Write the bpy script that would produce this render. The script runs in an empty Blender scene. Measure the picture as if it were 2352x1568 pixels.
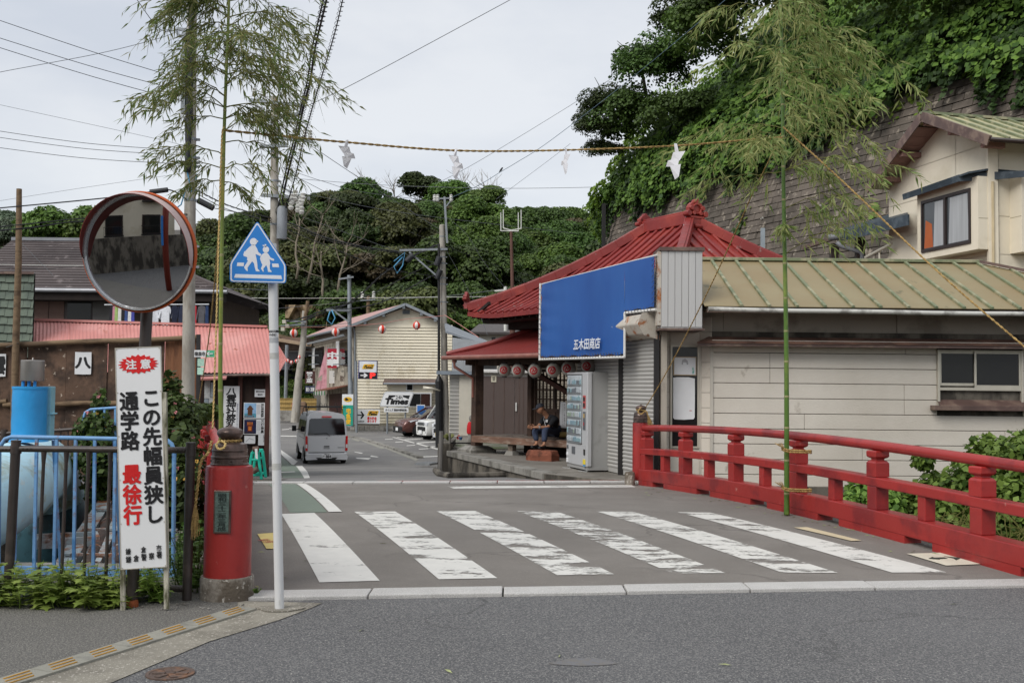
import bpy,math,random
import numpy as np
from mathutils import Vector,Matrix
R=math.radians
random.seed(7);RNG=np.random.default_rng(7)
SC=bpy.context.scene
COL=SC.collection
# ---------- camera ----------
F=2400.0;W0=2352.0;CX,CY=1176.0,784.0
PITCH=math.atan(100.0/F);ROLL=0.0102
CAMP=Vector((0,0,1.6))
_f=Vector((0,math.cos(PITCH),math.sin(PITCH)))
_r0=Vector((1,0,0));_u0=_r0.cross(_f)
_r=_r0*math.cos(ROLL)+_u0*math.sin(ROLL)
_u=_u0*math.cos(ROLL) - _r0*math.sin(ROLL)
cam=bpy.data.cameras.new('camera');camo=bpy.data.objects.new('camera',cam);COL.objects.link(camo)
cam.sensor_width=36.0;cam.lens=36.0*F/W0;cam.clip_start=0.05;cam.clip_end=3000
camo.matrix_world=Matrix(((_r.x,_u.x,-_f.x,0),(_r.y,_u.y,-_f.y,0),(_r.z,_u.z,-_f.z,1.6),(0,0,0,1)))
SC.camera=camo
# ---------- sky ----------
SUN_EL,SUN_AZ=R(42),R(222)
SKY_GAIN=1.0
world=bpy.data.worlds.new('World');SC.world=world;world.use_nodes=True
nt=world.node_tree;nt.nodes.clear()
def _n(t,**k):
    n=nt.nodes.new(t)
    for a,b in k.items():setattr(n,a,b)
    return n
out=_n('ShaderNodeOutputWorld');bg=_n('ShaderNodeBackground');bg2=_n('ShaderNodeBackground');mixs=_n('ShaderNodeMixShader')
sky=_n('ShaderNodeTexSky',sky_type='NISHITA',sun_disc=False,sun_elevation=SUN_EL,sun_rotation=SUN_AZ)
nt.links.new(sky.outputs[0],bg.inputs[0]);bg.inputs[1].default_value=0.10
tc=_n('ShaderNodeTexCoord');mp=_n('ShaderNodeMapping');mp.inputs['Scale'].default_value=(1.0,1.0,2.6)
nz=_n('ShaderNodeTexNoise');nz.inputs['Scale'].default_value=2.2;nz.inputs['Detail'].default_value=7;nz.inputs['Roughness'].default_value=.52
nt.links.new(tc.outputs['Generated'],mp.inputs[0]);nt.links.new(mp.outputs[0],nz.inputs[0])
cr=_n('ShaderNodeValToRGB');e=cr.color_ramp.elements
e[0].position=.38;e[0].color=(.47,.495,.54,1);e[1].position=.60;e[1].color=(.60,.61,.625,1)
nt.links.new(nz.outputs[0],cr.inputs[0])

sx=_n('ShaderNodeSeparateXYZ');nt.links.new(tc.outputs['Generated'],sx.inputs[0])
mr=_n('ShaderNodeMapRange');mr.inputs[1].default_value=.3;mr.inputs[2].default_value=1.0;mr.inputs[3].default_value=1.0;mr.inputs[4].default_value=1.15
nt.links.new(sx.outputs[2],mr.inputs[0]);nt.links.new(cr.outputs[0],bg2.inputs[0]);nt.links.new(mr.outputs[0],bg2.inputs[1])
mixs.inputs[0].default_value=.86
nt.links.new(bg.outputs[0],mixs.inputs[1]);nt.links.new(bg2.outputs[0],mixs.inputs[2]);nt.links.new(mixs.outputs[0],out.inputs[0])
sl=bpy.data.lights.new('sun','SUN');sl.energy=1.65;sl.angle=R(35);sl.color=(1,.97,.93)
so=bpy.data.objects.new('sun',sl);COL.objects.link(so)
so.rotation_euler=(R(90)-SUN_EL,0,R(180)-SUN_AZ)
SC.view_settings.view_transform='Standard';SC.view_settings.look='None';SC.view_settings.gamma=1;SC.view_settings.exposure=0.55
SC.view_settings.use_curve_mapping=False
SC.render.engine='CYCLES'
SC.cycles.max_bounces=6;SC.cycles.diffuse_bounces=3;SC.cycles.glossy_bounces=3;SC.cycles.transparent_max_bounces=8;SC.cycles.transmission_bounces=3
SC.cycles.sample_clamp_indirect=4;SC.cycles.caustics_reflective=False;SC.cycles.caustics_refractive=False
try:SC.cycles.use_denoising=True
except Exception:pass
# ---------- picture grid to places ----------
def ray(px,py):return _f+_r*((px-CX)/F)+_u*((CY-py)/F)
def P(px,py,Y):
    d=ray(px,py);return CAMP+d*(Y/d.y)
def G(px,py,z=0.0):
    d=ray(px,py);return CAMP+d*((z-1.6)/d.z)
LAT=.135
def tt(x,y):return y - LAT*x
def zr(t):
    if t < 8.0:return 0.0
    if t < 17.4:
        s=t-8.0
        a=.1*math.sin(math.pi*min(s/4.6,2.0)/2) if s < 4.6 else .1-.13*((s-4.6)/4.8)**1.7
        return a
    if t < 36:return -.03-.06*(t-17.4)
    return -1.146
def zg(x,y):return zr(tt(x,y))
def GD(px,py):
    z=0.0
    for i in range(12):
        p=G(px,py,z);z=.5*z+.5*zg(p.x,p.y)
    return p
# ---------- mesh helpers ----------
I4=Matrix.Identity(4)
ZUP=Vector((0,0,1))
def V(*a):return Vector(a)
def frame(o,x,up=ZUP,y=None):
    x=Vector(x).normalized();u=Vector(up);yy=(u - x*u.dot(x)).normalized();z=x.cross(yy)
    return Matrix(((x.x,yy.x,z.x,o[0]),(x.y,yy.y,z.y,o[1]),(x.z,yy.z,z.z,o[2]),(0,0,0,1)))
def az(deg):return V(math.sin(R(deg)),math.cos(R(deg)),0)
def fr(x,y,z=0,rot=0):return Matrix.Translation((x,y,z)) @ Matrix.Rotation(R(rot),4,'Z')
WM={}
def wm(o):return WM.get(o.name,I4)
class MB:
    def __init__(s,M=None):s.v=[];s.f=[];s.mi=[];s.M=M or I4;s.m=0
    def add(s,vs,fs):
        b=len(s.v);s.v += [tuple(s.M @ Vector(p)) for p in vs];s.f += [tuple(b+i for i in f) for f in fs];s.mi += [s.m]*len(fs);return s
    def box(s,x0,y0,z0,x1,y1,z1):
        v=[(x0,y0,z0),(x1,y0,z0),(x1,y1,z0),(x0,y1,z0),(x0,y0,z1),(x1,y0,z1),(x1,y1,z1),(x0,y1,z1)]
        return s.add(v,[(0,3,2,1),(4,5,6,7),(0,1,5,4),(1,2,6,5),(2,3,7,6),(3,0,4,7)])
    def cb(s,c,sz):return s.box(c[0]-sz[0]/2,c[1]-sz[1]/2,c[2]-sz[2]/2,c[0]+sz[0]/2,c[1]+sz[1]/2,c[2]+sz[2]/2)
    def beam(s,a,b,w,h,up=ZUP):
        a=Vector(a);b=Vector(b);d=(b-a).normalized();up=Vector(up)
        if abs(d.dot(up)) > .98:up=V(0,1,0)
        x=d.cross(up).normalized();u=x.cross(d)
        v=[]
        for p in (a,b):
            for i,j in ((-1,-1),(1,-1),(1,1),(-1,1)):v.append(p+x*(w/2*i)+u*(h/2*j))
        return s.add(v,[(0,1,2,3),(7,6,5,4),(0,4,5,1),(1,5,6,2),(2,6,7,3),(3,7,4,0)])
    def tube(s,pts,r,n=8,cap=True):
        pts=[Vector(p) for p in pts];N=len(pts);rs=r if isinstance(r,(list,tuple)) else [r]*N
        d0=(pts[1]-pts[0]).normalized();up=ZUP if abs(d0.z) < .9 else V(1,0,0)
        x=d0.cross(up).normalized();vs=[]
        for i,p in enumerate(pts):
            d=(pts[min(i+1,N-1)]-pts[max(i-1,0)]).normalized()
            x=(x - d*x.dot(d)).normalized();y=d.cross(x)
            for k in range(n):
                a=2*math.pi*k/n;vs.append(p+(x*math.cos(a)+y*math.sin(a))*rs[i])
        fs=[(i*n+k,i*n+(k+1) % n,(i+1)*n+(k+1) % n,(i+1)*n+k) for i in range(N-1) for k in range(n)]
        if cap:fs += [tuple(range(n-1,-1,-1)),tuple((N-1)*n+k for k in range(n))]
        return s.add(vs,fs)
    def lathe(s,prof,n=24,c=(0,0,0),cap=True):
        vs=[]
        for r,z in prof:
            for k in range(n):
                a=2*math.pi*k/n;vs.append((c[0]+r*math.cos(a),c[1]+r*math.sin(a),c[2]+z))
        N=len(prof)
        fs=[(i*n+k,i*n+(k+1) % n,(i+1)*n+(k+1) % n,(i+1)*n+k) for i in range(N-1) for k in range(n)]
        if cap:fs += [tuple(range(n-1,-1,-1)),tuple((N-1)*n+k for k in range(n))]
        return s.add(vs,fs)
    def prism(s,poly,z0,z1):
        n=len(poly);a=sum(poly[i][0]*poly[(i+1) % n][1]-poly[(i+1) % n][0]*poly[i][1] for i in range(n))
        if a < 0:poly=poly[::-1]
        vs=[(x,y,z0) for x,y in poly]+[(x,y,z1) for x,y in poly]
        return s.add(vs,[tuple(range(n-1,-1,-1)),tuple(range(n,2*n))]+[(i,(i+1) % n,n+(i+1) % n,n+i) for i in range(n)])
    def quad(s,a,b,c,d):return s.add([a,b,c,d],[(0,1,2,3)])
    def slab(s,a,b,c,d,th):
        a,b,c,d=map(Vector,(a,b,c,d));nn=(b-a).cross(d-a).normalized()*th
        return s.add([a,b,c,d,a-nn,b-nn,c-nn,d-nn],[(0,1,2,3),(7,6,5,4),(0,4,5,1),(1,5,6,2),(2,6,7,3),(3,7,4,0)])
    def build(s,name,mat,parent=None,smooth=False,bevel=0,label=None,cat=None,group=None,kind=None,local=False,bseg=2):
        me=bpy.data.meshes.new(name);vs=s.v
        if parent is not None and not local:
            inv=wm(parent).inverted();vs=[tuple(inv @ Vector(p)) for p in vs]
        me.from_pydata(vs,[],s.f);me.update()
        for m in (mat if isinstance(mat,(list,tuple)) else [mat]):me.materials.append(m)
        if isinstance(mat,(list,tuple)):me.polygons.foreach_set('material_index',s.mi)
        if smooth:smoothm(me,smooth)
        return link(name,me,parent,label,cat,group,kind,bevel,bseg)
def smoothm(me,ang):
    me.polygons.foreach_set('use_smooth',[True]*len(me.polygons))
    if ang is not True:me.set_sharp_from_angle(angle=R(ang))
def tag(o,label=None,cat=None,group=None,kind=None):
    for k,v in (('label',label),('category',cat),('group',group),('kind',kind)):
        if v:o[k]=v
    return o
def link(name,data,parent=None,label=None,cat=None,group=None,kind=None,bevel=0,bseg=2,M=None):
    o=bpy.data.objects.new(name,data);COL.objects.link(o)
    if parent is not None:o.parent=parent
    if M is not None:o.matrix_basis=M
    WM[o.name]=(wm(parent) if parent is not None else I4) @ (M if M is not None else I4)
    if bevel:
        b=o.modifiers.new('bevel','BEVEL');b.width=bevel;b.segments=bseg;b.limit_method='ANGLE';b.angle_limit=R(40)
    return tag(o,label,cat,group,kind)
def thing(name,label,cat,loc=(0,0,0),rot=0,group=None,kind=None,M=None):
    M=M or (Matrix.Translation(loc) @ Matrix.Rotation(R(rot),4,'Z'))
    o=link(name,None,None,label,cat,group,kind,M=M);o.empty_display_size=.2
    return o
def kids(o):return [c for c in bpy.data.objects if c.parent == o]
def tree_of(o):return (o,[tree_of(c) for c in kids(o)])
def copy_tree(tr,M=None,parent=None,label=None,group=None):
    o,ch=tr;c=o.copy();COL.objects.link(c);c.parent=parent
    if M is not None:c.matrix_basis=M
    WM[c.name]=(wm(parent) if parent is not None else I4) @ c.matrix_basis
    if label:c['label']=label
    if group:c['group']=group
    for k in ch:copy_tree(k,parent=c)
    return c
def text(body,M,x0,y0,x1,y1,mat,parent,bold=0.0,z=.002,depth=.0,name='lettering',font=None,shear=0,keep=False,sp=1.0,lsp=1.0):
    cu=bpy.data.curves.new('lettering','FONT');cu.body=body;cu.align_x='CENTER';cu.shear=shear;cu.resolution_u=3
    cu.space_line=lsp;cu.space_character=sp
    o=bpy.data.objects.new('lettering',cu);COL.objects.link(o)
    dg=bpy.context.evaluated_depsgraph_get();me=bpy.data.meshes.new_from_object(o.evaluated_get(dg))
    bpy.data.objects.remove(o)
    n=len(me.vertices);co=np.empty(n*3);me.vertices.foreach_get('co',co);co=co.reshape(-1,3)
    fs=[tuple(p.vertices) for p in me.polygons];bpy.data.meshes.remove(me)
    mn,mx=co.min(0),co.max(0);sxx=(x1-x0)/(mx[0]-mn[0]);syy=(y1-y0)/max(mx[1]-mn[1],1e-6)
    if keep:sxx=syy=min(sxx,syy)
    co[:,0]=(co[:,0]-(mn[0]+mx[0])/2)*sxx+(x0+x1)/2;co[:,1]=(co[:,1]-(mn[1]+mx[1])/2)*syy+(y0+y1)/2;co[:,2]=z
    T=np.array((wm(parent).inverted() if parent is not None else I4) @ M);allc=[];allf=[]
    k=bold*1.0 ;offs=[(0,0)] if bold < .01 else [(0,0),(k,0),(-k,0),(0,k),(0,-k),(k*.7,k*.7),(-k*.7,-k*.7),(k*.7,-k*.7),(-k*.7,k*.7)]
    for q,(a,b) in enumerate(offs):
        c=co.copy();c[:,0] += a*sxx;c[:,1] += b*syy;c[:,2] += q*.00012;allc.append(c @ T[:3,:3].T+T[:3,3]);allf += [tuple(i+q*n for i in f) for f in fs]
    me=bpy.data.meshes.new(name);me.from_pydata(np.concatenate(allc).tolist(),[],allf);me.update();me.materials.append(mat)
    return link(name,me,parent)
def npmesh(name,v,f,mat,parent=None,uvn=None,**kw):
    v=np.asarray(v,dtype=np.float32);f=np.asarray(f,dtype=np.int32);k=f.shape[1]
    if parent is not None:
        T=np.array(wm(parent).inverted());v=v @ T[:3,:3].T+T[:3,3]
    me=bpy.data.meshes.new(name);me.vertices.add(len(v));me.vertices.foreach_set('co',v.astype(np.float32).ravel())
    me.loops.add(f.size);me.loops.foreach_set('vertex_index',f.ravel());me.polygons.add(len(f))
    me.polygons.foreach_set('loop_start',np.arange(0,f.size,k,dtype=np.int32))
    me.update(calc_edges=True);me.materials.append(mat)
    return link(name,me,parent,**kw)
# ---------- materials ----------
def s2l(c):return tuple((x/12.92 if x <= .04045 else ((x+.055)/1.055)**2.4) for x in c)
def hx(h,k=1.0):
    h=h.lstrip('#');c=s2l([int(h[i:i+2],16)/255 for i in (0,2,4)]);return (min(c[0]*k,.95),min(c[1]*k,.95),min(c[2]*k,.95))
MATS={}
def mat(name,col,rough=.6,metal=0,v=.12,s=3.0,b=.15,bs=40,c2=None,m2=.35,s2=2.0,st=(1,1,1),spec=.4,k=1.0,coat=0,edge=.06,emit=0,c3=None,m3=.3,s3=20,bt=(1,1,1),crack=0):
    if name in MATS:return MATS[name]
    if isinstance(col,str):col=hx(col,k)
    m=bpy.data.materials.new(name);m.use_nodes=True;t=m.node_tree;L=t.links;N=t.nodes;p=N['Principled BSDF'];MATS[name]=m
    p.inputs['Roughness'].default_value=rough;p.inputs['Metallic'].default_value=metal;p.inputs['Specular IOR Level'].default_value=spec
    p.inputs['Coat Weight'].default_value=coat;p.inputs['Coat Roughness'].default_value=.08
    tc=N.new('ShaderNodeTexCoord');mp=N.new('ShaderNodeMapping');mp.inputs['Scale'].default_value=st;L.new(tc.outputs['Object'],mp.inputs[0])
    n1=N.new('ShaderNodeTexNoise');n1.inputs['Scale'].default_value=s;n1.inputs['Detail'].default_value=6;L.new(mp.outputs[0],n1.inputs[0])
    r1=N.new('ShaderNodeMapRange');r1.inputs[1].default_value=.3;r1.inputs[2].default_value=.7;r1.inputs[3].default_value=1-v;r1.inputs[4].default_value=1+v;L.new(n1.outputs[0],r1.inputs[0])
    oi=N.new('ShaderNodeObjectInfo');ra=N.new('ShaderNodeMapRange');ra.inputs[3].default_value=1-v*.35;ra.inputs[4].default_value=1+v*.35;L.new(oi.outputs['Random'],ra.inputs[0])
    mu=N.new('ShaderNodeMath');mu.operation='MULTIPLY';L.new(r1.outputs[0],mu.inputs[0]);L.new(ra.outputs[0],mu.inputs[1])
    hs=N.new('ShaderNodeHueSaturation');hs.inputs['Color'].default_value=(*col,1);L.new(mu.outputs[0],hs.inputs['Value']);last=hs.outputs[0]
    def layer(last,cc,mm,ss,ed):
        if isinstance(cc,str):cc=hx(cc,k)
        n2=N.new('ShaderNodeTexNoise');n2.inputs['Scale'].default_value=ss;n2.inputs['Detail'].default_value=8;n2.inputs['Roughness'].default_value=.62;L.new(mp.outputs[0],n2.inputs[0])
        r2=N.new('ShaderNodeMapRange');q=.5+(.5-mm)*.42;r2.inputs[1].default_value=q-ed;r2.inputs[2].default_value=q+ed;L.new(n2.outputs[0],r2.inputs[0])
        mx=N.new('ShaderNodeMix');mx.data_type='RGBA';L.new(r2.outputs[0],mx.inputs[0]);L.new(last,mx.inputs[6]);mx.inputs[7].default_value=(*cc,1);return mx.outputs[2]
    if c2:last=layer(last,c2,m2,s2,edge)
    if c3:last=layer(last,c3,m3,s3,.03)
    if crack:
        nd=N.new('ShaderNodeTexNoise');nd.inputs['Scale'].default_value=1.3;nd.inputs['Detail'].default_value=5;L.new(tc.outputs['Object'],nd.inputs[0])
        va=N.new('ShaderNodeVectorMath');va.operation='MULTIPLY_ADD';va.inputs[1].default_value=(.9,.9,.9);L.new(nd.outputs[1],va.inputs[0]);L.new(tc.outputs['Object'],va.inputs[2])
        vo_=N.new('ShaderNodeTexVoronoi');vo_.feature='DISTANCE_TO_EDGE';vo_.inputs['Scale'].default_value=crack;L.new(va.outputs[0],vo_.inputs[0])
        rc=N.new('ShaderNodeMapRange');rc.inputs[1].default_value=.0;rc.inputs[2].default_value=.012*crack/.5;rc.inputs[3].default_value=.68;rc.inputs[4].default_value=1;L.new(vo_.outputs[0],rc.inputs[0])
        nm=N.new('ShaderNodeTexNoise');nm.inputs['Scale'].default_value=.5;L.new(tc.outputs['Object'],nm.inputs[0]);rm=N.new('ShaderNodeMapRange');rm.inputs[1].default_value=.47;rm.inputs[2].default_value=.55;L.new(nm.outputs[0],rm.inputs[0])
        mc2=N.new('ShaderNodeMix');L.new(rm.outputs[0],mc2.inputs[0]);mc2.inputs[2].default_value=1;L.new(rc.outputs[0],mc2.inputs[3])
        h2=N.new('ShaderNodeHueSaturation');L.new(last,h2.inputs['Color']);L.new(mc2.outputs[0],h2.inputs['Value']);last=h2.outputs[0]
    L.new(last,p.inputs['Base Color'])
    if b:
        n3=N.new('ShaderNodeTexNoise');n3.inputs['Scale'].default_value=bs;n3.inputs['Detail'].default_value=4
        if bt == (1,1,1):L.new(mp.outputs[0],n3.inputs[0])
        else:
            mb=N.new('ShaderNodeMapping');mb.inputs['Scale'].default_value=bt;L.new(tc.outputs['Object'],mb.inputs[0]);L.new(mb.outputs[0],n3.inputs[0])
        bu=N.new('ShaderNodeBump');bu.inputs['Strength'].default_value=b;bu.inputs['Distance'].default_value=.02;L.new(n3.outputs[0],bu.inputs['Height']);L.new(bu.outputs[0],p.inputs['Normal'])
    if emit:
        L.new(last,p.inputs['Emission Color']);p.inputs['Emission Strength'].default_value=emit
    return m
def glassm(name,col=(.02,.025,.03),rough=.04):
    m=mat(name,col,rough=rough,v=.1,b=0,spec=.9);return m
def leafm(name,c1,c2,c3=None,tr=.25,k=1.0,rough=.55):
    if name in MATS:return MATS[name]
    m=bpy.data.materials.new(name);m.use_nodes=True;t=m.node_tree;L=t.links;N=t.nodes;p=N['Principled BSDF'];MATS[name]=m
    ge=N.new('ShaderNodeNewGeometry');cr=N.new('ShaderNodeValToRGB');e=cr.color_ramp.elements
    e[0].color=(*hx(c1,k),1);e[1].color=(*hx(c2,k),1)
    if c3:x=e.new(.93);x.color=(*hx(c3,k),1);e[1].position=.9
    L.new(ge.outputs['Random Per Island'],cr.inputs[0])
    oi=N.new('ShaderNodeObjectInfo');hs=N.new('ShaderNodeHueSaturation');mr=N.new('ShaderNodeMapRange');mr.inputs[3].default_value=.72;mr.inputs[4].default_value=1.25
    L.new(oi.outputs['Random'],mr.inputs[0]);L.new(mr.outputs[0],hs.inputs['Value']);L.new(cr.outputs[0],hs.inputs['Color'])
    mr2=N.new('ShaderNodeMapRange');mr2.inputs[3].default_value=.485;mr2.inputs[4].default_value=.51;L.new(oi.outputs['Random'],mr2.inputs[0]);L.new(mr2.outputs[0],hs.inputs['Hue'])
    L.new(hs.outputs[0],p.inputs['Base Color']);p.inputs['Roughness'].default_value=rough;p.inputs['Specular IOR Level'].default_value=.3
    tb=N.new('ShaderNodeBsdfTranslucent');L.new(hs.outputs[0],tb.inputs[0]);ms=N.new('ShaderNodeMixShader');ms.inputs[0].default_value=tr
    L.new(p.outputs[0],ms.inputs[1]);L.new(tb.outputs[0],ms.inputs[2]);L.new(ms.outputs[0],N['Material Output'].inputs[0])
    return m
# ---------- ground, roads, bridge deck ----------
M_ASPH=mat('near asphalt','#5a5a5b',rough=.85,v=.16,s=.45,b=.6,bs=150,c2='#7f7e7c',m2=.42,s2=75,edge=.02,c3='#c4c0b8',m3=.17,s3=95,crack=.35)
M_DECK=mat('deck asphalt','#7d7872',rough=.88,v=.16,s=.5,b=.45,bs=170,c2='#726d67',m2=.5,s2=1.3,edge=.15,c3='#a39c90',m3=.2,s3=140,crack=.3)
M_FAR=mat('far road asphalt','#757371',rough=.88,v=.10,s=.5,b=.3,bs=90,c2='#807e7a',m2=.4,s2=.7,c3='#8f8b85',m3=.2,s3=70,crack=.2)
M_PAVE=mat('coarse pavement asphalt','#64625e',rough=.9,v=.12,s=1.0,b=.9,bs=110,c2='#8b8880',m2=.42,s2=80,edge=.03,c3='#bdb9b0',m3=.16,s3=110)
M_APRON=mat('aggregate concrete','#8f8a7e',rough=.9,v=.1,s=1.5,b=.5,bs=120,c2='#7d786d',m2=.5,s2=2.2,c3='#c4beb2',m3=.24,s3=60)
M_TILE=mat('gutter concrete','#97958a',rough=.9,v=.08,s=3,b=.4,bs=150,c2='#84827a',m2=.4,s2=6)
M_GRAN=mat('granite','#b2b0ac',rough=.8,v=.08,s=4,b=.3,bs=140,c2='#c9c7c3',m2=.4,s2=130,edge=.03,c3='#85837f',m3=.25,s3=160)
M_CONC=mat('weathered concrete','#8d8a83',rough=.9,v=.16,s=1.6,b=.4,bs=60,c2='#5f5c55',m2=.42,s2=1.5,st=(1,1,.5))
M_CONCD=mat('stained dark concrete','#6d675d',rough=.92,v=.25,s=1.4,b=.5,bs=40,c2='#3c3832',m2=.5,s2=1.8,st=(1,1,.45))
M_DIRT=mat('soil','#5b5346',rough=.95,v=.3,s=1.2,b=.8,bs=30,c2='#44502c',m2=.4,s2=.9)
M_POOLW=mat('canal bed','#2c2b26',rough=.6,v=.3,s=1.0,b=.5,bs=20)
def road_grid(rows,xl,xr,nx,off,name,m,kind='structure'):
    v=[];f=[]
    for t in rows:
        for i in range(nx+1):
            u=i/nx
            a=xl(t);b=xr(t);x=a+(b-a)*u;y=t+LAT*x;v.append((x,y,zr(t)+off))
    n=nx+1
    for j in range(len(rows)-1):
        for i in range(nx):f.append((j*n+i,j*n+i+1,(j+1)*n+i+1,(j+1)*n+i))
    mb=MB();mb.add(v,f);return mb.build(name,m,kind=kind)

xs=[-600,-200,-80,-40,-20,-12,-8,-6,-5.3,-4.0,-2.6,-2.2,0,2.2,2.4,3,5,8,12,20,40,80,200,600]
def near_edge(x):return 9.0 if x < -2.3 else min(8.0+LAT*x,9.0)
def far_edge(x):return 18.2 if x < -5.1 else (17.5+LAT*x if x < 2.3 else 17.3)
rows=[lambda x:(-600,-.0),lambda x:(-30,0),lambda x:(0,0),lambda x:(near_edge(x),0),lambda x:(near_edge(x),-2.6),lambda x:(far_edge(x),-2.6)]
def mk(t):return lambda x:(t+LAT*max(min(x,40),-40),zr(t))
rows += [lambda x:(far_edge(x),zr(17.4))]+[mk(t) for t in (20,24,28,32,36,50,80,150)]+[lambda x:(400,-1.2),lambda x:(1500,-1.2)]
mb=MB();gv=[];gf=[];NX=len(xs)
for r in rows:
    for x in xs:y,z=r(x);gv.append((x,y,z))
for j in range(len(rows)-1):
    for i in range(NX-1):gf.append((j*NX+i,j*NX+i+1,(j+1)*NX+i+1,(j+1)*NX+i))
mb.add(gv,gf);mb.build('ground',M_CONCD,kind='structure')
mb=MB();mb.box(-80,9.6,-2.55,80,16.8,-2.3);mb.build('canal_water',mat('dark water','#20241e',rough=.15,v=.3,b=.2,bs=6),kind='structure')

def flat(name,m,pts,z,kind='structure',parent=None):
    mb=MB();mb.add([(p[0],p[1],z) for p in pts],[tuple(range(len(pts)))]);return mb.build(name,m,parent,kind=kind if parent is None else None)
def g2(px,py):p=G(px,py);return (p.x,p.y)
flat('near_road',M_ASPH,[(-30,-12),(30,-12),(30,7.97+LAT*30),(-2.2,7.97-LAT*2.2),(-30,7.97-LAT*30)],.004)
lowA,lowB=g2(261,1568),g2(640,1426)
dxy=(lowB[0]-lowA[0],lowB[1]-lowA[1])
apr=[(lowA[0]-dxy[0]*3,lowA[1]-dxy[1]*3),lowA,g2(481,1475),lowB,g2(715,1398),g2(740,1386.5),(-2.0,7.7),(-2.3,7.9),(-30,7.9)]
flat('gutter_apron',M_APRON,apr,.009)
uA,uB=g2(118,1528.8),g2(545,1398);d2=(uB[0]-uA[0],uB[1]-uA[1])
flat('pavement',M_PAVE,[(uA[0]-d2[0]*3,uA[1]-d2[1]*3),uA,uB,(-2.0,7.75),(-2.3,8.95),(-30,8.95),(-30,-3)],.014)
gs=thing('gutter_strip',None,None,kind='structure')
U0=V(*uB,0);D0=V(*g2(583,1400),0);dirU=(V(*uA,0)-U0).normalized();wv=(V(*g2(385,1468.3),0)-U0);wv=wv-dirU*wv.dot(dirU)
M_BAR=mat('yellow tactile bars','#b98c3c',rough=.6,v=.15,s=12,b=.1)
tl=.60;bar_me=None
for i in range(9):
    a=U0+dirU*(tl*i+.003);b=U0+dirU*(tl*(i+1)-.004)
    mb=MB();mb.slab(a+V(0,0,.022),b+V(0,0,.022),b+wv+V(0,0,.022),a+wv+V(0,0,.022),.02);ti=mb.build('gutter_tile',M_TILE,gs)
    for q in (0,1):
        mb=MB()
        for r_ in range(3):
            c=a+dirU*(tl*(.25+.5*q))+wv*(.22+.28*r_)+dirU*(.03*(r_-1));
            mb.beam(c-dirU*.085+V(0,0,.025),c+dirU*.085+V(0,0,.024),.0085,.006)
        mb.build('tactile_bar',M_BAR,ti)

flat('road_patch',mat('faded road scuff','#726f6b',rough=.9,v=.12,s=6,b=.4,bs=120,c2='#707072',m2=.55,s2=18),[g2(1340+70*math.cos(a)*(1+.25*math.sin(3*a)),1522+9*math.sin(a)) for a in [i*.35 for i in range(18)]],.0075)

mp_=G(391,1549);t=thing('manhole_cover','small round rusty iron cover in the road beside the gutter strip','manhole cover',(mp_.x,mp_.y,.004))
M_RUSTI=mat('rusty cast iron','#5d4e46',rough=.75,v=.25,s=20,b=.5,bs=60,c2='#7a5a45',m2=.35,s2=14)
mb=MB(fr(mp_.x,mp_.y,.004));mb.lathe([(.001,.0),(.13,0),(.13,.008),(.112,.008),(.108,.004),(.001,.004)],32);mb.build('rim',M_RUSTI,t,smooth=40)
mb=MB(fr(mp_.x,mp_.y,.004))
for k in range(6):
    a=k*math.pi/3;mb.beam((.03*math.cos(a),.03*math.sin(a),.006),(.095*math.cos(a),.095*math.sin(a),.006),.035,.006)
mb.lathe([(.001,.0),(.025,0),(.025,.01),(.001,.01)],16);mb.build('pattern',M_RUSTI,t)
# ---- bridge deck ----
def xl_(t):return -2.3-(t-8.1)*.325
def xr_(t):return 5.0-(t-8.1)*.295
rows_t=[8.26+i*(17.36-8.26)/36 for i in range(37)]
dk=road_grid(rows_t,xl_,xr_,8,.003,'bridge_deck',M_DECK)
mb=MB()
for t0 in (8.3,17.3):
    pass
sl_=[]
for t in rows_t:
    a=xl_(t)-.12;b=xr_(t)+.2;z=zr(t)-.02;sl_ += [(a,t+LAT*a,z),(b,t+LAT*b,z),(b,t+LAT*b,z-.5),(a,t+LAT*a,z-.5)]
fs=[]
for j in range(len(rows_t)-1):
    for k in range(4):fs.append((4*j+k,4*j+(k+1) % 4,4*j+4+(k+1) % 4,4*j+4+k))
mb.add(sl_,fs);mb.build('bridge_slab',M_CONC,kind='structure')
flat('deck_joint',mat('black joint','#38352f',rough=.95,v=.4,s=15),[(-2.2,8.235-LAT*2.2),(5.2,8.235+LAT*5.2),(5.2,8.275+LAT*5.2),(1.5,8.30+LAT*1.5),(.5,8.272+LAT*.5),(-2.2,8.275-LAT*2.2)],.012)

kb=thing('kerb',None,None,kind='structure')
joints=[-1.93]+[G(px,1372).x for px in (847,1155,1443,1737,2040)]+[4.35,5.4]
for i in range(len(joints)-1):
    a,b=joints[i]+.006,joints[i+1]-.006
    mb=MB();h=.03+.004*math.sin(i*2.3)
    p=lambda x,t,z:V(x,t+LAT*x,z)
    mb.slab(p(a,7.98,h),p(b,7.98,h),p(b,8.25,h),p(a,8.25,h),.12);mb.build('kerb_stone',M_GRAN,kb,bevel=.008)
kb2=thing('kerb',None,None,kind='structure')
xx=[-4.9+i*.78 for i in range(11)]
for i in range(10):
    a,b=xx[i]+.008,xx[i+1]-.008
    mb=MB();h=zr(17.4)+.03
    mb.slab(p(a,17.38,h),p(b,17.38,h),p(b,17.6,h),p(a,17.6,h),.1);mb.build('kerb_stone',M_GRAN,kb2,bevel=.006)
mb=MB();mb.slab(p(-2.2,17.63,-.005),p(2.2,17.63,-.005),p(2.2,17.72,-.005),p(-2.2,17.72,-.005),.05);mb.build('steel_joint',mat('red joint paint','#9a4640',rough=.7,c2='#7d7570',m2=.5,s2=6),kind='structure')

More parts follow.
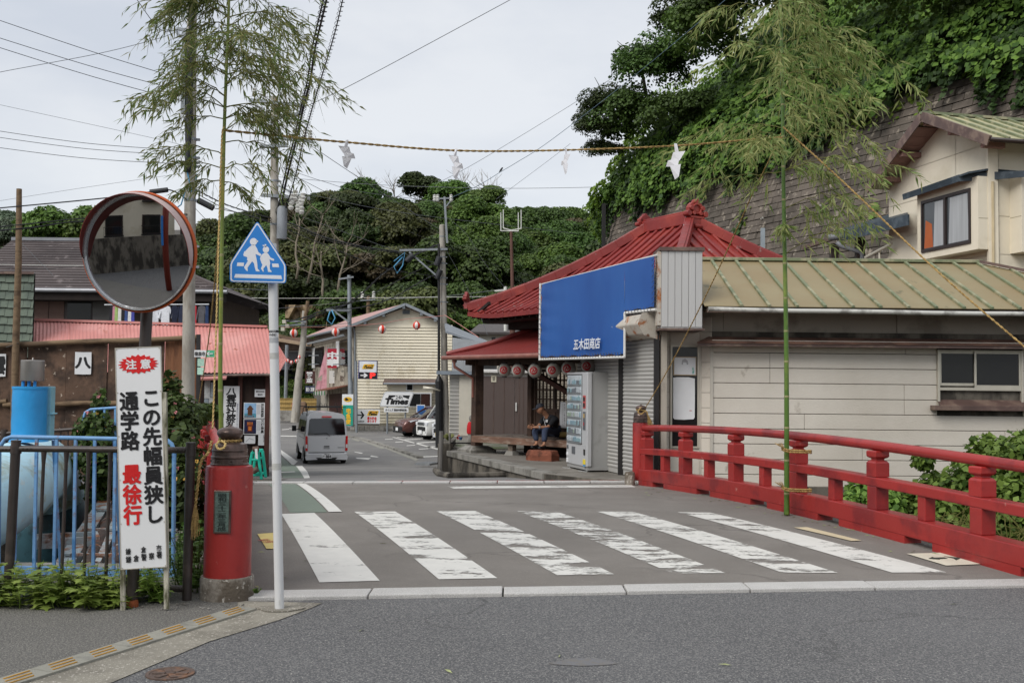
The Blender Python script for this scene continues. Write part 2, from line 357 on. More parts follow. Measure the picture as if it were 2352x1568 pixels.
road_grid([17.62,19,21,24,27,30,33,36,40,50,62,80,110],lambda t:-12-(t-17)*.45,lambda t:(2.6 if t < 20 else 4)+(t-17)*.14,10,.006,'far_road',M_FAR)
def paint(name,m,c,off=.008,nu=6,nv=10,**kw):
    w=[GD(*q) for q in c];a,b,cc,d=[V(q.x,q.y,0) for q in w];v=[];f=[]
    for j in range(nv+1):
        for i in range(nu+1):
            s,q=i/nu,j/nv;pt=(a*(1-s)+b*s)*(1-q)+(d*(1-s)+cc*s)*q;v.append((pt.x,pt.y,zg(pt.x,pt.y)+off))
    n=nu+1
    for j in range(nv):
        for i in range(nu):f.append((j*n+i,j*n+i+1,(j+1)*n+i+1,(j+1)*n+i))
    mb=MB();mb.add(v,f);kw.setdefault('kind','structure');o=mb.build(name,m,**kw)
    if sum(q[1] for q in [(w[1]-w[0]).cross(w[3]-w[0])*1]) > 1e9:pass
    return o
def wornpaint(name,colr,wear,seed,rough=.65,sc=1.9):
    m=bpy.data.materials.new(name);m.use_nodes=True;t=m.node_tree;L=t.links;N=t.nodes;pr=N['Principled BSDF']
    tc=N.new('ShaderNodeTexCoord');mp=N.new('ShaderNodeMapping');mp.inputs['Rotation'].default_value=(0,0,R(10));mp.inputs['Scale'].default_value=(1.0,2.6,1);mp.inputs['Location'].default_value=(seed,seed*.7,0);L.new(tc.outputs['Object'],mp.inputs[0])
    n=N.new('ShaderNodeTexNoise');n.inputs['Scale'].default_value=sc;n.inputs['Detail'].default_value=10;n.inputs['Roughness'].default_value=.68;L.new(mp.outputs[0],n.inputs[0])
    r=N.new('ShaderNodeMapRange');r.inputs[1].default_value=wear-.03+.015;r.inputs[2].default_value=wear+.03+.015;nh=N.new('ShaderNodeTexNoise');nh.inputs['Scale'].default_value=sc*11;nh.inputs['Detail'].default_value=6;L.new(mp.outputs[0],nh.inputs[0]);ma=N.new('ShaderNodeMix');ma.inputs[0].default_value=.24;L.new(n.outputs[0],ma.inputs[2]);L.new(nh.outputs[0],ma.inputs[3]);L.new(ma.outputs[0],r.inputs[0])
    n2=N.new('ShaderNodeTexNoise');n2.inputs['Scale'].default_value=9;n2.inputs['Detail'].default_value=6;L.new(tc.outputs['Object'],n2.inputs[0])
    cr=N.new('ShaderNodeMapRange');cr.inputs[3].default_value=.86;cr.inputs[4].default_value=1.08;L.new(n2.outputs[0],cr.inputs[0])
    hs=N.new('ShaderNodeHueSaturation');hs.inputs['Color'].default_value=(*colr,1);L.new(cr.outputs[0],hs.inputs['Value']);L.new(hs.outputs[0],pr.inputs['Base Color']);pr.inputs['Roughness'].default_value=rough
    tr=N.new('ShaderNodeBsdfTransparent');mx=N.new('ShaderNodeMixShader');L.new(r.outputs[0],mx.inputs[0]);L.new(tr.outputs[0],mx.inputs[1]);L.new(pr.outputs[0],mx.inputs[2]);L.new(mx.outputs[0],N['Material Output'].inputs[0])
    n3=N.new('ShaderNodeTexNoise');n3.inputs['Scale'].default_value=150;L.new(tc.outputs['Object'],n3.inputs[0]);bu=N.new('ShaderNodeBump');bu.inputs['Strength'].default_value=.3;bu.inputs['Distance'].default_value=.01;L.new(n3.outputs[0],bu.inputs['Height']);L.new(bu.outputs[0],pr.inputs['Normal'])
    return m
PW=hx('#d3d1ca')
stripes=[([(645.7,1181),(721.9,1178.4),(872.2,1334.7),(733.6,1338.6)],.36),([(813.7,1176),(907.4,1175.3),(1142.5,1328.8),(1007.8,1331.5)],.425),([(1002,1174.5),(1091,1174),(1410.5,1319.8),(1279.6,1322)],.45),
 ([(1184.7,1174.5),(1274.6,1174.5),(1666.6,1317),(1543.6,1317.8)],.475),([(1370,1175.3),(1453.4,1176),(1924.5,1316.6),(1796,1316)],.44),([(1556,1177),(1631.4,1177.9),(2173.7,1315.3),(2048.7,1316)],.415)]
for i,(c,w) in enumerate(stripes):paint('crosswalk_stripe',wornpaint('worn white paint %d' % i,PW,w,i*3.7),c)
paint('stop_line',wornpaint('stop line paint',PW,.42,21),[(1028,1117.6),(1450.9,1114.3),(1459.8,1119.4),(1043,1122.7)])
M_WP=wornpaint('road line paint',PW,.34,31);M_GP=wornpaint('green lane paint',hx('#6c786a'),.30,41,sc=1.2)
paint('green_lane',M_GP,[(609.8,1107),(669,1107),(752,1177.3),(666.4,1178)])
paint('lane_line',M_WP,[(669,1106),(688.7,1105.8),(785.5,1176.5),(755,1176.9)],off=.012)
paint('green_lane',M_GP,[(640,1046),(684,1063),(700,1096),(650,1097)],off=.010)
for c in ([(637,1033),(642,1031),(684,1058),(672,1062)],[(680,1064),(694,1063),(706,1080),(691,1082)],[(691,1082),(706,1080),(712,1097),(699,1098)],[(644,1081),(676,1079),(679,1081),(646,1083)],
          [(813,1037),(834,1040),(830,1042),(816,1039)],[(816,1050.5),(852,1051.5),(846,1055),(820,1053)],[(853,1046),(870,1049),(866,1050),(850,1048.5)],
          [(648,986),(664,984.5),(664,986),(648,987.5)],[(664,983),(682,984),(682,985.5),(664,984.5)],[(640,1000),(690,1001),(690,1003),(640,1002)]):
    paint('road_marking',M_WP,c,off=.012,nu=2,nv=2)
for c in ([(899.7,1004),(905,1004),(1012,1032),(1004,1033)],[(912,1003),(958,1002),(958,1003.3),(912,1004.5)],[(926,1009.5),(972,1007.5),(972,1009),(928,1011)],[(950,1017),(1010,1013.5),(1010,1015),(954,1018.8)],[(978,1026),(1010,1024),(1010,1026),(984,1027.8)],[(957,1048.5),(1012,1046.5),(1012,1048.5),(960,1050.5)],
          [(884,1008.6),(902,1007.6),(902,1008.8),(884,1009.8)],[(908,1015),(926,1014),(926,1015.3),(908,1016.5)],[(934,1023),(953,1021.5),(953,1023),(934,1024.5)],[(962,1031),(984,1029.5),(984,1031),(962,1032.5)]):
    paint('parking_line',M_WP,c,off=.014,nu=2,nv=2)

mb=MB();pts=[(790,1004),(812,1004.5),(834,1009),(888.7,1026),(965.6,1052)]
kb3=thing('kerb',None,None,kind='structure')
for i in range(len(pts)-1):
    a=GD(*pts[i]);b=GD(*pts[i+1]);mb=MB();mb.beam(a+V(0,0,.03),b+V(0,0,.03),.22,.08);mb.build('kerb_stone',M_CONC,kb3)
    paint('gutter_line',M_TILE,[(pts[i][0]-3,pts[i][1]+1.5),(pts[i+1][0]-3,pts[i+1][1]+2.5),(pts[i+1][0]-12,pts[i+1][1]+5),(pts[i][0]-5,pts[i][1]+3.5)],off=.012,nu=2,nv=1)
a=GD(982,1066);t=thing('drain_cover','grey steel grating ramp over the gutter at the car park corner','drain cover',a)
mb=MB(fr(a.x,a.y,a.z,-20));mb.box(-.25,-.4,0,.25,.4,.05)
mb.build('plate',mat('galvanised steel','#8b8e90',rough=.45,metal=.6,v=.15,s=8,b=.1),t)
mb=MB(fr(a.x,a.y,a.z,-20))
for i in range(12):mb.box(-.24,-.37+i*.065,.05,.24,-.34+i*.065,.065)
mb.build('grating_bars',MATS['galvanised steel'],t)

def sticker(px4,colr,label,words=None):
    m=wornpaint(label[:20],colr,.33,len(label),sc=5)
    return paint('road_sticker',m,px4,off=.012,nu=2,nv=3,kind=None,label=label,cat='road sticker')
o=sticker([(591,1228),(629,1225.3),(628,1262.4),(611.7,1262)],hx('#d8c274'),'torn yellow safety sticker on the deck beside the white sign pole')
q=[GD(*c) for c in ((596,1232),(627,1229),(627,1259),(612,1259))]
Mt=frame(((q[0]+q[2])/2+V(0,0,.013)),q[1]-q[0],up=(q[0]-q[3]));text('VAMOS\nCOSCO',Mt,-.05,-.10,.06,.10,mat('faded red ink','#c8504a',v=.2),o,bold=.02)
o=sticker([(1823,1213),(1854,1212.2),(1979,1242.9),(1955.5,1244)],hx('#cbbd9d'),'long faded cream strip sticker by the foot of the right bridge railing')
o=sticker([(2081.8,1273.5),(2164.6,1271),(2265,1297),(2172.9,1300.8)],hx('#d5d0bd'),'cream sticker with a dark walking symbol near the right bridge railing')
q=[GD(*c) for c in ((2100,1276),(2160,1274),(2245,1295),(2178,1298))];Mt=frame((q[0]+q[2])/2+V(0,0,.014),q[1]-q[0],up=(q[0]-q[3]))
sym=mat('dark print','#34403a',v=.2);mb=MB(Mt)
mb.prism([(-.16,.02),(-.08,.08),(-.08,.045),(.02,.045),(.02,-.005),(-.08,-.005),(-.08,-.04)],.001,.003);mb.prism([(.05,.09),(.16,.0),(.05,-.09),(.08,0)],.001,.003);mb.build('symbol',sym,o)
# ---------- hills, cliff, vegetation ----------
def snoise(x,y,seed=0,k=1.0):
    r=np.random.default_rng(seed);s=0
    for i in range(7):
        a=r.uniform(0,6.28);fq=k*(1.0+i*.9);ph=r.uniform(0,6.28,2)
        s=s+np.sin(fq*(x*math.cos(a)+y*math.sin(a))+ph[0])*np.sin(fq*.8*(-x*math.sin(a)+y*math.cos(a))+ph[1])/(1+i*.6)
    return s/2.2
def leaf_quads(c,n,size,asp=1.0,droop=0.0,fold=False,rng=RNG,dirv=None):
    """c (N,3) centres, n (N,3) normals -> vertices and quads of small leaves"""
    N=len(c);n=n/np.linalg.norm(n,axis=1,keepdims=True)
    d=rng.normal(size=(N,3)) if dirv is None else dirv
    t=d - n*np.sum(d*n,axis=1,keepdims=True);t /= np.linalg.norm(t,axis=1,keepdims=True)+1e-9;b=np.cross(n,t)
    sz=size*rng.uniform(.65,1.25,(N,1));L=t*sz*.5*asp;Wd=b*sz*.5
    v=np.stack([c-L,c+Wd*1.0-L*.1,c+L,c-Wd*1.0-L*.1],1).reshape(-1,3)
    f=np.arange(N*4).reshape(-1,4);return v,f
def crown_mesh(seed,rx,rz,nlobe,nleaf,size,mat_,gaps=.0,flat_=.75):
    r=np.random.default_rng(seed);C=[];Nn=[]
    for i in range(nlobe):
        th=r.uniform(0,2*math.pi);ph=r.uniform(-.35,1.0);rr=r.uniform(.35,.75)
        lc=np.array([rx*rr*math.cos(th)*math.cos(ph*1.1),rx*rr*math.sin(th)*math.cos(ph*1.1),rz*rr*math.sin(ph*1.4)+rz*.1]);lr=rx*r.uniform(.30,.48)
        k=nleaf//nlobe;d=r.normal(size=(k,3));d /= np.linalg.norm(d,axis=1,keepdims=True);d[:,2]=np.where(d[:,2] < -.3,-d[:,2],d[:,2])
        p_=lc+d*lr*np.array([1,1,flat_])*r.uniform(.78,1.12,(k,1));C.append(p_);Nn.append(d+r.normal(size=(k,3))*.55+np.array([0,0,.5]))
    v,f=leaf_quads(np.concatenate(C),np.concatenate(Nn),size,1.25,rng=r)
    me=bpy.data.meshes.new('crown');me.vertices.add(len(v));me.vertices.foreach_set('co',v.astype(np.float32).ravel());me.loops.add(f.size);me.loops.foreach_set('vertex_index',f.astype(np.int32).ravel())
    me.polygons.add(len(f));me.polygons.foreach_set('loop_start',np.arange(0,f.size,4,dtype=np.int32));me.update(calc_edges=True);me.materials.append(mat_);return me
L_DARK=leafm('dark evergreen leaves','#2c3a1c','#46562a',k=1.0)
L_OLIVE=leafm('olive leaves','#42492a','#616738',k=1.0)
L_MID=leafm('mid green leaves','#374b22','#536c31',k=1.0)
L_BRIGHT=leafm('bright green leaves','#455f28','#627b36',k=1.0)
L_BROWN=leafm('brownish leaves','#4a4430','#6a6044',k=1.0)
M_BARK=mat('bark','#4e463b',rough=.9,v=.3,s=4,b=.6,bs=20)
M_BARKP=mat('pale bark','#7f7567',rough=.9,v=.2,s=3,b=.3,bs=20)
ridge=[(-2600,560),(-1500,560),(-500,575),(250,585),(380,575),(450,555),(520,545),(600,535),(660,512),(700,492),(760,492),(850,488),(900,478),(980,470),(1050,468),(1100,480),(1160,492),(1200,508),(1260,525),(1320,528),(1385,525),(1500,520),(1700,500),(2600,480)]
RX=np.array([(a-1176)/2400*150 for a,b in ridge]);RZ=np.array([P(a,b,150).z for a,b in ridge])
def hill(x,y):
    u=np.clip((y-76)/74,0,1);xr=x*150/np.clip(y,76,150)*1.0
    z=np.interp(xr,RX,RZ)*(u**.75);z=np.where(y > 150,z*np.clip(1-(y-150)/90,0,1),z);return z-1.2
gx,gy=np.meshgrid(np.linspace(-170,110,71),np.linspace(76,240,34));gz=hill(gx,gy)+snoise(gx*.06,gy*.06,3)*1.0*np.clip((gy-80)/20,0,1)
n_=gx.shape[1];vv=np.stack([gx,gy,gz],-1).reshape(-1,3);ii=np.arange(gx.size).reshape(gx.shape)
ff=np.stack([ii[:-1,:-1],ii[:-1,1:],ii[1:,1:],ii[1:,:-1]],-1).reshape(-1,4)
npmesh('hillside',vv,ff,mat('hill soil','#2f3620',rough=.95,v=.35,s=.2,b=0,c2='#4f4636',m2=.35,s2=.15),kind='structure')
crowns=[crown_mesh(100+i,3.2+.3*(i % 3),2.4,13+i % 4,9000,.27,L_DARK) for i in range(5)]
crownsF=[crown_mesh(140+i,3.6,1.7,12,8000,.25,L_OLIVE,flat_=.5) for i in range(2)]
def trunk_mesh(seed,h=4.0,r=.16,br=4,spread=1.6):
    rr=random.Random(seed);mb=MB();top=V(rr.uniform(-.4,.4),rr.uniform(-.4,.4),h);mid=top*.5+V(rr.uniform(-.2,.2),0,0)
    mb.tube([(0,0,-.8),mid,top],[r,r*.75,r*.5],6)
    for i in range(br):
        a=rr.uniform(0,6.28);s=mid.lerp(top,rr.uniform(.1,.9));e_=s+V(math.cos(a)*spread,math.sin(a)*spread,rr.uniform(.7,1.6));mb.tube([s,s.lerp(e_,.5)+V(0,0,-.15),e_],[r*.45,r*.3,r*.12],5)
    me=bpy.data.meshes.new('trunk');me.from_pydata(mb.v,[],mb.f);me.materials.append(M_BARK);return me
trunks=[trunk_mesh(i) for i in range(4)]
def set_mat(o,m):o.material_slots[0].link='OBJECT';o.material_slots[0].material=m
def tree(name,label,cat,x,y,z,s,rz,group=None,cme=None,tme=None,lm=None,sz=1.0,trunk=True,bark=None,h=4.0):
    o=link(name,None,None,label,cat,group,M=Matrix.Translation((x,y,z)) @ Matrix.Rotation(rz,4,'Z') @ Matrix.Diagonal((s,s,s*sz,1)))
    c=link('crown',cme,o,M=Matrix.Translation((0,0,h)))
    if lm:set_mat(c,lm)
    if trunk:k=link('trunk',tme or trunks[0],o)
    if trunk and bark:set_mat(k,bark)
    return o
rr=random.Random(11);cnt=0
for row,Y in enumerate([80,86,92,98,105,112,119,126,133,141,149]):
    x0,x1=(P(350,600,Y).x,P(1520,600,Y).x);st=3.1+.010*Y;x=x0+rr.uniform(0,3)
    while x < x1:
        y=Y+rr.uniform(-2.5,2.5);z=float(hill(np.array(x),np.array(y)))
        px=1176+x/y*2400
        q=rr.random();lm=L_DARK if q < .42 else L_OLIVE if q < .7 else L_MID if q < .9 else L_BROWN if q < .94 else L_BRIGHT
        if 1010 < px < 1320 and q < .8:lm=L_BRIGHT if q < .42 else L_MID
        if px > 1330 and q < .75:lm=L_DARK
        fl=rr.random() < .4
        s=rr.uniform(.72,1.2)
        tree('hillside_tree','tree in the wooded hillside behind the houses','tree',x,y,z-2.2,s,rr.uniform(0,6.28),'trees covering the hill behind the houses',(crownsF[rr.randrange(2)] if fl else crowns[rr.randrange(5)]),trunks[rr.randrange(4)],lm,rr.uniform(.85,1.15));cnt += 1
        x += st*rr.uniform(.75,1.15)
print('hill trees',cnt)

def bare_tree(name,label,px,py,Y,hh,lean,seed,group=None,n=16):
    b=P(px,py,Y);rr=random.Random(seed);o=thing(name,label,'tree',b,group=group)
    mb=MB();pts=[];p0=V(*b)-V(0,0,1.5)
    for i in range(6):u=i/5;pts.append(p0+V(lean*hh*u**1.4,0,(hh+1.5)*u)+V(rr.uniform(-.15,.15),0,0)*(i > 0))
    mb.tube(pts,[.13*(1-.7*i/5) for i in range(6)],7);mb.build('trunk',M_BARKP,o,smooth=True)
    mb=MB()
    for i in range(n):
        u=rr.uniform(.4,1);k=min(int(u*5),4);s=pts[k].lerp(pts[k+1],u*5-k);a=rr.uniform(0,6.28);L_=rr.uniform(1.2,3.0)
        q=[s];d=V(math.cos(a),math.sin(a)*.5,rr.uniform(.1,.8)).normalized()
        for j in range(3):d=(d+V(rr.uniform(-.5,.5),rr.uniform(-.3,.3),rr.uniform(-.1,.5))).normalized();q.append(q[-1]+d*L_/3)
        mb.tube(q,[.05,.035,.025,.012],5)
        for w in range(2):
            s2=q[2];d2_=(d+V(rr.uniform(-.9,.9),0,rr.uniform(-.2,.7))).normalized();mb.tube([s2,s2+d2_*L_*.3,s2+d2_*L_*.55+V(0,0,.1)],[.022,.014,.008],4)
    mb.build('branches',M_BARKP,o,smooth=True);return o
bare_tree('pale_tree','pale leaning bare-branched tree on the hill flank right of the school sign',708,610,88,4.4,.28,1,n=10)
bare_tree('pale_tree','thin upright pale trunk on the hill flank beside the utility pole',682,600,87,3.6,.02,2,n=5)
bare_tree('pale_tree','pale forked tree at the wood edge above the distant lanterns',775,640,86,3.0,.3,3,n=9)
bare_tree('pale_tree','short pale stem with wide branches above the far street',745,650,85,2.6,-.1,4,n=6)
for i,px in enumerate((845,905,960,1060,1110)):
    bare_tree('bare_tree_top','grey bare treetop sticking out of the hill skyline',px,455+(i % 3)*6,150,2.3,rr.uniform(-.2,.2),30+i,group='bare treetops on the hill skyline',n=14)

lx=[(-300,560),(-60,530),(0,520),(40,515),(90,522),(130,545),(190,560),(300,570),(480,575)]
mbv=[];Y0=235
gx,gy=np.meshgrid(np.linspace(-190,-60,40),np.linspace(190,260,10));hzx=np.array([(a-1176)/2400*Y0 for a,b in lx]);hzz=np.array([P(a,b+8,Y0).z for a,b in lx])
gz=np.interp(gx*Y0/np.clip(gy,190,Y0),hzx,hzz)*np.clip((gy-188)/(Y0-188),0,1)**.7*np.where(gy > Y0,.9,1)
ii=np.arange(gx.size).reshape(gx.shape);npmesh('distant_hill',np.stack([gx,gy,gz],-1).reshape(-1,3),np.stack([ii[:-1,:-1],ii[:-1,1:],ii[1:,1:],ii[1:,:-1]],-1).reshape(-1,4),MATS['hill soil'],kind='structure')
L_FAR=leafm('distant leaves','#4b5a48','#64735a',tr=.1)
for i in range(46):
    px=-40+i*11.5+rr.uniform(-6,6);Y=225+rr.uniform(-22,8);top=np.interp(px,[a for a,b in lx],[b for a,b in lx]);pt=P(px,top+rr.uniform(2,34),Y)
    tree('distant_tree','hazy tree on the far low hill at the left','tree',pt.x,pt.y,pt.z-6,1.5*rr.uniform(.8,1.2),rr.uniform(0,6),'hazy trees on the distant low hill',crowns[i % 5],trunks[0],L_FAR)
for i,(px,py,s) in enumerate([(112,565,.75),(135,553,.8),(160,545,.95),(182,556,.8),(205,555,.9),(90,572,.6)]):
    pt=P(px,py,78);tree('village_tree',['small','leafy','full','rounded','tall','low'][i]+' green tree rising behind the dark slate roof at left','tree',pt.x,pt.y,pt.z-4.4*s,s,i*1.3,None,crowns[i % 5],trunks[i % 4],L_MID if i % 2 else L_BRIGHT)
# ---------- the cliff ----------
cl=[(1430,90),(1392,72),(1385,60),(1500,54),(1700,47),(1900,42),(2050,39),(2200,36.5),(2352,34),(2600,31),(3000,28)]
CP=[V((a-1176)/2400*Y,Y,0) for a,Y in cl]
seg=[0]
for i in range(1,len(CP)):seg.append(seg[-1]+(CP[i]-CP[i-1]).length)
SL=seg[-1]
def cpt(s):
    s=max(0,min(SL,s));i=0
    while i < len(seg)-2 and seg[i+1] < s:i += 1
    u=(s-seg[i])/(seg[i+1]-seg[i]);return CP[i].lerp(CP[i+1],u)
def ccurve(s):
    p_=(cpt(s-1.5)+cpt(s)+cpt(s+1.5))/3;d=(cpt(s+1.8)-cpt(s-1.8)).normalized();return p_,V(-d.y,d.x,0)*-1
def cside():
    p_,n=ccurve(SL*.6);return 1 if n.dot(V(0,0,0)-p_) > 0 else -1
CS=cside()
def cliff(s,z):
    p_,n=ccurve(s);n=n*CS
    off=(10-z)*.35 if z < 13 else -1.05-(z-13)*1.05
    q=p_+n*off;return V(q.x,q.y,z),n
SN=np.linspace(0,SL,50);ZN=[-2,3,8,13,13.3,16,20,25,32,40]
vv=[];
for z in ZN:
    for s in SN:q,n=cliff(s,z);vv.append(tuple(q-n*.06))
ii=np.arange(len(vv)).reshape(len(ZN),len(SN));ff=np.stack([ii[:-1,:-1],ii[:-1,1:],ii[1:,1:],ii[1:,:-1]],-1).reshape(-1,4)
npmesh('cliff_terrain',vv,ff,mat('cliff soil','#2a2c1c',rough=.95,v=.3,s=.8,b=.4,bs=8),kind='structure')
rw=thing('retaining_wall','tall leaning grey split block retaining wall under the vines','retaining wall',cliff(SL*.5,0)[0])
M_BLK=mat('split block','#5f574f',rough=.93,v=.3,s=.6,b=.9,bs=9,c2='#4a443d',m2=.45,s2=.5,c3='#857c70',m3=.25,s3=2.5)
bh=.30;bw=.92;allb=[]
for r_ in range(int(14/bh)):
    z=-1+r_*bh;s=(r_ % 2)*bw/2+3.0
    while s < SL-1:
        if z+bh < 13:allb.append((s,z))
        s += bw
def blockgeo(s,z,mb,rr):
    a,n=cliff(s+.008,z+.008);b,_=cliff(s+bw-.008,z+.008);c,_=cliff(s+bw-.008,z+bh-.008);d,_=cliff(s+.008,z+bh-.008)
    k=.03+rr.uniform(0,.045);ins=.05
    m=(a+b+c+d)/4;f_=[x.lerp(m,.06)+n*(k+rr.uniform(-.02,.02)) for x in (a,b,c,d)];bk=[x-n*.05 for x in (a,b,c,d)]
    mb.add([a,b,c,d]+f_,[(4,5,6,7),(0,1,5,4),(1,2,6,5),(2,3,7,6),(3,0,4,7)])
vis=[]
for s,z in allb:
    q,n=cliff(s,z);px=1176+q.x/q.y*2400;py=884-(z-1.6)/q.y*2400
    vis.append((0 if (1790 < px < 2060 and 220 < py < 600) or (1690 < px < 1790 and 330 < py < 480) else 1,q.y,s,z))
vis.sort();big=vis[:295];rest=vis[295:]
rb=random.Random(5)
for _,_,s,z in big:mb=MB();blockgeo(s,z,mb,rb);mb.build('block',M_BLK,rw)
mb=MB()
for _,_,s,z in rest:blockgeo(s,z,mb,rb)
mb.build('block_courses',M_BLK,rw,kind='stuff')

mb=MB()
for i in range(34):
    s=rb.uniform(SL*.42,SL*.85);z=2+rb.randrange(9)*1.15;q,n=cliff(s,z);mb.tube([q,q+n*.16],.055,10,cap=False);mb.tube([q+n*.1,q+n*.105],.04,8)
mb.build('weep_pipes',mat('white pvc','#b9b6ae'),rw,kind='stuff')

def cliff_np(s,z):
    sg=np.linspace(0,SL,400);pp=[];nn_=[]
    for a in sg:p_,n=ccurve(a);pp.append(tuple(p_));nn_.append(tuple(n*CS))
    pp=np.array(pp);nn_=np.array(nn_)
    q=np.stack([np.interp(s,sg,pp[:,k]) for k in range(3)],1);n=np.stack([np.interp(s,sg,nn_[:,k]) for k in range(3)],1);n /= np.linalg.norm(n,axis=1,keepdims=True)
    off=np.where(z < 13,(10-z)*.35,-1.05-(z-13)*1.05);q=q+n*off[:,None];q[:,2]=z;return q,n
def vines(seed,N,zlo,zhi,size,label,m,s0=0.0,s1=1.0,thick=1.3,strands=True,name='vine_cover'):
    r=np.random.default_rng(seed);s=r.uniform(SL*s0,SL*s1,N);z=r.uniform(zlo,zhi,N)
    q,n=cliff_np(s,z);px=1176+q[:,0]/q[:,1]*2400
    lim=np.interp(px,[1380,1450,1560,1700,1800,1900,2000,2100,2200,2352],[12.4,12.2,11.4,11.2,11.4,11.7,12.1,12.6,12.8,12.2])
    edge=snoise(s*.9,z*.25,seed,1.0)*1.3+snoise(s*2.5,z*.2,seed+1,1.3)*1.3
    keep=z > lim+edge
    if strands:keep |= (snoise(s*1.3,z*.12,seed+2,1.6) > .72) & (z > lim-4.6+edge)
    q,n,s,z=q[keep],n[keep],s[keep],z[keep]
    bump=(snoise(s*.8,z*.8,seed+4,1.0)*.5+.5)*thick*np.clip((z-7)/6,.15,1)+r.uniform(-.1,.12,len(s));bump += (snoise(s*.25,z*.25,seed+5)*.5+.5)*thick*1.2*np.clip((z-12)/5,0,1)
    q=q+n*bump[:,None];nn=n+r.normal(size=n.shape)*.45+np.array([0,0,.55])
    v,f=leaf_quads(q,nn,size,1.1,rng=r);return npmesh(name,v,f,m,label=label,kind='stuff')
L_V1=leafm('kudzu leaves','#314a1f','#4a662b','#6d883a',tr=.3);L_V2=leafm('ivy leaves','#24391a','#3f5a26',tr=.2);L_V3=leafm('young vine leaves','#5e7f2c','#8aa844',tr=.35)
vines(21,200000,6,30,.23,None,L_V2,.1,1,1.0)
vines(22,120000,6,30,.25,None,L_V1,.1,1,1.8)
vines(23,14000,4,13,.19,None,L_V3,.2,.85,.25)
vines(24,26000,12,26,.24,None,L_V3,.05,.45,2.3,strands=False)

cropen=[crown_mesh(300+i,2.6,2.0,15,6000,.15,L_DARK) for i in range(3)]
tbig=[trunk_mesh(50+i,2.2,.13,9,1.6) for i in range(3)]
ct=[(1400,270,58,.75,'dark open-crowned tree leaning out at the far left end of the cliff',0),(1350,300,57.5,.5,'small dark crown jutting out lowest at the cliff end',0),(1485,175,57,.82,'bushy dark tree half way up the cliff skyline',0),(1590,80,55,.9,'dark tree on the cliff skyline left of the bamboo',0),(1685,-10,54,1.1,'tall dark tree reaching the top of the picture above the cliff',0),(1740,-20,52,1.0,'dark tree behind the bamboo tip',0),
      (1385,360,58,.5,'low dark crown hanging beside the mesh fence',0),(1450,290,57,1.0,'green tree filling the shoulder below the cliff skyline',2),(1535,175,55,1.0,'leafy tree behind the top of the left skyline trees',2),(1560,285,53.5,.9,'mid green bushy crown above the temple roof ridge',2),(1640,90,50,1.0,'bright green crown half hidden by the bamboo',3),
      (1700,10,47,1.1,'green tree high on the slope behind the bamboo',2),(1900,-20,43,1.2,'bushy tree at the top of the slope',2),(2120,-10,38,1.1,'feathery bright tree at the top right of the slope',3),(2300,-30,36,1.1,'dark tree in the top right corner',0)]
for i,(px,py,Y,s,lb,mi) in enumerate(ct):
    pt=P(px,py,Y);tree('cliff_tree',lb,'tree',pt.x,pt.y,pt.z-.6*s,s,i*1.7,None,cropen[i % 3],tbig[i % 3],[L_DARK,L_OLIVE,L_MID,L_BRIGHT][mi],trunk=i in (0,2,3,4),h=.6)
# ---------- red bridge railings ----------
M_RED=mat('red paint','#9c2d2a',rough=.38,v=.10,s=1.5,b=.10,bs=25,c2='#7f2426',m2=.36,s2=2.2,c3='#b98378',m3=.02,s3=7,coat=.1,spec=.45,k=.95)
M_BRZ=mat('dark bronze','#5c4c46',rough=.34,metal=.55,v=.15,s=8,b=.08,bs=30,c2='#3f3632',m2=.4,s2=5,k=1.3)
M_POSTC=mat('old post concrete','#8b847a',rough=.9,v=.2,s=5,b=.5,bs=50,c2='#5e554a',m2=.5,s2=4,c3='#b5afa5',m3=.2,s3=20)
M_ROPE=mat('straw rope','#b59760',rough=.9,v=.25,s=30,b=.8,bs=60,c2='#8a6f40',m2=.4,s2=25)
def giboshi(name,label,x,y,r,z0,zt,base=True,plaque=False):
    o=thing(name,label,'bridge post',(x,y,z0));k=zt-1.288+0
    mb=MB(Matrix.Translation((x,y,0)));mb.lathe([(.001,z0+.1),(r*.99,z0+.1),(r,z0+.2),(r,.955+k),(r*.97,.98+k),(r*.80,.99+k),(.001,.99+k)],40);mb.build('column',M_RED,o,smooth=35)
    s=r/.17*.3+.7
    pr=[(.138,.985),(.14,.997),(.133,1.003),(.130,1.035),(.136,1.04),(.136,1.052),(.130,1.058),(.127,1.086),(.131,1.09),(.131,1.1),(.126,1.106),(.124,1.13),(.118,1.142),(.095,1.152),(.075,1.158)]
    mb=MB(Matrix.Translation((x,y,k)));mb.lathe([(.001,.985)]+[(a*s,b) for a,b in pr]+[(.001,1.158)],40)
    for a in range(8):
        an=a*math.pi/4+.35;mb.lathe([(.001,0),(.008,0),(.006,.007),(.001,.009)],8,c=(0,0,0)) if False else mb.cb((.133*s*math.cos(an),.133*s*math.sin(an),1.02),(.012,.012,.012))
    mb.build('bronze_collar',M_BRZ,o,smooth=35)
    pr=[(.06,1.15),(.062,1.178),(.082,1.192),(.094,1.212),(.096,1.228),(.088,1.246),(.062,1.26),(.03,1.268),(.013,1.274),(.002,1.29)]
    mb=MB(Matrix.Translation((x,y,k)));mb.lathe([(a*s,b) for a,b in pr],36);mb.build('onion_finial',M_BRZ,o,smooth=60)
    if base:mb=MB(Matrix.Translation((x,y,0)));mb.lathe([(.001,z0),(r*1.14,z0),(r*1.13,z0+.155),(r*1.09,z0+.175),(.001,z0+.178)],40);mb.build('concrete_base',M_POSTC,o,smooth=35)
    return o
np_=giboshi('bridge_post','round red bridge post nearest the camera with bronze onion cap and metal plaque',-2.09,7.80,.172,0,1.288)
Mp=frame((-2.09-.0+.0,7.80-.172-.003,.66),(1,.0,0))
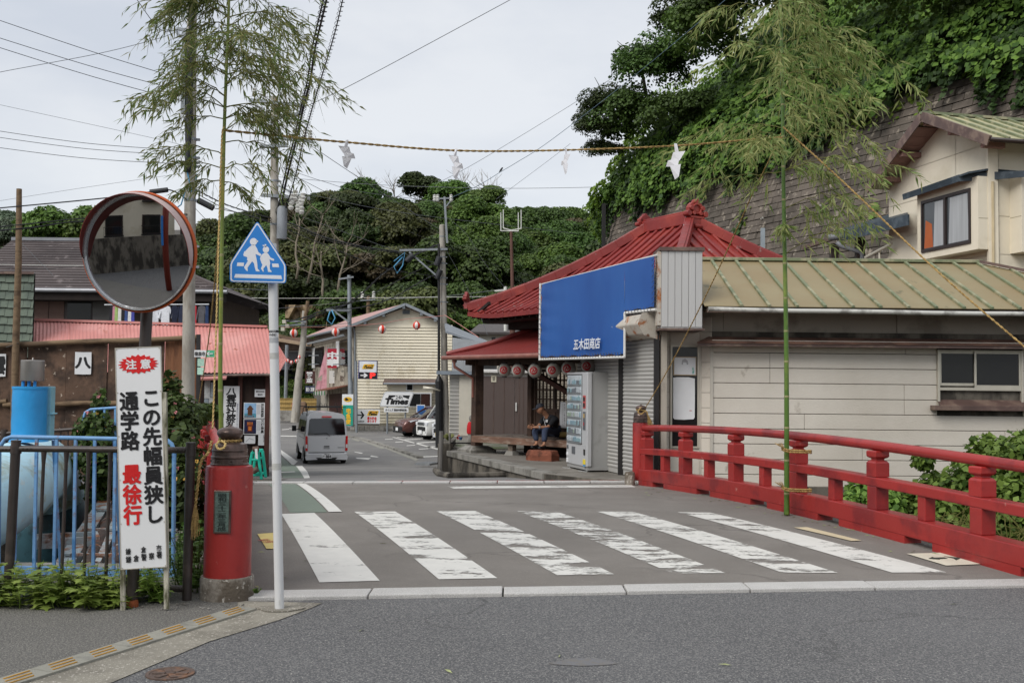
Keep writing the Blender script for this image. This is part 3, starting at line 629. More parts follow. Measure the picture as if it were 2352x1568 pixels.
mb=MB(Mp);mb.box(-.062,-.155,-.02,.062,.155,.006);mb.build('plaque_frame',M_BRZ,np_,bevel=.004)
mb=MB(Mp);mb.box(-.05,-.143,0,.05,.143,.008);pq=mb.build('plaque',mat('verdigris bronze','#5d6f68',rough=.55,metal=.4,v=.2,s=15,b=.3,bs=50),np_)
text('昭\n和\n三\n十\n二\n年\n三\n月\n成',Mp,-.03,-.135,.032,.135,mat('dark bronze lettering','#333c3a',rough=.5,metal=.4),pq,bold=.015,z=.0125)
giboshi('bridge_post','red bridge post at the far end of the left railing behind the pink flowers',-4.95,16.9,.165,0,1.27)
fp=giboshi('bridge_post','red bridge post with rope tied round it in front of the grey shutters',2.13,17.2,.135,-.03,1.31,base=False)
mb=MB(fr(1.93,17.0,-.03));mb.lathe([(.001,0),(.085,0),(.083,.22),(.07,.245),(.001,.25)],20);mb.build('stone_bollard',M_POSTC,None,smooth=35,label='short round granite stub at the foot of the far right red post',cat='bollard')
def railing(name,label,a,b,n,y_first,side,span_end=None):
    a=V(*a,0);b=V(*b,0);L_=(b-a).length;d=(b-a).normalized();o=thing(name,label,'bridge railing',(a.x,a.y,0))
    def zz(s):q=a+d*s;return zg(q.x,q.y)
    def pt(s,h):q=a+d*s;return V(q.x,q.y,zz(s)+h)
    S=[i*L_/24 for i in range(25)];xx=V(d.y,-d.x,0)
    def strip(w,h0,h1,nm,cuts=None,bev=.012):
        mb=MB();vs=[];fs=[]
        for s in S:
            lo=h0
            vs += [pt(s,lo)+xx*w/2,pt(s,lo)-xx*w/2,pt(s,h1)-xx*w/2,pt(s,h1)+xx*w/2]
        for i in range(len(S)-1):
            for k in range(4):fs.append((4*i+k,4*i+(k+1) % 4,4*i+4+(k+1) % 4,4*i+4+k))
        fs += [(0,3,2,1),tuple(4*(len(S)-1)+k for k in (0,1,2,3))]
        mb.add(vs,fs);return mb.build(nm,M_RED,o,bevel=bev)

    strip(.20,.075,.262,'bottom_beam')
    sp=L_/n;gaps=[sp*(i+.5) for i in range(n)]
    s0=0
    for g in gaps+[L_+.0]:
        e_=(g-.21) if g < L_ else L_
        mb=MB();k=max(2,int((e_-s0)/.4));vs=[];fs=[]
        for i in range(k+1):
            s=s0+(e_-s0)*i/k;ex=0
            lo_s=s
            vs += [pt(lo_s,-.01)+xx*.0985,pt(lo_s,-.01)-xx*.0985,pt(s,.078)-xx*.0985,pt(s,.078)+xx*.0985]
        for i in range(k):
            for q in range(4):fs.append((4*i+q,4*i+(q+1) % 4,4*i+4+(q+1) % 4,4*i+4+q))
        fs += [(0,3,2,1),tuple(4*k+q for q in (0,1,2,3))];mb.add(vs,fs);mb.build('beam_foot',M_RED,o);s0=g+.21
    strip(.165,.50,.60,'middle_rail')
    mb=MB();mb.tube([pt(s,.925) for s in S],.052,18);mb.build('top_rail',M_RED,o,smooth=50)
    R4=Matrix(((d.x,-d.y,0,0),(d.y,d.x,0,0),(0,0,1,0),(0,0,0,1)))
    for i in range(n+1):
        s=sp*i+(.0 if i else .12)-(0 if i < n else .12);q=pt(s,0);M=Matrix.Translation(q) @ R4
        mb=MB(M);mb.box(-.08,-.078,.26,.08,.078,.502);mb.build('post',M_RED,o,bevel=.008)
        mb=MB(M);h=.068
        prof=[(.084,.60),(.084,.745),(.07,.765),(.048,.775),(.048,.79),(.07,.80),(.084,.812),(.084,.862),(.075,.875)]
        vs=[];
        for w,z in prof:vs += [(-w,-w,z),(w,-w,z),(w,w,z),(-w,w,z)]
        fs=[(4*j+k,4*j+(k+1) % 4,4*j+4+(k+1) % 4,4*j+4+k) for j in range(len(prof)-1) for k in range(4)]+[(3,2,1,0),tuple(4*(len(prof)-1)+k for k in range(4))]
        mb.add(vs,fs);mb.build('post_head',M_RED,o,bevel=.006)
        if i < n:
            q=pt(s+sp/2-(.06 if i == 0 else 0),0);mb=MB(Matrix.Translation(q) @ R4);mb.box(-.06,-.06,.26,.06,.06,.502);mb.build('short_post',M_RED,o,bevel=.008)
    return o
dR=V(.283,-1,0).normalized()
railing('bridge_railing','arched red railing along the right side of the bridge',(2.13+.04,17.2-.12),(2.13+.283*9.15,17.2-9.15),6,16.9,1)
railing('bridge_railing','arched red railing on the left side behind the near red post',(-2.16,8.0),(-4.9,16.75),6,8,-1)
giboshi('bridge_post','red bridge post just past the right edge of the picture',2.13+.283*9.3,17.2-9.3,.172,0,1.288)
# ---------- shop with grey shutters and beige siding ----------
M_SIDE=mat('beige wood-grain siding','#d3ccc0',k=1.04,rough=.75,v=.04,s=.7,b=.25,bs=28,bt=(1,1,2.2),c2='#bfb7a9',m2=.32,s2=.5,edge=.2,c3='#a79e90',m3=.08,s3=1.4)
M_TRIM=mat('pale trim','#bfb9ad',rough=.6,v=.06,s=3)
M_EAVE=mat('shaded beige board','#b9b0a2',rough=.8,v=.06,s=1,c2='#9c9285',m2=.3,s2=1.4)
M_BRN=mat('brown metal flashing','#5d4a44',rough=.5,v=.2,s=3,b=.1,c2='#7a675b',m2=.35,s2=3)
M_GRF=mat('green verdigris roof','#8b8163',rough=.55,v=.08,s=.8,b=.06,c2='#86714f',m2=.5,s2=.5,edge=.22,c3='#6d664b',m3=.12,s3=2.5,spec=.4)
M_BAT=mat('green roof batten','#6f775b',rough=.55,v=.15,s=3,c2='#9a967a',m2=.4,s2=4)
M_SHUT=mat('grey roller shutter','#b2b0ab',rough=.5,metal=.15,v=.08,s=2,b=.05,c2='#8d7f72',m2=.2,s2=1.6,st=(1,1,.4))
M_BLK_=mat('black frame','#262424',rough=.5,v=.2)
M_DG=mat('dark window glass',(.016,.017,.017),rough=.05,v=.1,b=0,spec=.3)
M_ALU=mat('aluminium frame','#c2bcad',rough=.4,metal=.35,v=.08,s=5,b=0)
M_WHT=mat('white enamel','#d4d3cf',rough=.45,v=.05,s=4,b=.03)
M_GUT=mat('pale gutter','#c0bfb8',rough=.4,v=.08,s=3,b=0,c2='#8e8c86',m2=.3,s2=3)
shop=thing('shop_building','low shop with grey shutters, beige siding and green metal roof right of the vending machine','shop',(2.45,17.5,0))
YW=17.6
def zat(px,py,Y):return P(px,py,Y).z
def xat(px,Y):return P(px,884,Y).x

x0,x1=xat(1633,YW),10.6;zt=zat(1700,795.5,YW);pitch=.2545
wx0,wx1,wzb,wzt=xat(2152,YW),xat(2349,YW),zat(2250,937,YW),zat(2250,804,YW)
jts={0:[6.63],1:[4.35],2:[4.35],3:[6.61],4:[6.61],5:[4.93],6:[8.3],7:[5.9],8:[8.0]}
z=zt+.16;
for r_ in range(0,10):
    zb=zt-.255*r_-.0-.10;ztp=zb+.245 if r_ else zt+.02
    js=[x0]+[x0-x0+j for j in jts.get(r_,[])]+[x1]
    for i in range(len(js)-1):
        a,b=js[i]+.003,js[i+1]-.003
        segs=[(a,b)]
        if ztp > wzb and zb < wzt-.02:segs=[(a,min(b,wx0))]+([(wx1,b)] if b > wx1 else [])
        for a_,b_ in segs:
            if b_-a_ < .05:continue
            mb=MB();mb.box(a_,YW,zb,b_,YW+.02,ztp);mb.build('siding_board',M_SIDE,shop,bevel=.005,bseg=1)
mb=MB();mb.box(x0,YW+.02,-.0,x1,YW+.12,zt+.25);mb.build('wall',M_CONCD,shop)
mb=MB();mb.box(x0,YW+.05,-2.4,x1,YW+.3,-.05);mb.build('foundation',M_CONCD,shop)

YD=17.78;xd0,xd1=2.47,xat(1608,YD)
for r_ in range(11):
    zb=-.02+.255*r_;
    mb=MB();mb.box(xd0+.06,YD,zb,xat(1539,YD)-.01,YD+.02,zb+.248);mb.build('siding_board',M_SIDE,shop)
    mb=MB();A_=V(xd1+.0,YD-.01,zb);B_=V(x0,YW,zb);mb.slab(A_,B_,B_+V(0,0,.248),A_+V(0,0,.248),.02);mb.build('siding_board',M_SIDE,shop)
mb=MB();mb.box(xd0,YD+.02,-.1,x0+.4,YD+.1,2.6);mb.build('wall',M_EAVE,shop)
mb=MB();mb.beam((x0+.01,YW-.005,0),(x0+.01,YW-.005,zt+.05),.05,.03);mb.beam((xd1,YD-.02,0),(xd1,YD-.02,zt+.05),.03,.03);mb.beam((xd0+.03,YD-.01,0),(xd0+.03,YD-.01,2.7),.06,.06);mb.build('corner_trim',M_TRIM,shop)

dz0,dz1=zat(1570,1029,YD),zat(1570,792,YD);dx0,dx1=xat(1539,YD),xat(1606,YD)
mb=MB();mb.box(dx0,YD-.03,dz0,dx0+.035,YD+.02,dz1);mb.box(dx1-.035,YD-.03,dz0,dx1,YD+.02,dz1);mb.box(dx0+.035,YD-.03,dz0,dx1-.035,YD+.02,dz0+.035);mb.box(dx0+.035,YD-.03,dz1-.035,dx1-.035,YD+.02,dz1);dw=mb.build('display_window',M_ALU,shop,bevel=.004)
mb=MB();mb.box(dx0+.035,YD-.01,dz0+.035,dx1-.035,YD+.015,dz1-.035);mb.build('glass',M_DG,dw)
mb=MB();mb.box(dx0+.0,YD-.005,dz1-.035,dx1,YD+.02,dz1+.25);mb.build('wall',M_SIDE,shop);mb=MB();mb.box(dx0,YD-.005,0,dx1,YD+.02,dz0);mb.build('wall',M_SIDE,shop)
M_PAPW=mat('white paper','#d9dadb',rough=.8,v=.04,s=4,b=.06,bs=6)
po=thing('poster','framed sketch of a bobbed head with green lettering in the shop display window','poster',(dx0+.25,YD-.02,1.95))
pz0,pz1=zat(1570,862,YD),zat(1570,819,YD)
mb=MB();mb.box(dx0+.05,YD-.035,pz0,dx1-.055,YD-.015,pz1);mb.build('frame',mat('thin tan frame','#a08c70',rough=.6),po)
mb=MB();mb.box(dx0+.065,YD-.038,pz0+.015,dx1-.07,YD-.03,pz1-.015);mb.build('print',M_PAPW,po)
Mq=frame(((dx0+dx1)/2,YD-.0385,(pz0+pz1)/2),(1,0,0));mb=MB(Mq)
mb.prism([(-.05,.10),(.0,.125),(.045,.09),(.055,.03),(.03,.02),(.02,.06),(-.03,.065),(-.04,.02),(-.06,.03)],0,.001);mb.build('sketch',mat('grey pencil','#a9a9ab',rough=.8),po)
text('私\n便',Mq,.12,-.13,.155,-.02,mat('green ink','#4aa392',rough=.7),po,bold=.02,z=.001)
pz0,pz1=zat(1565,962,YD),zat(1565,862+4,YD)
mb=MB(frame((dx0+.05,YD-.02,pz0),(1,0,0)));w_,h_=dx1-dx0-.13,pz1-pz0
pg=[(0,.02),(.03,-.005),(w_*.5,-.01),(w_-.02,0),(w_,.03),(w_+.004,h_*.5),(w_,h_-.02),(w_-.1,h_),(.06,h_),(.0,h_-.01)]
mb.prism(pg,0,.004);o=mb.build('paper_sheet',M_PAPW,None,label='large blank white sheet curling in the lower shop display window',cat='paper');
mb=MB(frame((dx0+.05,YD-.026,pz0),(1,0,0)));mb.box(w_-.09,.14,0,w_-.05,.15,.001);mb.build('stamp',mat('red ink','#b5383a'),o)

wd=None
mb=MB();t_=.04
mb.box(wx0,YW-.04,wzb,wx0+t_,YW+.05,wzt);mb.box(wx1-t_,YW-.04,wzb,wx1,YW+.05,wzt);mb.box(wx0+t_,YW-.04,wzt-t_*.6,wx1-t_,YW+.05,wzt);zmid=zat(2250,893,YW);mb.box(wx0+t_,YW-.035,zmid-.03,wx1-t_,YW+.05,zmid+.02)
win=mb.build('window',M_ALU,shop,bevel=.004)
xm=xat(2238,YW)
for a_,b_,yy,zlo in ((wx0+t_,xm+.03,0,zmid+.05),(xm-.01,wx1-t_,-.025,zmid+.02)):
    mb=MB();
    for q in ((a_,a_+.035),(b_-.035,b_)):mb.box(q[0],YW+yy-.005,zlo,q[1],YW+yy+.02,wzt-.02)
    mb.box(a_,YW+yy-.004,zlo,b_,YW+yy+.02,zlo+.045);mb.box(a_,YW+yy-.004,wzt-.06,b_,YW+yy+.02,wzt-.02);mb.build('sash',M_ALU,win)
    mb=MB();mb.box(a_+.02,YW+yy+.005,zlo+.03,b_-.02,YW+yy+.012,wzt-.03);mb.build('pane',M_DG,win)
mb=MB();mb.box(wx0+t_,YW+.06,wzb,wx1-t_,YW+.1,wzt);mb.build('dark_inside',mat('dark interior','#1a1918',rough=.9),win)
mb=MB();mb.slab((wx0-.0,YW-.16,wzb+.04),(wx1+.3,YW-.16,wzb+.04),(wx1+.3,YW+.06,wzb+.16),(wx0,YW+.06,wzb+.16),.02);mb.box(wx0-.12,YW-.17,wzb-.04,wx1+.3,YW-.01,wzb+.04);mb.build('sill',M_BRN,win,bevel=.005)

M_EYE=mat('rusty brown metal','#6a4f45',rough=.5,v=.15,s=2,c2='#8d6a5b',m2=.4,s2=1.2)
ze,zh=zat(1700,786.5,YW-.3),zat(1700,768,YW+.15)
xx_=[xat(1600,YW-.3)]+[4.0+i*1.15 for i in range(7)]
for i in range(7):
    a,b=xx_[i]+.003,xx_[i+1]-.003;mb=MB();ta=a+.36 if i == 0 else a
    mb.slab((a,YW-.3,ze),(b,YW-.3,ze),(b,YW+.15,zh),(ta,YW+.15,zh),.015);mb.build('eyebrow_sheet',M_EYE,shop)
mb=MB();mb.box(xx_[0]+.02,YW-.28,ze-.06,11,YW-.25,ze-.012);mb.build('fascia',M_BRN,shop)
mb=MB();mb.box(x0-.02,YW-.2,zt+.02,11,YW+.0,zt+.1);mb.build('trim_board',M_TRIM,shop)
mb=MB();mb.add([(xx_[0],YW-.3,ze-.01),(x0,YW-.3,ze-.02),(x0,YW+.2,ze-.02),(xx_[0]+.2,YD,ze-.02)],[(0,1,2,3)]);mb.build('soffit',M_BRN,shop)

YB=YD;zb0,zb1=zat(1700,778,YB),zat(1700,700,YB)+.1
js=[xat(1617,YB)-.2,3.6,xat(2060,YB),11.2]
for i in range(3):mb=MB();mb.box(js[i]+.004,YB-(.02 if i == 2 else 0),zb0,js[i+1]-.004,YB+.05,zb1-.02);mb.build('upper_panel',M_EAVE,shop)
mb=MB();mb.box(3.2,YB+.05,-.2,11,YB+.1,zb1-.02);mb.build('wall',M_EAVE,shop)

Ye,Yr=16.92,19.5;ze_,zr_=zat(1700,703,Ye),zat(1700,599,Yr);XE0,XE1,XR1=3.12,11.4,xat(2250,Yr)
pan=[];sp=.4515;bx=3.715;
def rp(x,v,h=0.0):
    sl=math.atan2(zr_-ze_,Yr-Ye);return V(x,Ye+(Yr-Ye)*v-h*math.sin(sl),ze_+(zr_-ze_)*v+h*math.cos(sl))
bxs=[bx+sp*i for i in range(18)]
def vmax(x):return 1 if x < XR1 else max(0,1-(x-XR1)/(XE1-XR1))
edges=[XE0]+bxs
for i in range(len(edges)-1):
    a,b=edges[i]+.004,edges[i+1]-.004
    if a > XE1:break
    b=min(b,XE1-.01)
    mb=MB();va,vb=vmax(a),vmax(b);mb.slab(rp(a,0),rp(b,0),rp(b,vb),rp(a,va),.012);mb.build('roof_sheet',M_GRF,shop)
for x in bxs:
    v=vmax(x)
    if v < .05:continue
    mb=MB();mb.beam(rp(x,-.012,.02),rp(x,v,.02),.05,.045,up=(0,-.4,1));mb.build('roof_batten',M_BAT,shop,bevel=.006,bseg=1)
mb=MB();mb.beam(rp(XE0,1,.03),rp(XR1+.05,1,.03),.14,.06);mb.build('ridge_cap',M_BAT,shop,bevel=.01)
mb=MB();mb.beam(rp(XR1,1,.04),rp(XE1,0,.04),.12,.05);mb.build('hip_cap',M_BRN,shop)
mb=MB();mb.slab(rp(XE1,0),(XE1,22.2,ze_),(XR1,Yr,zr_),(XR1,Yr,zr_),.01);mb.add([(XE0,22.2,ze_),(XE1,22.2,ze_),(XR1,Yr,zr_),(XE0,Yr,zr_)],[(0,1,2,3)]);mb.build('rear_slope',M_GRF,shop)
mb=MB();mb.box(XE0+.05,Ye+.06,ze_-.1,XE1-.1,Ye+.1,ze_-.02);mb.add([(XE0,Ye+.06,ze_-.05),(XE1,Ye+.06,ze_-.05),(XE1,YB,ze_-.03),(XE0,YB,ze_-.03)],[(0,1,2,3)]);mb.build('soffit',M_BRN,shop)
gt=[];
for i in range(12):gt.append((XE0+.05+i*.72,Ye-.06,ze_-.055-.010*abs(math.sin(i*.9))-.004*i))
mb=MB();mb.tube(gt,.038,10);mb.build('gutter',M_GUT,shop,smooth=60)

bx0,bx1,bz0,bz1,yb0=xat(1518,17.0),xat(1613,17.0),zat(1566,754,17.0),zat(1566,572,17.0),17.0
M_RIB=mat('grey ribbed sheet','#bdbcba',rough=.45,metal=.2,v=.05,s=1.2,b=.02,c2='#8f857c',m2=.16,s2=.9,st=(1,1,.25))
M_RUSTW=mat('rusty white steel','#b9b2a6',rough=.7,v=.1,s=3,b=.2,c2='#9a5f35',m2=.32,s2=5,c3='#6c4a36',m3=.16,s3=8)
nb=6;wv_=(bx1-bx0)/nb
for i in range(nb):mb=MB();mb.box(bx0+wv_*i+.004,yb0,bz0+.02,bx0+wv_*(i+1)-.004,yb0+.02,bz1-.03);mb.build('sheet_panel',M_RIB,shop,bevel=.004,bseg=1)
mb=MB();mb.box(bx0,yb0+.015,bz0,bx1,yb0+.75,bz1-.02);mb.build('box_body',M_RIB,shop)
mb=MB();mb.box(bx0-.03,yb0-.03,bz1-.03,bx1+.03,yb0+.8,bz1+.03);mb.build('box_trim',M_BRN,shop);mb=MB();mb.box(bx0-.03,yb0-.03,bz0-.03,bx1+.03,yb0+.78,bz0+.0);mb.build('box_trim',M_BRN,shop)
mb=MB();mb.box(bx0-.055,yb0-.0,bz0+.05,bx0-.002,yb0+.3,bz1-.04);mb.build('side_angle',M_RUSTW,shop)

C0=V(2.45,17.42,0);wd_=V(-.285,.9587,0).normalized()
def sw(s,z,off=0):q=C0+wd_*s;return V(q.x,q.y,z)+V(-wd_.y,wd_.x,0)*off
def shutter(s0,s1,z1,nm):
    o=MB();o.slab(sw(s1,.02,.0),sw(s0,.02,.0),sw(s0,.1,.0),sw(s1,.1,.0),.04);sh=o.build('shutter',M_SHUT,shop)
    n=int((z1-.1)/.07)
    prof=[(0,.0),(.012,.018),(.018,.035),(.012,.055),(0,.066)]
    mb=MB();
    for off,dz in prof:pass
    vs=[];fs=[]
    for off,dz in prof:vs += [sw(s0,dz,off),sw(s1,dz,off)]
    for j in range(len(prof)-1):fs.append((2*j+1,2*j,2*j+2,2*j+3))
    mb.add(vs,fs)
    first=mb.build('slat',M_SHUT,sh,smooth=True);first.location.z=.1
    for i in range(1,n):
        c=first.copy();COL.objects.link(c);c.parent=sh;c.location.z=.1+.07*i
    return sh
shutter(.10,1.5,2.46,'near');shutter(1.62,3.9,2.46,'far')
mb=MB();mb.beam(sw(1.56,0,.03),sw(1.56,2.6,.03),.09,.08);mb.beam(sw(.05,0,.02),sw(.05,2.6,.02),.08,.1);mb.build('shutter_guide',M_BLK_,shop)
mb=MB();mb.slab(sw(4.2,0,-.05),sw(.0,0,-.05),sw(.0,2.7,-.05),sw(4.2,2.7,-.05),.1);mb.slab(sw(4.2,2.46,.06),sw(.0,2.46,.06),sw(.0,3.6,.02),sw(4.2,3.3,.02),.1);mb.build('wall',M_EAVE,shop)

mb=MB();
def hs(s,prof):return [sw(s,z,o) for o,z in prof]
pr_=[(.0,2.84),(.30,2.80),(.36,2.64),(.26,2.47),(.0,2.40)]
vs=hs(.0,pr_)+hs(1.15,[(a,b) for a,b in pr_]);n5=len(pr_)
mb.add(vs,[(0,1,2,3,4),(9,8,7,6,5)]+[(i,(i+1) % 5,5+(i+1) % 5,5+i) for i in range(5)]);mb.build('awning_housing',M_RUSTW,shop,bevel=.02)
# ---------- blue cloth sign ----------
S0=V(.56,21.0,0);sd=(V(2.38,17.05,0)-S0);SLn=sd.length;sd.normalize()

Ms=frame((S0.x,S0.y,0),sd);KS=SLn/6.2
bs_=thing('shop_sign','long royal blue cloth shop sign with white lettering laced to a white pipe frame','sign',(S0.x,S0.y,2.1))
M_BLUE=mat('royal blue cloth','#1e4a8c',rough=.5,v=.06,s=.8,b=.12,bs=3,c2='#2a5c9e',m2=.25,s2=.9,edge=.2,st=(1,1,.35),k=1.05)
QS=.76*SLn
poly=[(0,2.14),(4.75,2.10),(4.75,2.86),(SLn,2.86),(SLn,3.80),(0,3.85)]

vs=[];fs=[];nx_,nz_=60,10
def cloth(x0,x1,z0a,z0b,z1a,z1b,nx,nz):
    mb=MB(Ms);v=[];f=[]
    for i in range(nx+1):
        u=i/nx;x=x0+(x1-x0)*u;zl=z0a+(z0b-z0a)*u;zh=z1a+(z1b-z1a)*u
        for j in range(nz+1):
            w=j/nz;o=.012*math.sin(x*1.7)+.004*math.sin(x*5+w*2)+.014*math.exp(-x*2.2)*math.sin(w*30+x*3)+.004*math.sin(w*5+x);sc_=.02*math.exp(-x*3)*math.sin(w*40);v.append((x+sc_,zl+(zh-zl)*w+(.012*math.sin(x*14) if w < .01 else 0),o))
    for i in range(nx):
        for j in range(nz):a=i*(nz+1)+j;f.append((a,a+nz+1,a+nz+2,a+1))
    mb.add(v,f);return mb
c1=cloth(.06,QS-.03,2.17,2.15,3.63,3.73,70,16);c2=cloth(QS-.03,SLn-.10,2.9,2.9,3.73,3.74,26,12);c1.add([],[]);
b0=len(c1.v);c1.v += c2.v;c1.f += [tuple(b0+i for i in f) for f in c2.f];c1.mi += c2.mi
cl_=c1.build('cloth',M_BLUE,bs_,smooth=True)
text('五木田商店',Ms,.350*SLn,2.27,.585*SLn,2.47,mat('white print','#cfd3d8',rough=.6),bs_,bold=.02,z=.05,shear=.15)
mb=MB(Ms);pp_=[(0,2.14),(4.75,2.10),(4.75,2.86),(SLn,2.86)]
for a,b in (((0,2.1),(0,3.65)),((0,2.12),(QS,2.10)),((QS,2.1),(QS,2.86)),((QS,2.86),(SLn-.05,2.86))):mb.tube([(a[0],a[1],0),(b[0],b[1],0)],.024,8)
for x in (.8,1.6,2.4):mb.tube([(x,2.12,-.02),(x,2.3,-.12),(x,3.6,-.12)],.018,6)
mb.tube([(0,3.63,-.03),(SLn,3.76,-.03)],.02,6)
mb.build('pipe_frame',M_WHT,bs_,smooth=60)
mb=MB(Ms)
for i in range(int(QS/.1)-1):
    x=.1+i*.1;a=.035;mb.tube([(x,2.2-.002*i*.1,.03),(x+.03,2.12,.03),(x+.05,2.11,-.03),(x+.08,2.18,.0)],.005,4)
for i in range(14):z_=2.22+i*.1;mb.tube([(.08,z_,.03),(-.02,z_+.02,.03),(-.02,z_+.04,-.02),(.06,z_+.07,0)],.005,4)
for i in range(9):z_=2.95+i*.09;mb.tube([(SLn-.14,z_,.03),(SLn-.04,z_+.03,.06),(SLn-.0,z_+.05,0)],.006,4)
for i in range(int((SLn-QS)/.1)-1):x=QS+.05+i*.1;mb.tube([(x,2.92,.03),(x+.03,2.83,.03),(x+.06,2.86,-.03)],.005,4)
mb.build('lacing',mat('lacing cord','#4a4c50',rough=.8),bs_)
# ---------- vending machine ----------
vo=V(1.41,19.4,0);vf=V(.285,-.9587,0).normalized();vw,vd,vh=1.14,.46,1.86
Mv=frame((vo.x-vf.x*vw,vo.y-vf.y*vw,0),vf)
vm=thing('vending_machine','grey drinks vending machine under the blue shop sign','vending machine',(vo.x,vo.y,0))
M_VM=mat('grey machine steel','#a9a9a7',rough=.42,metal=.25,v=.05,s=1.5,b=.02,c2='#8b8a87',m2=.3,s2=1.2)
M_VMF=mat('silver machine front','#c6c7c8',rough=.35,metal=.25,v=.04,s=2,b=.02)
mb=MB(Mv);mb.box(.01,.06,-vd,vw-.03,vh,-.09);mb.build('body',M_VM,vm,bevel=.01)
mb=MB(Mv);mb.box(0,.10,-.086,vw,vh-.005,0.0);dr=mb.build('door',M_VMF,vm,bevel=.012)
mb=MB(Mv);mb.box(.0,.035,-vd+.02,vw-.02,.095,-.02);mb.build('plinth',M_VM,vm)
mb=MB(Mv);
for x in (.08,vw-.12):mb.tube([(x,0,-.05),(x,.04,-.05)],.02,8);mb.tube([(x,0,-vd+.06),(x,.04,-vd+.06)],.02,8)
mb.beam((.05,.008,.09),(.25,.008,.0),.02,.012);mb.beam((vw-.3,.008,.06),(vw-.05,.008,-.02),.02,.012);mb.build('foot',M_VM,vm)
gx0,gx1,gy0,gy1=.06,.84,.52,1.80
mb=MB(Mv);mb.box(gx0-.02,gy0-.02,.0,gx1+.02,gy1+.02,.006);mb.build('window_frame',M_BLK_,dr)
mb=MB(Mv);mb.box(gx0,gy0,.004,gx1,gy1,.0085);mb.build('display_back',mat('pale display back','#d2dade',rough=.25,v=.12,s=3,b=0),dr)
cans=[mat('can white','#cfd6da',rough=.3),mat('can blue','#9db9c6',rough=.3),mat('can teal','#a3c3ca',rough=.3),mat('can dark','#868c93',rough=.3),mat('can green','#b5c5b5',rough=.3)]
rv=random.Random(3)
for rw_ in range(8):
    zc=gy1-.02-.155*(rw_+1)
    mb=MB(Mv);mb.box(gx0+.01,zc-.035,.008,gx1-.01,zc-.004,.018);mb.build('button_shelf',mat('silver shelf','#a5aaad',rough=.35,metal=.4),dr)
    for k in range(9):
        x=gx0+.05+k*.085;h_=rv.choice((.085,.1,.075));
        mb=MB(Mv @ Matrix.Translation((x,zc,.022)) @ Matrix.Rotation(R(-90),4,'X'));mb.lathe([(.001,0),(.022,0),(.024,.01),(.024,h_-.02),(.016,h_),(.001,h_)],8);
        b=MB(Mv);b.lathe([(.001,0)],3) if False else None
        m2_=MB(Mv @ Matrix.Translation((x,zc,.02)));m2_.box(-.024,0,-.008,.024,h_,.006);m2_.build('drink_can',cans[(rw_*2+k//3+rv.randrange(2)) % 5],dr,bevel=.006,bseg=1)
mb=MB(Mv);mb.box(gx0,gy0,.03,gx1,gy1,.034)
pm=bpy.data.materials.new('machine glass');pm.use_nodes=True;_t=pm.node_tree;_a=_t.nodes.new('ShaderNodeBsdfTransparent');_b=_t.nodes.new('ShaderNodeBsdfGlossy');_b.inputs['Roughness'].default_value=.03;_m=_t.nodes.new('ShaderNodeMixShader');_m.inputs[0].default_value=.10;_t.links.new(_a.outputs[0],_m.inputs[1]);_t.links.new(_b.outputs[0],_m.inputs[2]);_t.links.new(_m.outputs[0],_t.nodes['Material Output'].inputs[0])
mb.build('window_glass',pm,dr)
for (x0_,y0_,x1_,y1_,m_) in ((.93,1.18,1.05,1.42,mat('red panel','#b84a48',rough=.4)),(.945,1.31,1.035,1.39,M_BLK_),(.945,1.2,1.035,1.28,M_BLK_),(.93,.78,1.05,1.12,mat('grey panel','#5c5f63',rough=.4)),(.96,1.0,1.02,1.08,mat('coin tan','#b79a62',rough=.5)),
                                 (.97,.86,1.0,.92,mat('red lamp','#b02020')),(.05,.38,.12,.45,MATS['grey panel']),(.33,.30,.50,.44,MATS['grey panel']),(.98,.31,1.04,.42,M_BLK_),(.95,.14,1.06,.23,mat('yellow label','#d8c23a')),(.96,.10,1.06,.135,mat('blue label','#5f93bd')),(.04,.25,.13,.31,M_PAPW),(.04,.12,.12,.2,M_PAPW)):
    mb=MB(Mv);mb.box(x0_,y0_,.0,x1_,y1_,.012 if m_ in (MATS['grey panel'],MATS['red panel']) else .016);mb.build('coin_panel' if m_ is MATS['grey panel'] else 'label_panel',m_,dr,bevel=.003,bseg=1)
mb=MB(Mv);mb.box(vw,.12,-.08,vw+.004,vh-.02,-.01);mb.build('door_edge',MATS['silver machine front'],dr)
# ---------- temple hall ----------
A0=V(-.81,24.9,0);e1=V(.5,-.866,0);e2=V(.866,.5,0)
hall=thing('temple_hall','wooden temple hall with two-tier red metal roof behind the blue sign','temple hall',A0)
M_ROOF=mat('red painted metal roof','#7c2926',rough=.45,v=.16,s=1.2,b=.10,c2='#93392f',m2=.3,s2=.7,c3='#86736f',m3=.10,s3=3.5,spec=.4)
M_ROOF2=mat('corrugated red sheet','#83332f',rough=.55,v=.08,s=1,b=.05,c2='#7c3332',m2=.35,s2=1)
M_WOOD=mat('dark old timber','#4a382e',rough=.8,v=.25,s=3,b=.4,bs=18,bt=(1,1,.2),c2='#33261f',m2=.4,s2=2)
M_WOODG=mat('grey weathered timber','#6d6258',rough=.85,v=.2,s=2.5,b=.4,bs=20,c2='#4d3f35',m2=.45,s2=3)
Lp=A0+(-e1-e2+V(0,0,0))*.176;Lw,De=7.57,3.04;zE,rise=3.22,1.94
def face(E0,e,inw,Lw_,De_,z0,rs,sag=.16,up=.12):
    def f(a,w,h=0):
        v=w/De_;z_=z0+rs*v-sag*4*v*(1-v)
        c_=max(0,1-(a-w)/1.6)**2+max(0,1-(Lw_-a-w)/1.6)**2;z_ += up*c_*(1-v)**2
        q=E0+e*a+inw*w;return V(q.x,q.y,z_+h)
    return f
LN=Lp+e1*Lw;RR=LN+e2*(2*De);BB=Lp+e2*(2*De)
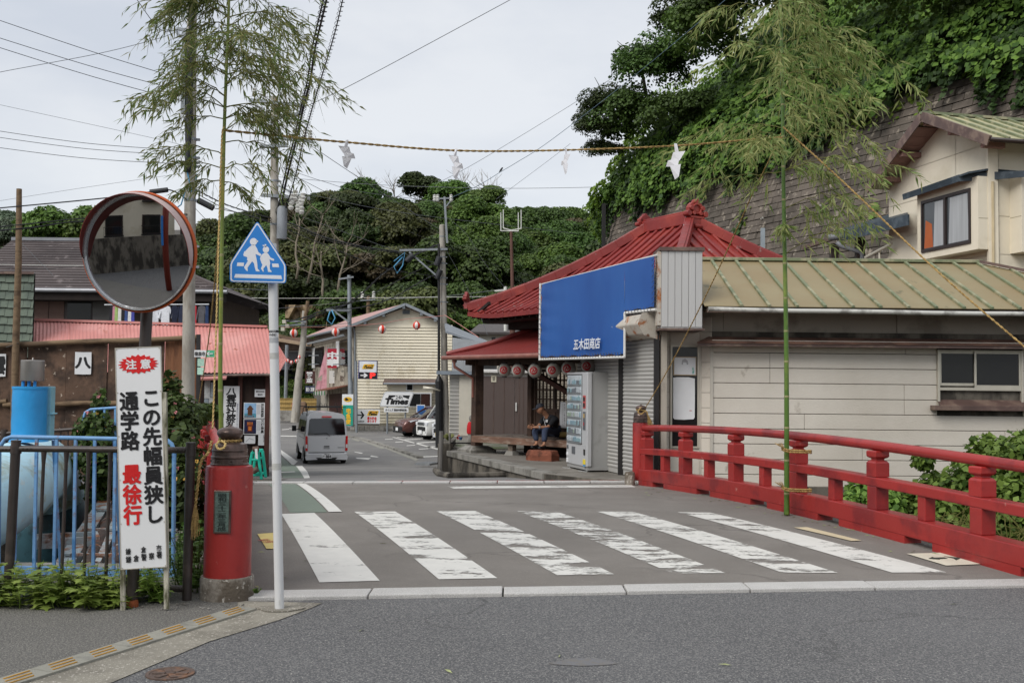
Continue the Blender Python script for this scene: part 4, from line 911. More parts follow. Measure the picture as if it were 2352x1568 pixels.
faces=[(face(Lp,e1,e2,Lw,De,zE,rise),Lw),(face(LN,e2,-e1,2*De,De,zE,rise),2*De),(face(RR,-e1,-e2,Lw,De,zE,rise),Lw),(face(BB,-e2,e1,2*De,De,zE,rise),2*De)]
for fi,(f,Lf) in enumerate(faces):
    mb=MB();na,nw=48,12;v=[];fs=[]
    for i in range(na+1):
        a=Lf*i/na;wm_=min(a,Lf-a,De)
        for j in range(nw+1):v.append(f(a,wm_*j/nw))
    for i in range(na):
        for j in range(nw):q=i*(nw+1)+j;fs.append((q,q+nw+1,q+nw+2,q+1))
    mb.add(v,fs);mb.build('roof_slope',M_ROOF,hall,smooth=30)
    n=int(Lf/.29)
    if fi in (2,3):continue
    for i in range(1,n):
        a=Lf*i/n;wm_=min(a,Lf-a,De)-.05
        if wm_ < .2:continue
        mb=MB();k=max(3,int(wm_/.3));mb.tube([f(a,-.02+(wm_+.02)*j/k,.02) for j in range(k+1)],.038,8);mb.build('roof_roll',M_ROOF,hall,smooth=50)
for f,Lf in faces:
    mb=MB();k=20;pts=[f(Lf*i/k,0) for i in range(k+1)]
    for i in range(k):mb.beam(pts[i]-V(0,0,.05),pts[i+1]-V(0,0,.05),.05,.10)
    mb.build('eave_edge',M_ROOF,hall)
f0=faces[0][0];f1=faces[1][0]
def hipcap(fn,a0,a1,nm='hip_ridge',ext=0):
    mb=MB();k=12;pts=[]
    for i in range(k+1):
        w=De*i/k;pts.append(fn(w if a0 == 0 else a0-w,w,.10))
    for i in range(k):mb.beam(pts[i],pts[i+1]+(pts[i+1]-pts[i])*.03,.20,.20)
    for i in range(k):mb.beam(pts[i]+V(0,0,.11),pts[i+1]+V(0,0,.11),.11,.05)
    mb.build(nm,M_ROOF,hall,bevel=.015);return pts
h1=hipcap(f0,0,0);h2=hipcap(f0,Lw,0);h3=hipcap(f1,2*De,0);hipcap(faces[3][0],0,0)
O1=f0(De,De,.0);O2=f0(Lw-De,De,.0)
mb=MB();mb.beam(O1+V(0,0,.08)-e1*.1,O2+V(0,0,.08)+e1*.1,.26,.26);mb.beam(O1+V(0,0,.23)-e1*.15,O2+V(0,0,.23)+e1*.15,.18,.06);mb.build('main_ridge',M_ROOF,hall,bevel=.02)
def oni(c,xdir,s,nm='ridge_ornament',tall=True):
    M=frame(c,xdir);mb=MB(M)
    mb.prism([(-.20*s,-.32*s),(.20*s,-.32*s),(.15*s,.12*s),(-.15*s,.12*s)],-.12*s,.10*s)
    mb.prism([(-.24*s,.10*s),(.24*s,.10*s),(.26*s,.17*s),(-.26*s,.17*s)],-.14*s,.12*s)
    mb.prism([(.27*s*math.cos(a),.36*s+.24*s*math.sin(a)) for a in [math.pi*i/10 for i in range(-1,12)]],-.10*s,.06*s)
    for sx_ in (-1,1):
        for (x,y,r) in ((.30,.24,.085),(.20,.40,.07),(.12,.25,.06)):
            mb.tube([(sx_*x*s,y*s,-.10*s),(sx_*x*s,y*s,.13*s)],r*s,12)
    ring=[(.15*s*math.cos(a),.38*s+.13*s*math.sin(a),.08*s) for a in [math.pi*2*i/16 for i in range(17)]];mb.tube(ring,.03*s,6)
    mb.tube([(-.12*s,-.12*s,.11*s),(.12*s,-.12*s,.11*s)],.07*s,8)
    mb.tube([(0,.58*s,-.08*s),(0,.58*s,.1*s)],.09*s,12)
    mb.build(nm,M_ROOF,hall,smooth=30,bevel=.01)
oni(O2+V(0,0,-.02)+e1*.16,-e2*-1,.76)
oni(O1+V(0,0,.02)-e1*.14,-e2,.6)
oni(h1[0]+V(-.05,0,.10),(e1-e2).normalized(),.42)

def rect(off):a=Lp+(e1+e2)*off;b=LN+(-e1+e2)*off;c=RR+(-e1-e2)*off;d=BB+(e1-e2)*off;return [a,b,c,d]
def ringbox(off,z0,z1,nm,m):
    r_=rect(off);mb=MB();vs=[V(q.x,q.y,z0) for q in r_]+[V(q.x,q.y,z1) for q in r_];mb.add(vs,[(0,3,2,1),(4,5,6,7)]+[(i,(i+1) % 4,4+(i+1) % 4,4+i) for i in range(4)]);return mb.build(nm,m,hall)
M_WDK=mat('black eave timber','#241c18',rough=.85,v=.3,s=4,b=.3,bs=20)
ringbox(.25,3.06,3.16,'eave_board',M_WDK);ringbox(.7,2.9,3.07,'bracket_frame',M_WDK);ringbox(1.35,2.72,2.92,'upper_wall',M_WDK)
mb=MB()
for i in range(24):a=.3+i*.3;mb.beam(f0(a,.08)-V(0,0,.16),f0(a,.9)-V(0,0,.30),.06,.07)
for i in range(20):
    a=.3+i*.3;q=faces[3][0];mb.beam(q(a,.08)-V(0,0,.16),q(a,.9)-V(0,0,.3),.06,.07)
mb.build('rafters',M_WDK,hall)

LL=A0+(-e1-e2)*.547;Lw2=Lw+2*(.547-.176);sk=1.5
def lowface(E0,e,inw,Lf,nm):
    mb=MB();n=int(Lf/.0175);v=[];fs=[]
    for i in range(n+1):
        a=Lf*i/n;wmx=min(sk,a,Lf-a);hh=.012*(1 if (i//2) % 2 else -1)
        for j in range(5):
            w=wmx*j/4;q=E0+e*a+inw*w;v.append((q.x,q.y,2.27+.62*(w/sk)-.10*4*(w/sk)*(1-w/sk)*.6+hh+.05*max(0,1-a/1.0)**2*(1-w/sk)))
    for i in range(n):
        for j in range(4):q=i*5+j;fs.append((q,q+5,q+6,q+1))
    mb.add(v,fs);mb.build(nm,M_ROOF2,hall)
lowface(LL,e1,e2,Lw2,'lower_roof');lowface(LL+e2*(2*De+.742),-e2,e1,2*De+.742,'lower_roof')
mb=MB();mb.tube([LL+V(0,0,2.33),LL+(e1+e2)*.75+V(0,0,2.58),LL+(e1+e2)*1.5+V(0,0,2.93)],.06,8);mb.build('lower_hip',M_ROOF2,hall)
M_COP=mat('copper gutter','#8a5b50',rough=.45,metal=.2,v=.2,s=6,b=.05)
mb=MB();mb.tube([LL-e1*.12+V(0,0,2.235)-e2*.05,LL+e1*2+V(0,0,2.22)-e2*.05,LL+e1*7+V(0,0,2.2)-e2*.05],.055,10);mb.tube([LL-e1*.05+V(0,0,2.235),LL+e2*6-e1*.05+V(0,0,2.22)],.05,8);mb.build('gutter',M_COP,hall,smooth=60)
q=LL+e1*.4;mb=MB();mb.tube([q+V(0,0,2.2),q+V(0,0,2.02),A0+e1*.02-e2*.14+V(0,0,1.75),A0+e1*.0-e2*.12+V(0,0,1.3)],.035,8);mb.tube([q+V(0,0,2.25),q+V(0,0,2.12)],[.075,.05],8);mb.build('downpipe',M_COP,hall,smooth=60)
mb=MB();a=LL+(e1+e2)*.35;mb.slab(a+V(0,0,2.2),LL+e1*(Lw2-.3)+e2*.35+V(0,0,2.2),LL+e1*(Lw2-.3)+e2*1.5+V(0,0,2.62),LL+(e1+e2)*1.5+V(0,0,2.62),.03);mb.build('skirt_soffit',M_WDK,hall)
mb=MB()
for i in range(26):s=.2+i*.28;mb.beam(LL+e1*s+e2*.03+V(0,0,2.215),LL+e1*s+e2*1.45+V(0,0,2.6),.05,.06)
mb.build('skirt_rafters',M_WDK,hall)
Rh=math.degrees(math.atan2(e1.y,e1.x))
def pil(p_,h,w,nm='pillar',z0=0):mb=MB(fr(p_.x,p_.y,0,Rh));mb.box(-w/2,-w/2,z0,w/2,w/2,h);return mb.build(nm,M_WOOD,hall,bevel=.012)
pil(A0,2.3,.22,z0=.12);pil(A0+e2*5.2,2.3,.2,z0=.12)
mb=MB(fr(A0.x,A0.y,0,Rh));mb.box(-.34,-.34,0,.34,.34,.07);mb.add([(-.34,-.34,.07),(.34,-.34,.07),(.34,.34,.07),(-.34,.34,.07),(-.2,-.2,.16),(.2,-.2,.16),(.2,.2,.16),(-.2,.2,.16)],[(4,5,6,7),(0,1,5,4),(1,2,6,5),(2,3,7,6),(3,0,4,7)]);mb.build('pillar_stone',M_CONC,hall)
Bd=LL+(e1+e2)*1.5
for s in (0,2.0,3.6):pil(Bd+e1*s,2.7,.18)
mb=MB();mb.beam(A0-e1*.3+V(0,0,2.16),A0+e1*7+V(0,0,2.16),.14,.2);mb.beam(A0-e2*.3+V(0,0,2.16),A0+e2*5.6+V(0,0,2.16),.14,.2);mb.beam(Bd+V(0,0,2.25),Bd+e1*5+V(0,0,2.25),.12,.5);mb.beam(Bd+V(0,0,2.25),Bd+e2*5+V(0,0,2.25),.12,.5);mb.build('tie_beam',M_WOOD,hall)
mb=MB();mb.beam(Bd+e1*.4+V(0,0,2.1)-e2*.6,Bd+e1*2.0+V(0,0,1.35)-e2*.1,.12,.1);mb.build('brace',mat('reddish brace','#4f322a',rough=.8),hall)

for s0,s1 in ((.12,1.0),(1.0,1.9),(2.1,3.5)):
    Ml=frame((Bd+e1*s0),e1);w=s1-s0;mb=MB(Ml);mb.box(0,.5,-.02,.05,1.98,.03);mb.box(w-.05,.5,-.02,w,1.98,.03);mb.box(.05,1.0,-.02,w-.05,1.07,.03);mb.box(.05,1.9,-.02,w-.05,1.98,.03);mb.box(.05,.5,-.02,w-.05,.57,.03);lt=mb.build('lattice_door',M_WOOD,hall)
    nbr=5 if w < 1.2 else 8
    for i in range(1,nbr):x=.05+(w-.1)*i/nbr;mb=MB(Ml);mb.box(x-.014,1.07,-.012,x+.014,1.9,.018);mb.build('lattice_bar',M_WOOD,lt)
    for z_ in (1.28,1.5,1.72):mb=MB(Ml);mb.box(.05,z_-.014,-.016,w-.05,z_+.014,.014);mb.build('lattice_bar',M_WOOD,lt)
    mb=MB(Ml);mb.box(.05,.57,-.01,w-.05,1.0,.01);mb.build('lower_panel',M_WOOD,lt)
mb=MB();mb.slab(Bd+e1*.1+V(0,0,.0)+e2*.02,Bd+e1*5+e2*.02,Bd+e1*5+V(0,0,.5)+e2*.02,Bd+e1*.1+V(0,0,.5)+e2*.02,.05);mb.build('floor_skirt',M_WDK,hall)

Mn=frame(Bd+e1*1.30-e2*.06+V(0,0,.66),e1);mb=MB(Mn);mb.prism([(0,0),(.26,.0),(.27,.3),(.26,.57),(.02,.58),(-.01,.3)],0,.003)
nt_=mb.build('notice_paper',M_PAPW,None,label='white notice of vertical handwriting pinned to the dark lattice doors',cat='notice');M_INK=mat('black ink','#1e1e22',rough=.7)
text('お\nは\nや\nし\n奉\n納\n御\n礼',Mn,.17,.08,.22,.54,M_INK,nt_,z=.005);text('三\n日\n間\nの\n祭\n礼\nを\n終\nえ',Mn,.11,.06,.14,.52,mat('grey ink','#77767c'),nt_,z=.005)

bn=thing('veranda_bench','long weathered wooden veranda bench the man sits on','bench',A0+V(.2,0,0))
b0_=V(-.90,24.62,-.04);bl=4.1;e1h,e2h=e1,e2;e1=V(.748,-.664,0).normalized();e2=V(.664,.748,0).normalized();Rhh=Rh;Rh=math.degrees(math.atan2(e1.y,e1.x))
mb=MB();mb.beam(b0_+V(0,0,.37),b0_+e1*bl+V(0,0,.37),.09,.15);mb.build('front_beam',mat('worn brown timber','#75594a',rough=.8,v=.25,s=3,b=.4,bs=14,c2='#8d7a6c',m2=.35,s2=4,st=(1,1,3)),bn,bevel=.008)
for i in range(7):o_=.03+i*.19;mb=MB();mb.slab(b0_+e2*(o_)+V(0,0,.455),b0_+e1*bl+e2*(o_)+V(0,0,.455),b0_+e1*bl+e2*(o_+.182)+V(0,0,.455),b0_+e2*(o_+.182)+V(0,0,.455),.025);mb.build('seat_plank',M_WOODG,bn)
for s in (1.15,3.3):q=b0_+e1*s+e2*.1;mb=MB(fr(q.x,q.y,0,Rh));mb.box(-.07,-.07,.08,.07,.07,.37);mb.build('leg',M_WOODG,bn,bevel=.006);mb=MB(fr(q.x,q.y,0,Rh));mb.add([(-.13,-.13,0),(.13,-.13,0),(.13,.13,0),(-.13,.13,0),(-.09,-.09,.1),(.09,-.09,.1),(.09,.09,.1),(-.09,.09,.1)],[(4,5,6,7),(0,1,5,4),(1,2,6,5),(2,3,7,6),(3,0,4,7)]);mb.build('leg_stone',M_CONC,bn)
q=b0_+e1*.75+e2*1.1;mb=MB(fr(q.x,q.y,0,Rh));mb.box(-.06,-.06,0,.06,.06,.42);mb.build('leg',M_WDK,bn)
e1,e2,Rh=e1h,e2h,Rhh

sp_=G(1249,1055);st_=None
rs=random.Random(9);mb=MB(fr(0.69,22.35,0,-38));
bpts=[(-.34,-.17),(-.15,-.22),(.08,-.20),(.33,-.16),(.36,.1),(.2,.2),(-.1,.22),(-.33,.16)]
vs=[(x,y,0) for x,y in bpts]+[(x*1.0,y*1.02,.13+rs.uniform(-.02,.02)) for x,y in bpts]+[(x*.88,y*.85,.225+rs.uniform(-.012,.012)) for x,y in bpts];n8=8
mb.add(vs,[tuple(range(16,24))]+[(i,(i+1) % 8,8+(i+1) % 8,8+i) for i in range(8)]+[(8+i,8+(i+1) % 8,16+(i+1) % 8,16+i) for i in range(8)])
mb.build('stepping_stone',mat('rusty red stone','#7d4a38',rough=.9,v=.25,s=5,b=.8,bs=12,c2='#5a3729',m2=.4,s2=6),None,label="rough red-brown stone block under the seated man's feet",cat='stone',bevel=.02)

M_PLAT=mat('platform concrete','#7f7a72',rough=.92,v=.15,s=1.2,b=.4,bs=40,c2='#69645c',m2=.4,s2=.8)
pl_=thing('stone_platform',None,None,kind='structure',loc=(0,20,0))
pa,pb_=G(1029,1036),G(1250,1088);
pc=V(*g2(1340,1097),0)
top=[(pa.x,pa.y),(pb_.x,pb_.y),(pc.x,pc.y),(1.9,17.9),(2.6,17.55),(2.6,20),(9,24),(9,34),(-1.7,34)]
mb=MB();mb.prism(top,-1.6,.0);mb.build('platform_body',M_CONCD,pl_)
mb=MB();mb.prism([(x+(.02 if i in (0,1,8) else 0),y) for i,(x,y) in enumerate(top)],.0,.004);mb.build('platform_top',M_PLAT,pl_)
dpl=(pb_-pa).normalized();npl=V(-dpl.y,dpl.x,0);Lpl=(pb_-pa).length
for i in range(5):a=pa+dpl*(Lpl*i/5+.006);b=pa+dpl*(Lpl*(i+1)/5-.006);mb=MB();mb.slab(a+V(0,0,.02)-npl*.04,b+V(0,0,.02)-npl*.04,b+V(0,0,.02)+npl*.26,a+V(0,0,.02)+npl*.26,.13);mb.build('edge_stone',M_CONC,pl_,bevel=.01)
cur=[(1000,1082),(1010,1092),(1035,1097),(1100,1095.5),(1200,1093.5),(1300,1096),(1400,1099),(1448,1103)]
cp=[GD(*q) for q in cur];mb=MB();mb.tube([q+V(0,0,.03) for q in cp],.07,8);mb.build('low_kerb',M_CONCD,pl_)
mb=MB();mb.add([(cp[0].x,cp[0].y,.012+cp[0].z)]+[(q.x,q.y,q.z+.014) for q in cp[1:]]+[(2.3,17.6,.004),(pc.x,pc.y+.3,.004),(pb_.x,pb_.y-.05,-.03),(pb_.x-.6,pb_.y+1.0,-.12)],[tuple(range(12))]);
# ---------- cream house at upper right ----------
M_CRM=mat('cream stucco panel','#ddd4c0',rough=.8,v=.04,s=1.2,b=.12,bs=12,c2='#d2c8b2',m2=.3,s2=.8)
M_WBR=mat('dark brown window frame','#2e2320',rough=.4,v=.1)
M_DKM=mat('dark blue-grey metal','#2f3a43',rough=.45,v=.2,s=2,c2='#4b565e',m2=.3,s2=4)
M_RAF=mat('pinkish rafter wood','#8f6f66',rough=.8,v=.12,s=4)
hu=thing('cream_house','cream two-storey house with brown gable trim and a bay window at the upper right','house',(10.63,23,0))
gd=V(-.218,.976,0).normalized();gn=V(-.976,-.218,0).normalized();H0=V(10.63,23,0)
def hp(s,z,o=0.0):q=H0+gd*s+gn*o;return V(q.x,q.y,z)
GL=4.0

def panel(s0,s1,z0,z1,o=0,nm='wall_panel',clipped=True):

    def top(s):return 7.0+.14+(1.2/2.39)*(2.39-abs(s-1.71)) - .28
    n=6;pts=[]
    mb=MB();ss=[s0+(s1-s0)*i/n for i in range(n+1)]
    up=[min(z1,top(s)) for s in ss]
    if max(up) <= z0:return
    v=[hp(s,z0,o) for s in ss]+[hp(s,max(u,z0),o) for s,u in zip(ss,up)]+[hp(s,z0,o-.04) for s in ss]+[hp(s,max(u,z0),o-.04) for s,u in zip(ss,up)];k=n+1
    f=[]
    for i in range(n):f += [(i+1,i,k+i,k+i+1),(2*k+i,2*k+i+1,3*k+i+1,3*k+i),(k+i,3*k+i,3*k+i+1,k+i+1)[::1]]
    mb.add(v,f);mb.build(nm,M_CRM,hu)
zs=[2.9,3.75,4.6,5.45,6.3,7.1,8.2]
for i in range(len(zs)-1):
    for s0,s1 in ((.0,1.30),(1.30,GL)):panel(s0+.006,s1-.006,zs[i]+.006,zs[i+1]-.006)
mb=MB();mb.slab(hp(GL,2.6,-.05),hp(0,2.6,-.05),hp(0,6.95,-.05),hp(GL,6.95,-.05),.1);mb.slab(hp(GL,2.6,0),hp(GL,2.6,-5),hp(GL,6.9,-5),hp(GL,6.9,0),.05);mb.build('wall_core',M_CRM,hu)

def fp(u,z,o=0.0):q=H0-gn*u-gd*o;return V(q.x,q.y,z)
for i in range(len(zs)-2):
    mb=MB();mb.slab(fp(0.02,zs[i]+.006),fp(5.5,zs[i]+.006),fp(5.5,zs[i+1]-.006),fp(.02,zs[i+1]-.006),.04);mb.build('wall_panel',M_CRM,hu)
mb=MB();mb.beam(hp(0,2.6,.02),hp(0,6.95,.02),.22,.09);mb.build('corner_board',M_CRM,hu)

def rpt(s,z,o):return hp(s,z,o)
RFo=.6;Rb=-6.0
M_GR2=mat('pale green metal roof','#a19f7d',rough=.55,v=.08,s=1,c2='#b3ab85',m2=.4,s2=.7)
for s0,nm in ((-.67,'roof_slope'),(4.1,'roof_slope')):
    mb=MB();z0=7.0 if s0 < 0 else 6.8
    a,b,c,d=hp(s0,z0,RFo),hp(s0,z0,Rb),hp(1.72,8.12,Rb),hp(1.72,8.12,RFo);mb.slab(*((a,b,c,d) if s0 < 0 else (b,a,d,c)),.05);mb.build(nm,M_GR2,hu)
    mb=MB();mb.beam(hp(s0,z0-.06,RFo+.01),hp(1.72,8.06,RFo+.01),.03,.22);mb.build('bargeboard',M_BRN,hu)
for i in range(13):o=RFo-.05-.455*i;mb=MB();mb.beam(hp(-.67,7.03,o),hp(1.72,8.15,o),.05,.045,up=(0,-.4,1));mb.build('roof_batten',M_BAT if i else M_BRN,hu)
mb=MB();mb.beam(hp(1.72,8.15,RFo+.02),hp(1.72,8.15,Rb),.16,.06);mb.build('ridge_cap',M_BAT,hu)
mb=MB();mb.tube([hp(-.72,6.96,RFo),hp(-.72,6.93,Rb)],.05,8);mb.build('gutter',M_WBR,hu,smooth=True)
for s,z in ((-.35,6.95),(.8,7.5),(1.72,7.93),(2.7,7.4),(3.55,6.95)):mb=MB();mb.beam(hp(s,z-.02,.0),hp(s,z-.02,RFo-.08),.13,.12);mb.build('purlin_end',M_RAF,hu)
for i in range(7):s=1.95+i*.3;mb=MB();mb.slab(hp(s+.29,7.98-(s+.29-1.72)*.5,RFo-.02),hp(s,7.98-(s-1.72)*.5,RFo-.02),hp(s,7.98-(s-1.72)*.5,0),hp(s+.29,7.98-(s+.29-1.72)*.5,0),-.015);mb.build('soffit_board',M_RAF,hu)
def bay(pt,s0,s1,depth,z0,z1,w0,w1,wz0,wz1,curtain=True):

    mb=MB();
    def cube(a,b,o0,o1,za,zb,nm,m,bev=0):
        mb=MB();v=[pt(a,za,o0),pt(b,za,o0),pt(b,za,o1),pt(a,za,o1),pt(a,zb,o0),pt(b,zb,o0),pt(b,zb,o1),pt(a,zb,o1)]
        mb.add(v,[(0,3,2,1),(4,5,6,7),(0,1,5,4),(1,2,6,5),(2,3,7,6),(3,0,4,7)]);
        import bmesh;o=mb.build(nm,m,hu,bevel=bev);bm=bmesh.new();bm.from_mesh(o.data);bmesh.ops.recalc_face_normals(bm,faces=bm.faces);bm.to_mesh(o.data);bm.free();return o
    cube(s0,s1,0,depth,z0,wz0,'bay_panel',M_CRM);cube(s0,w0,0,depth,wz0,z1,'bay_panel',M_CRM);cube(w1,s1,0,depth,wz0,z1,'bay_panel',M_CRM);cube(w0,w1,0,depth,wz1,z1,'bay_panel',M_CRM)
    for zz_ in ((wz0+wz1)/2-.1,):cube(s0-.002,s0+.001,.01,depth-.01,zz_,zz_+.012,'joint',mat('joint shadow','#8f8468'))
    wi=cube(w0,w1,depth-.02,depth+.03,wz1-.07,wz1,'window',M_WBR)
    def sub(a,b,o0,o1,za,zb,nm,m):
        o=cube(a,b,o0,o1,za,zb,nm,m);
        if o.parent == hu:o.parent=wi
        return o
    sub(w0,w1,depth-.02,depth+.03,wz0,wz0+.07,'frame',M_WBR);sub(w0,w0+.06,depth-.02,depth+.03,wz0+.07,wz1-.07,'frame',M_WBR);sub(w1-.06,w1,depth-.02,depth+.03,wz0+.07,wz1-.07,'frame',M_WBR);m_=(w0+w1)/2;sub(m_-.04,m_+.04,depth-.03,depth+.035,wz0+.07,wz1-.07,'frame',M_WBR)
    sub(w0+.05,w1-.05,depth-.01,depth-.004,wz0+.06,wz1-.06,'pane',mat('curtained glass','#3f4345',rough=.06,v=.2,s=2,b=0,spec=.8))
    return wi,cube
wi,cube=bay(hp,0.0,2.25,.38,4.70,6.32,.245,2.07,4.86,6.1)
M_CUR=mat('lace curtain','#a2a5a7',rough=.9,v=.12,s=14,st=(1,1,.05),b=.2,bs=20);M_ORG=mat('orange cloth','#a85a33',rough=.9)
for a,b,m_ in ((.33,1.05,M_CUR),(1.2,1.62,M_CUR),(1.64,1.98,M_ORG)):
    mb=MB();mb.slab(hp(b,4.95,.38-.0),hp(a,4.95,.38),hp(a+.04,6.0 if m_ is not M_ORG else 5.5,.38),hp(b-.06,6.0 if m_ is not M_ORG else 5.62,.38),.004);o=mb.build('curtain',m_,wi)
mb=MB();mb.slab(hp(2.5,6.32,.62),hp(-.02,6.40,.62),hp(-.02,6.52,.0),hp(2.5,6.42,.0),.04);mb.slab(hp(2.5,6.2,.6),hp(.35,6.25,.6),hp(.35,6.4,.62),hp(2.5,6.34,.62),.03);mb.slab(hp(.35,6.25,.6),hp(-.02,6.25,.05),hp(-.02,6.42,.05),hp(.35,6.4,.62),.03);mb.build('canopy',M_DKM,hu)
wi2,_=bay(lambda s,z,o:fp(s,z,o),.42,3.0,.38,4.62,6.35,.62,2.6,4.86,6.15)
mb=MB();mb.slab(fp(-.0,6.38,.05),fp(3.2,6.3,.6),fp(3.2,6.45,0),fp(-.0,6.5,0),.04);mb.slab(fp(0,6.25,.05),fp(.35,6.22,.6),fp(.35,6.36,.6),fp(0,6.42,.05),.03);mb.slab(fp(.35,6.22,.6),fp(3.2,6.22,.6),fp(3.2,6.34,.6),fp(.35,6.36,.6),.03);mb.build('canopy',M_DKM,hu)
mb=MB();mb.tube([hp(-.06,6.2,.05),hp(-.06,3.2,.05)],.03,8);mb.build('downpipe',mat('beige pipe','#b7a888',rough=.6),hu)

lt_=thing('lean_to_roof','low dark metal lean-to roof with brown posts between the cream house and the cliff','lean-to',hp(4,3.4))
a,b=P(2086,492,25.2),P(1930,533,28.5)
mb=MB();mb.slab(b,a,a+V(.9,2.5,.55),b+V(.9,2.5,.5),.05);mb.beam(a-V(0,.02,.14),b-V(0,.02,.14),.04,.26);mb.build('sloping_roof',M_DKM,lt_)
a2,b2=P(1921,545,28.6),P(1846,569,30);mb=MB();mb.beam(a2,b2,.12,.10);mb.slab(b2,a2,a2+V(.6,1.2,.25),b2+V(.6,1.2,.25),.04);mb.build('brown_eave',M_BRN,lt_)
mb=MB();mb.beam(P(1916,560,28.6),P(1916,640,28.6),.22,.2);mb.build('post',M_WBR,lt_);mb=MB();mb.beam(P(1975,545,28.2),P(1975,640,28.2),.22,.2);mb.build('post',M_WBR,lt_)
mb=MB();mb.tube([P(1922,556,28.2),P(1932,566,28.2),P(1975,578,28.1),P(1980,584,28.1),P(1980,640,28.1)],.06,8);mb.tube([P(1903,545,28.2),P(1932,545,28.2)],.09,6);mb.build('drain_pipe',mat('grey pvc','#76787c',rough=.5),lt_,smooth=True)
mb=MB();mb.tube([P(1988,592,27.5),P(2048,560,26.5)],.045,8);mb.tube([P(2020,640,27),P(2020,575,27)],.03,6);mb.build('handrail',M_ALU,None,label='sloping aluminium handrail in front of the block wall beside the cream house',cat='handrail')
pt=P(1752,524,33);mb=MB();mb.beam(pt,pt-V(0,0,2),.12,.1);mb.build('steel_post',mat('galvanised post','#8e979c',rough=.5),None,label='grey perforated steel post rising behind the right hip of the red roof',cat='post')

pt=P(1387,468,60);t=thing('mesh_fence','dark mesh fence panel standing on the left end of the cliff wall','fence',pt-V(0,0,4))
mb=MB();mb.beam(pt,pt-V(0,0,2.6),.22,.2);mb.build('post',M_BLK_,t)
mb=MB();
for i in range(9):mb.tube([pt+V(.1+.11*i,0,-.2+.25*(i % 2)),pt+V(.1+.11*i,0,-2.4)],.018,4)
for i in range(8):mb.tube([pt+V(.1,0,-.3-.27*i),pt+V(1.0,0,-.3-.27*i)],.018,4)
mb.build('wire_mesh',M_BLK_,t,kind='stuff')
# ---------- festival lanterns under the hall eave ----------
M_LW=mat('white lantern paper','#a9a49c',rough=.75,v=.05,s=6,b=.05);M_LR=mat('lantern red','#98161e',rough=.7);M_LG=mat('lantern green','#6f9484',rough=.7)
def onlantern(c,rx,rz,dirv,pts2,off):
    """map flat points (metres on the skin) to the lantern's side facing dirv"""
    up=ZUP;x=up.cross(dirv).normalized();res=[]
    for a,b in pts2:
        th=a/rx;ph=b/rz;d=dirv*(math.cos(th)*math.cos(ph))+x*(math.sin(th)*math.cos(ph));res.append(V(c.x,c.y,c.z)+d*(rx+off)+V(0,0,math.sin(ph)*(rz+off)))
    return res
def fest_lantern(c,label,dirv,tdir):
    o=thing('festival_lantern',label,'lantern',c,group='white festival lanterns under the hall eave')
    rx,rz=.150,.150;prof=[]
    for i in range(25):
        a=-1.25+2.5*i/24;prof.append((rx*math.cos(a)*(1+.010*math.cos(i*math.pi)),rz*math.sin(a)))
    mb=MB(Matrix.Translation(c));mb.lathe([(.001,prof[0][1])]+prof+[(.001,prof[-1][1])],28);mb.build('shade',M_LW,o,smooth=60)
    mb=MB(Matrix.Translation(c));mb.lathe([(.001,.14),(.065,.14),(.065,.165),(.001,.165)],16);mb.build('top_cap',M_BLK_,o);mb=MB(Matrix.Translation(c));mb.lathe([(.001,-.165),(.055,-.165),(.055,-.14),(.001,-.14)],16);mb.build('bottom_cap',M_BLK_,o)
    mb=MB();mb.tube([c+V(0,0,.16),c+V(0,0,.36)],.006,5);mb.build('hanging_cord',M_BLK_,o)

    v=onlantern(c,rx,rz,dirv,[(0,0)]+[(.088*r_*math.cos(a),.088*r_*math.sin(a)) for r_ in (.5,1) for a in [2*math.pi*k/28 for k in range(28)]],.004)
    f=[(0,1+k,1+(k+1) % 28) for k in range(28)]+[(1+k,29+k,29+(k+1) % 28,1+(k+1) % 28) for k in range(28)]
    mb=MB();mb.add(v,f);dsc=mb.build('crest',M_LR,o,smooth=True)
    for t3 in range(3):
        mb=MB();v=[];n=12
        for i in range(n+1):
            u=i/n;a=t3*2.094+u*2.3;rr_=.022+.043*u;w=.011*(1-u)**.8+.001
            for sg in (-1,1):v.append(((rr_+sg*w)*math.cos(a),(rr_+sg*w)*math.sin(a)))
        P3=onlantern(c,rx,rz,dirv,v,.0065);mb.add(P3,[(2*i,2*i+1,2*i+3,2*i+2) for i in range(n)]);mb.build('comma',M_LW,dsc)

    cu=bpy.data.curves.new('characters','FONT');cu.body='御\n祭\n禮';cu.align_x='CENTER';oo=bpy.data.objects.new('c',cu);COL.objects.link(oo)
    me=bpy.data.meshes.new_from_object(oo.evaluated_get(bpy.context.evaluated_depsgraph_get()));bpy.data.objects.remove(oo)
    xs_=[v_.co.x for v_ in me.vertices];ys_=[v_.co.y for v_ in me.vertices];mx_,my_=(max(xs_)+min(xs_))/2,(max(ys_)+min(ys_))/2;k1=.095/(max(xs_)-min(xs_));k2=.23/(max(ys_)-min(ys_))
    P3=onlantern(c,rx,rz,tdir,[((v_.co.x-mx_)*k1,(v_.co.y-my_)*k2) for v_ in me.vertices],.005);inv=wm(o).inverted()
    for v_,q in zip(me.vertices,P3):v_.co=inv @ q
    me.materials.clear();me.materials.append(M_INK);link('characters',me,o)
    mb=MB();mb.add(onlantern(c,rx,rz,(dirv*.55+tdir*.45).normalized(),[(-.012,-.05),(.010,-.05),(.014,.08),(-.016,.08)],.004),[(0,1,2,3)]);mb.build('green_band',M_LG,o)
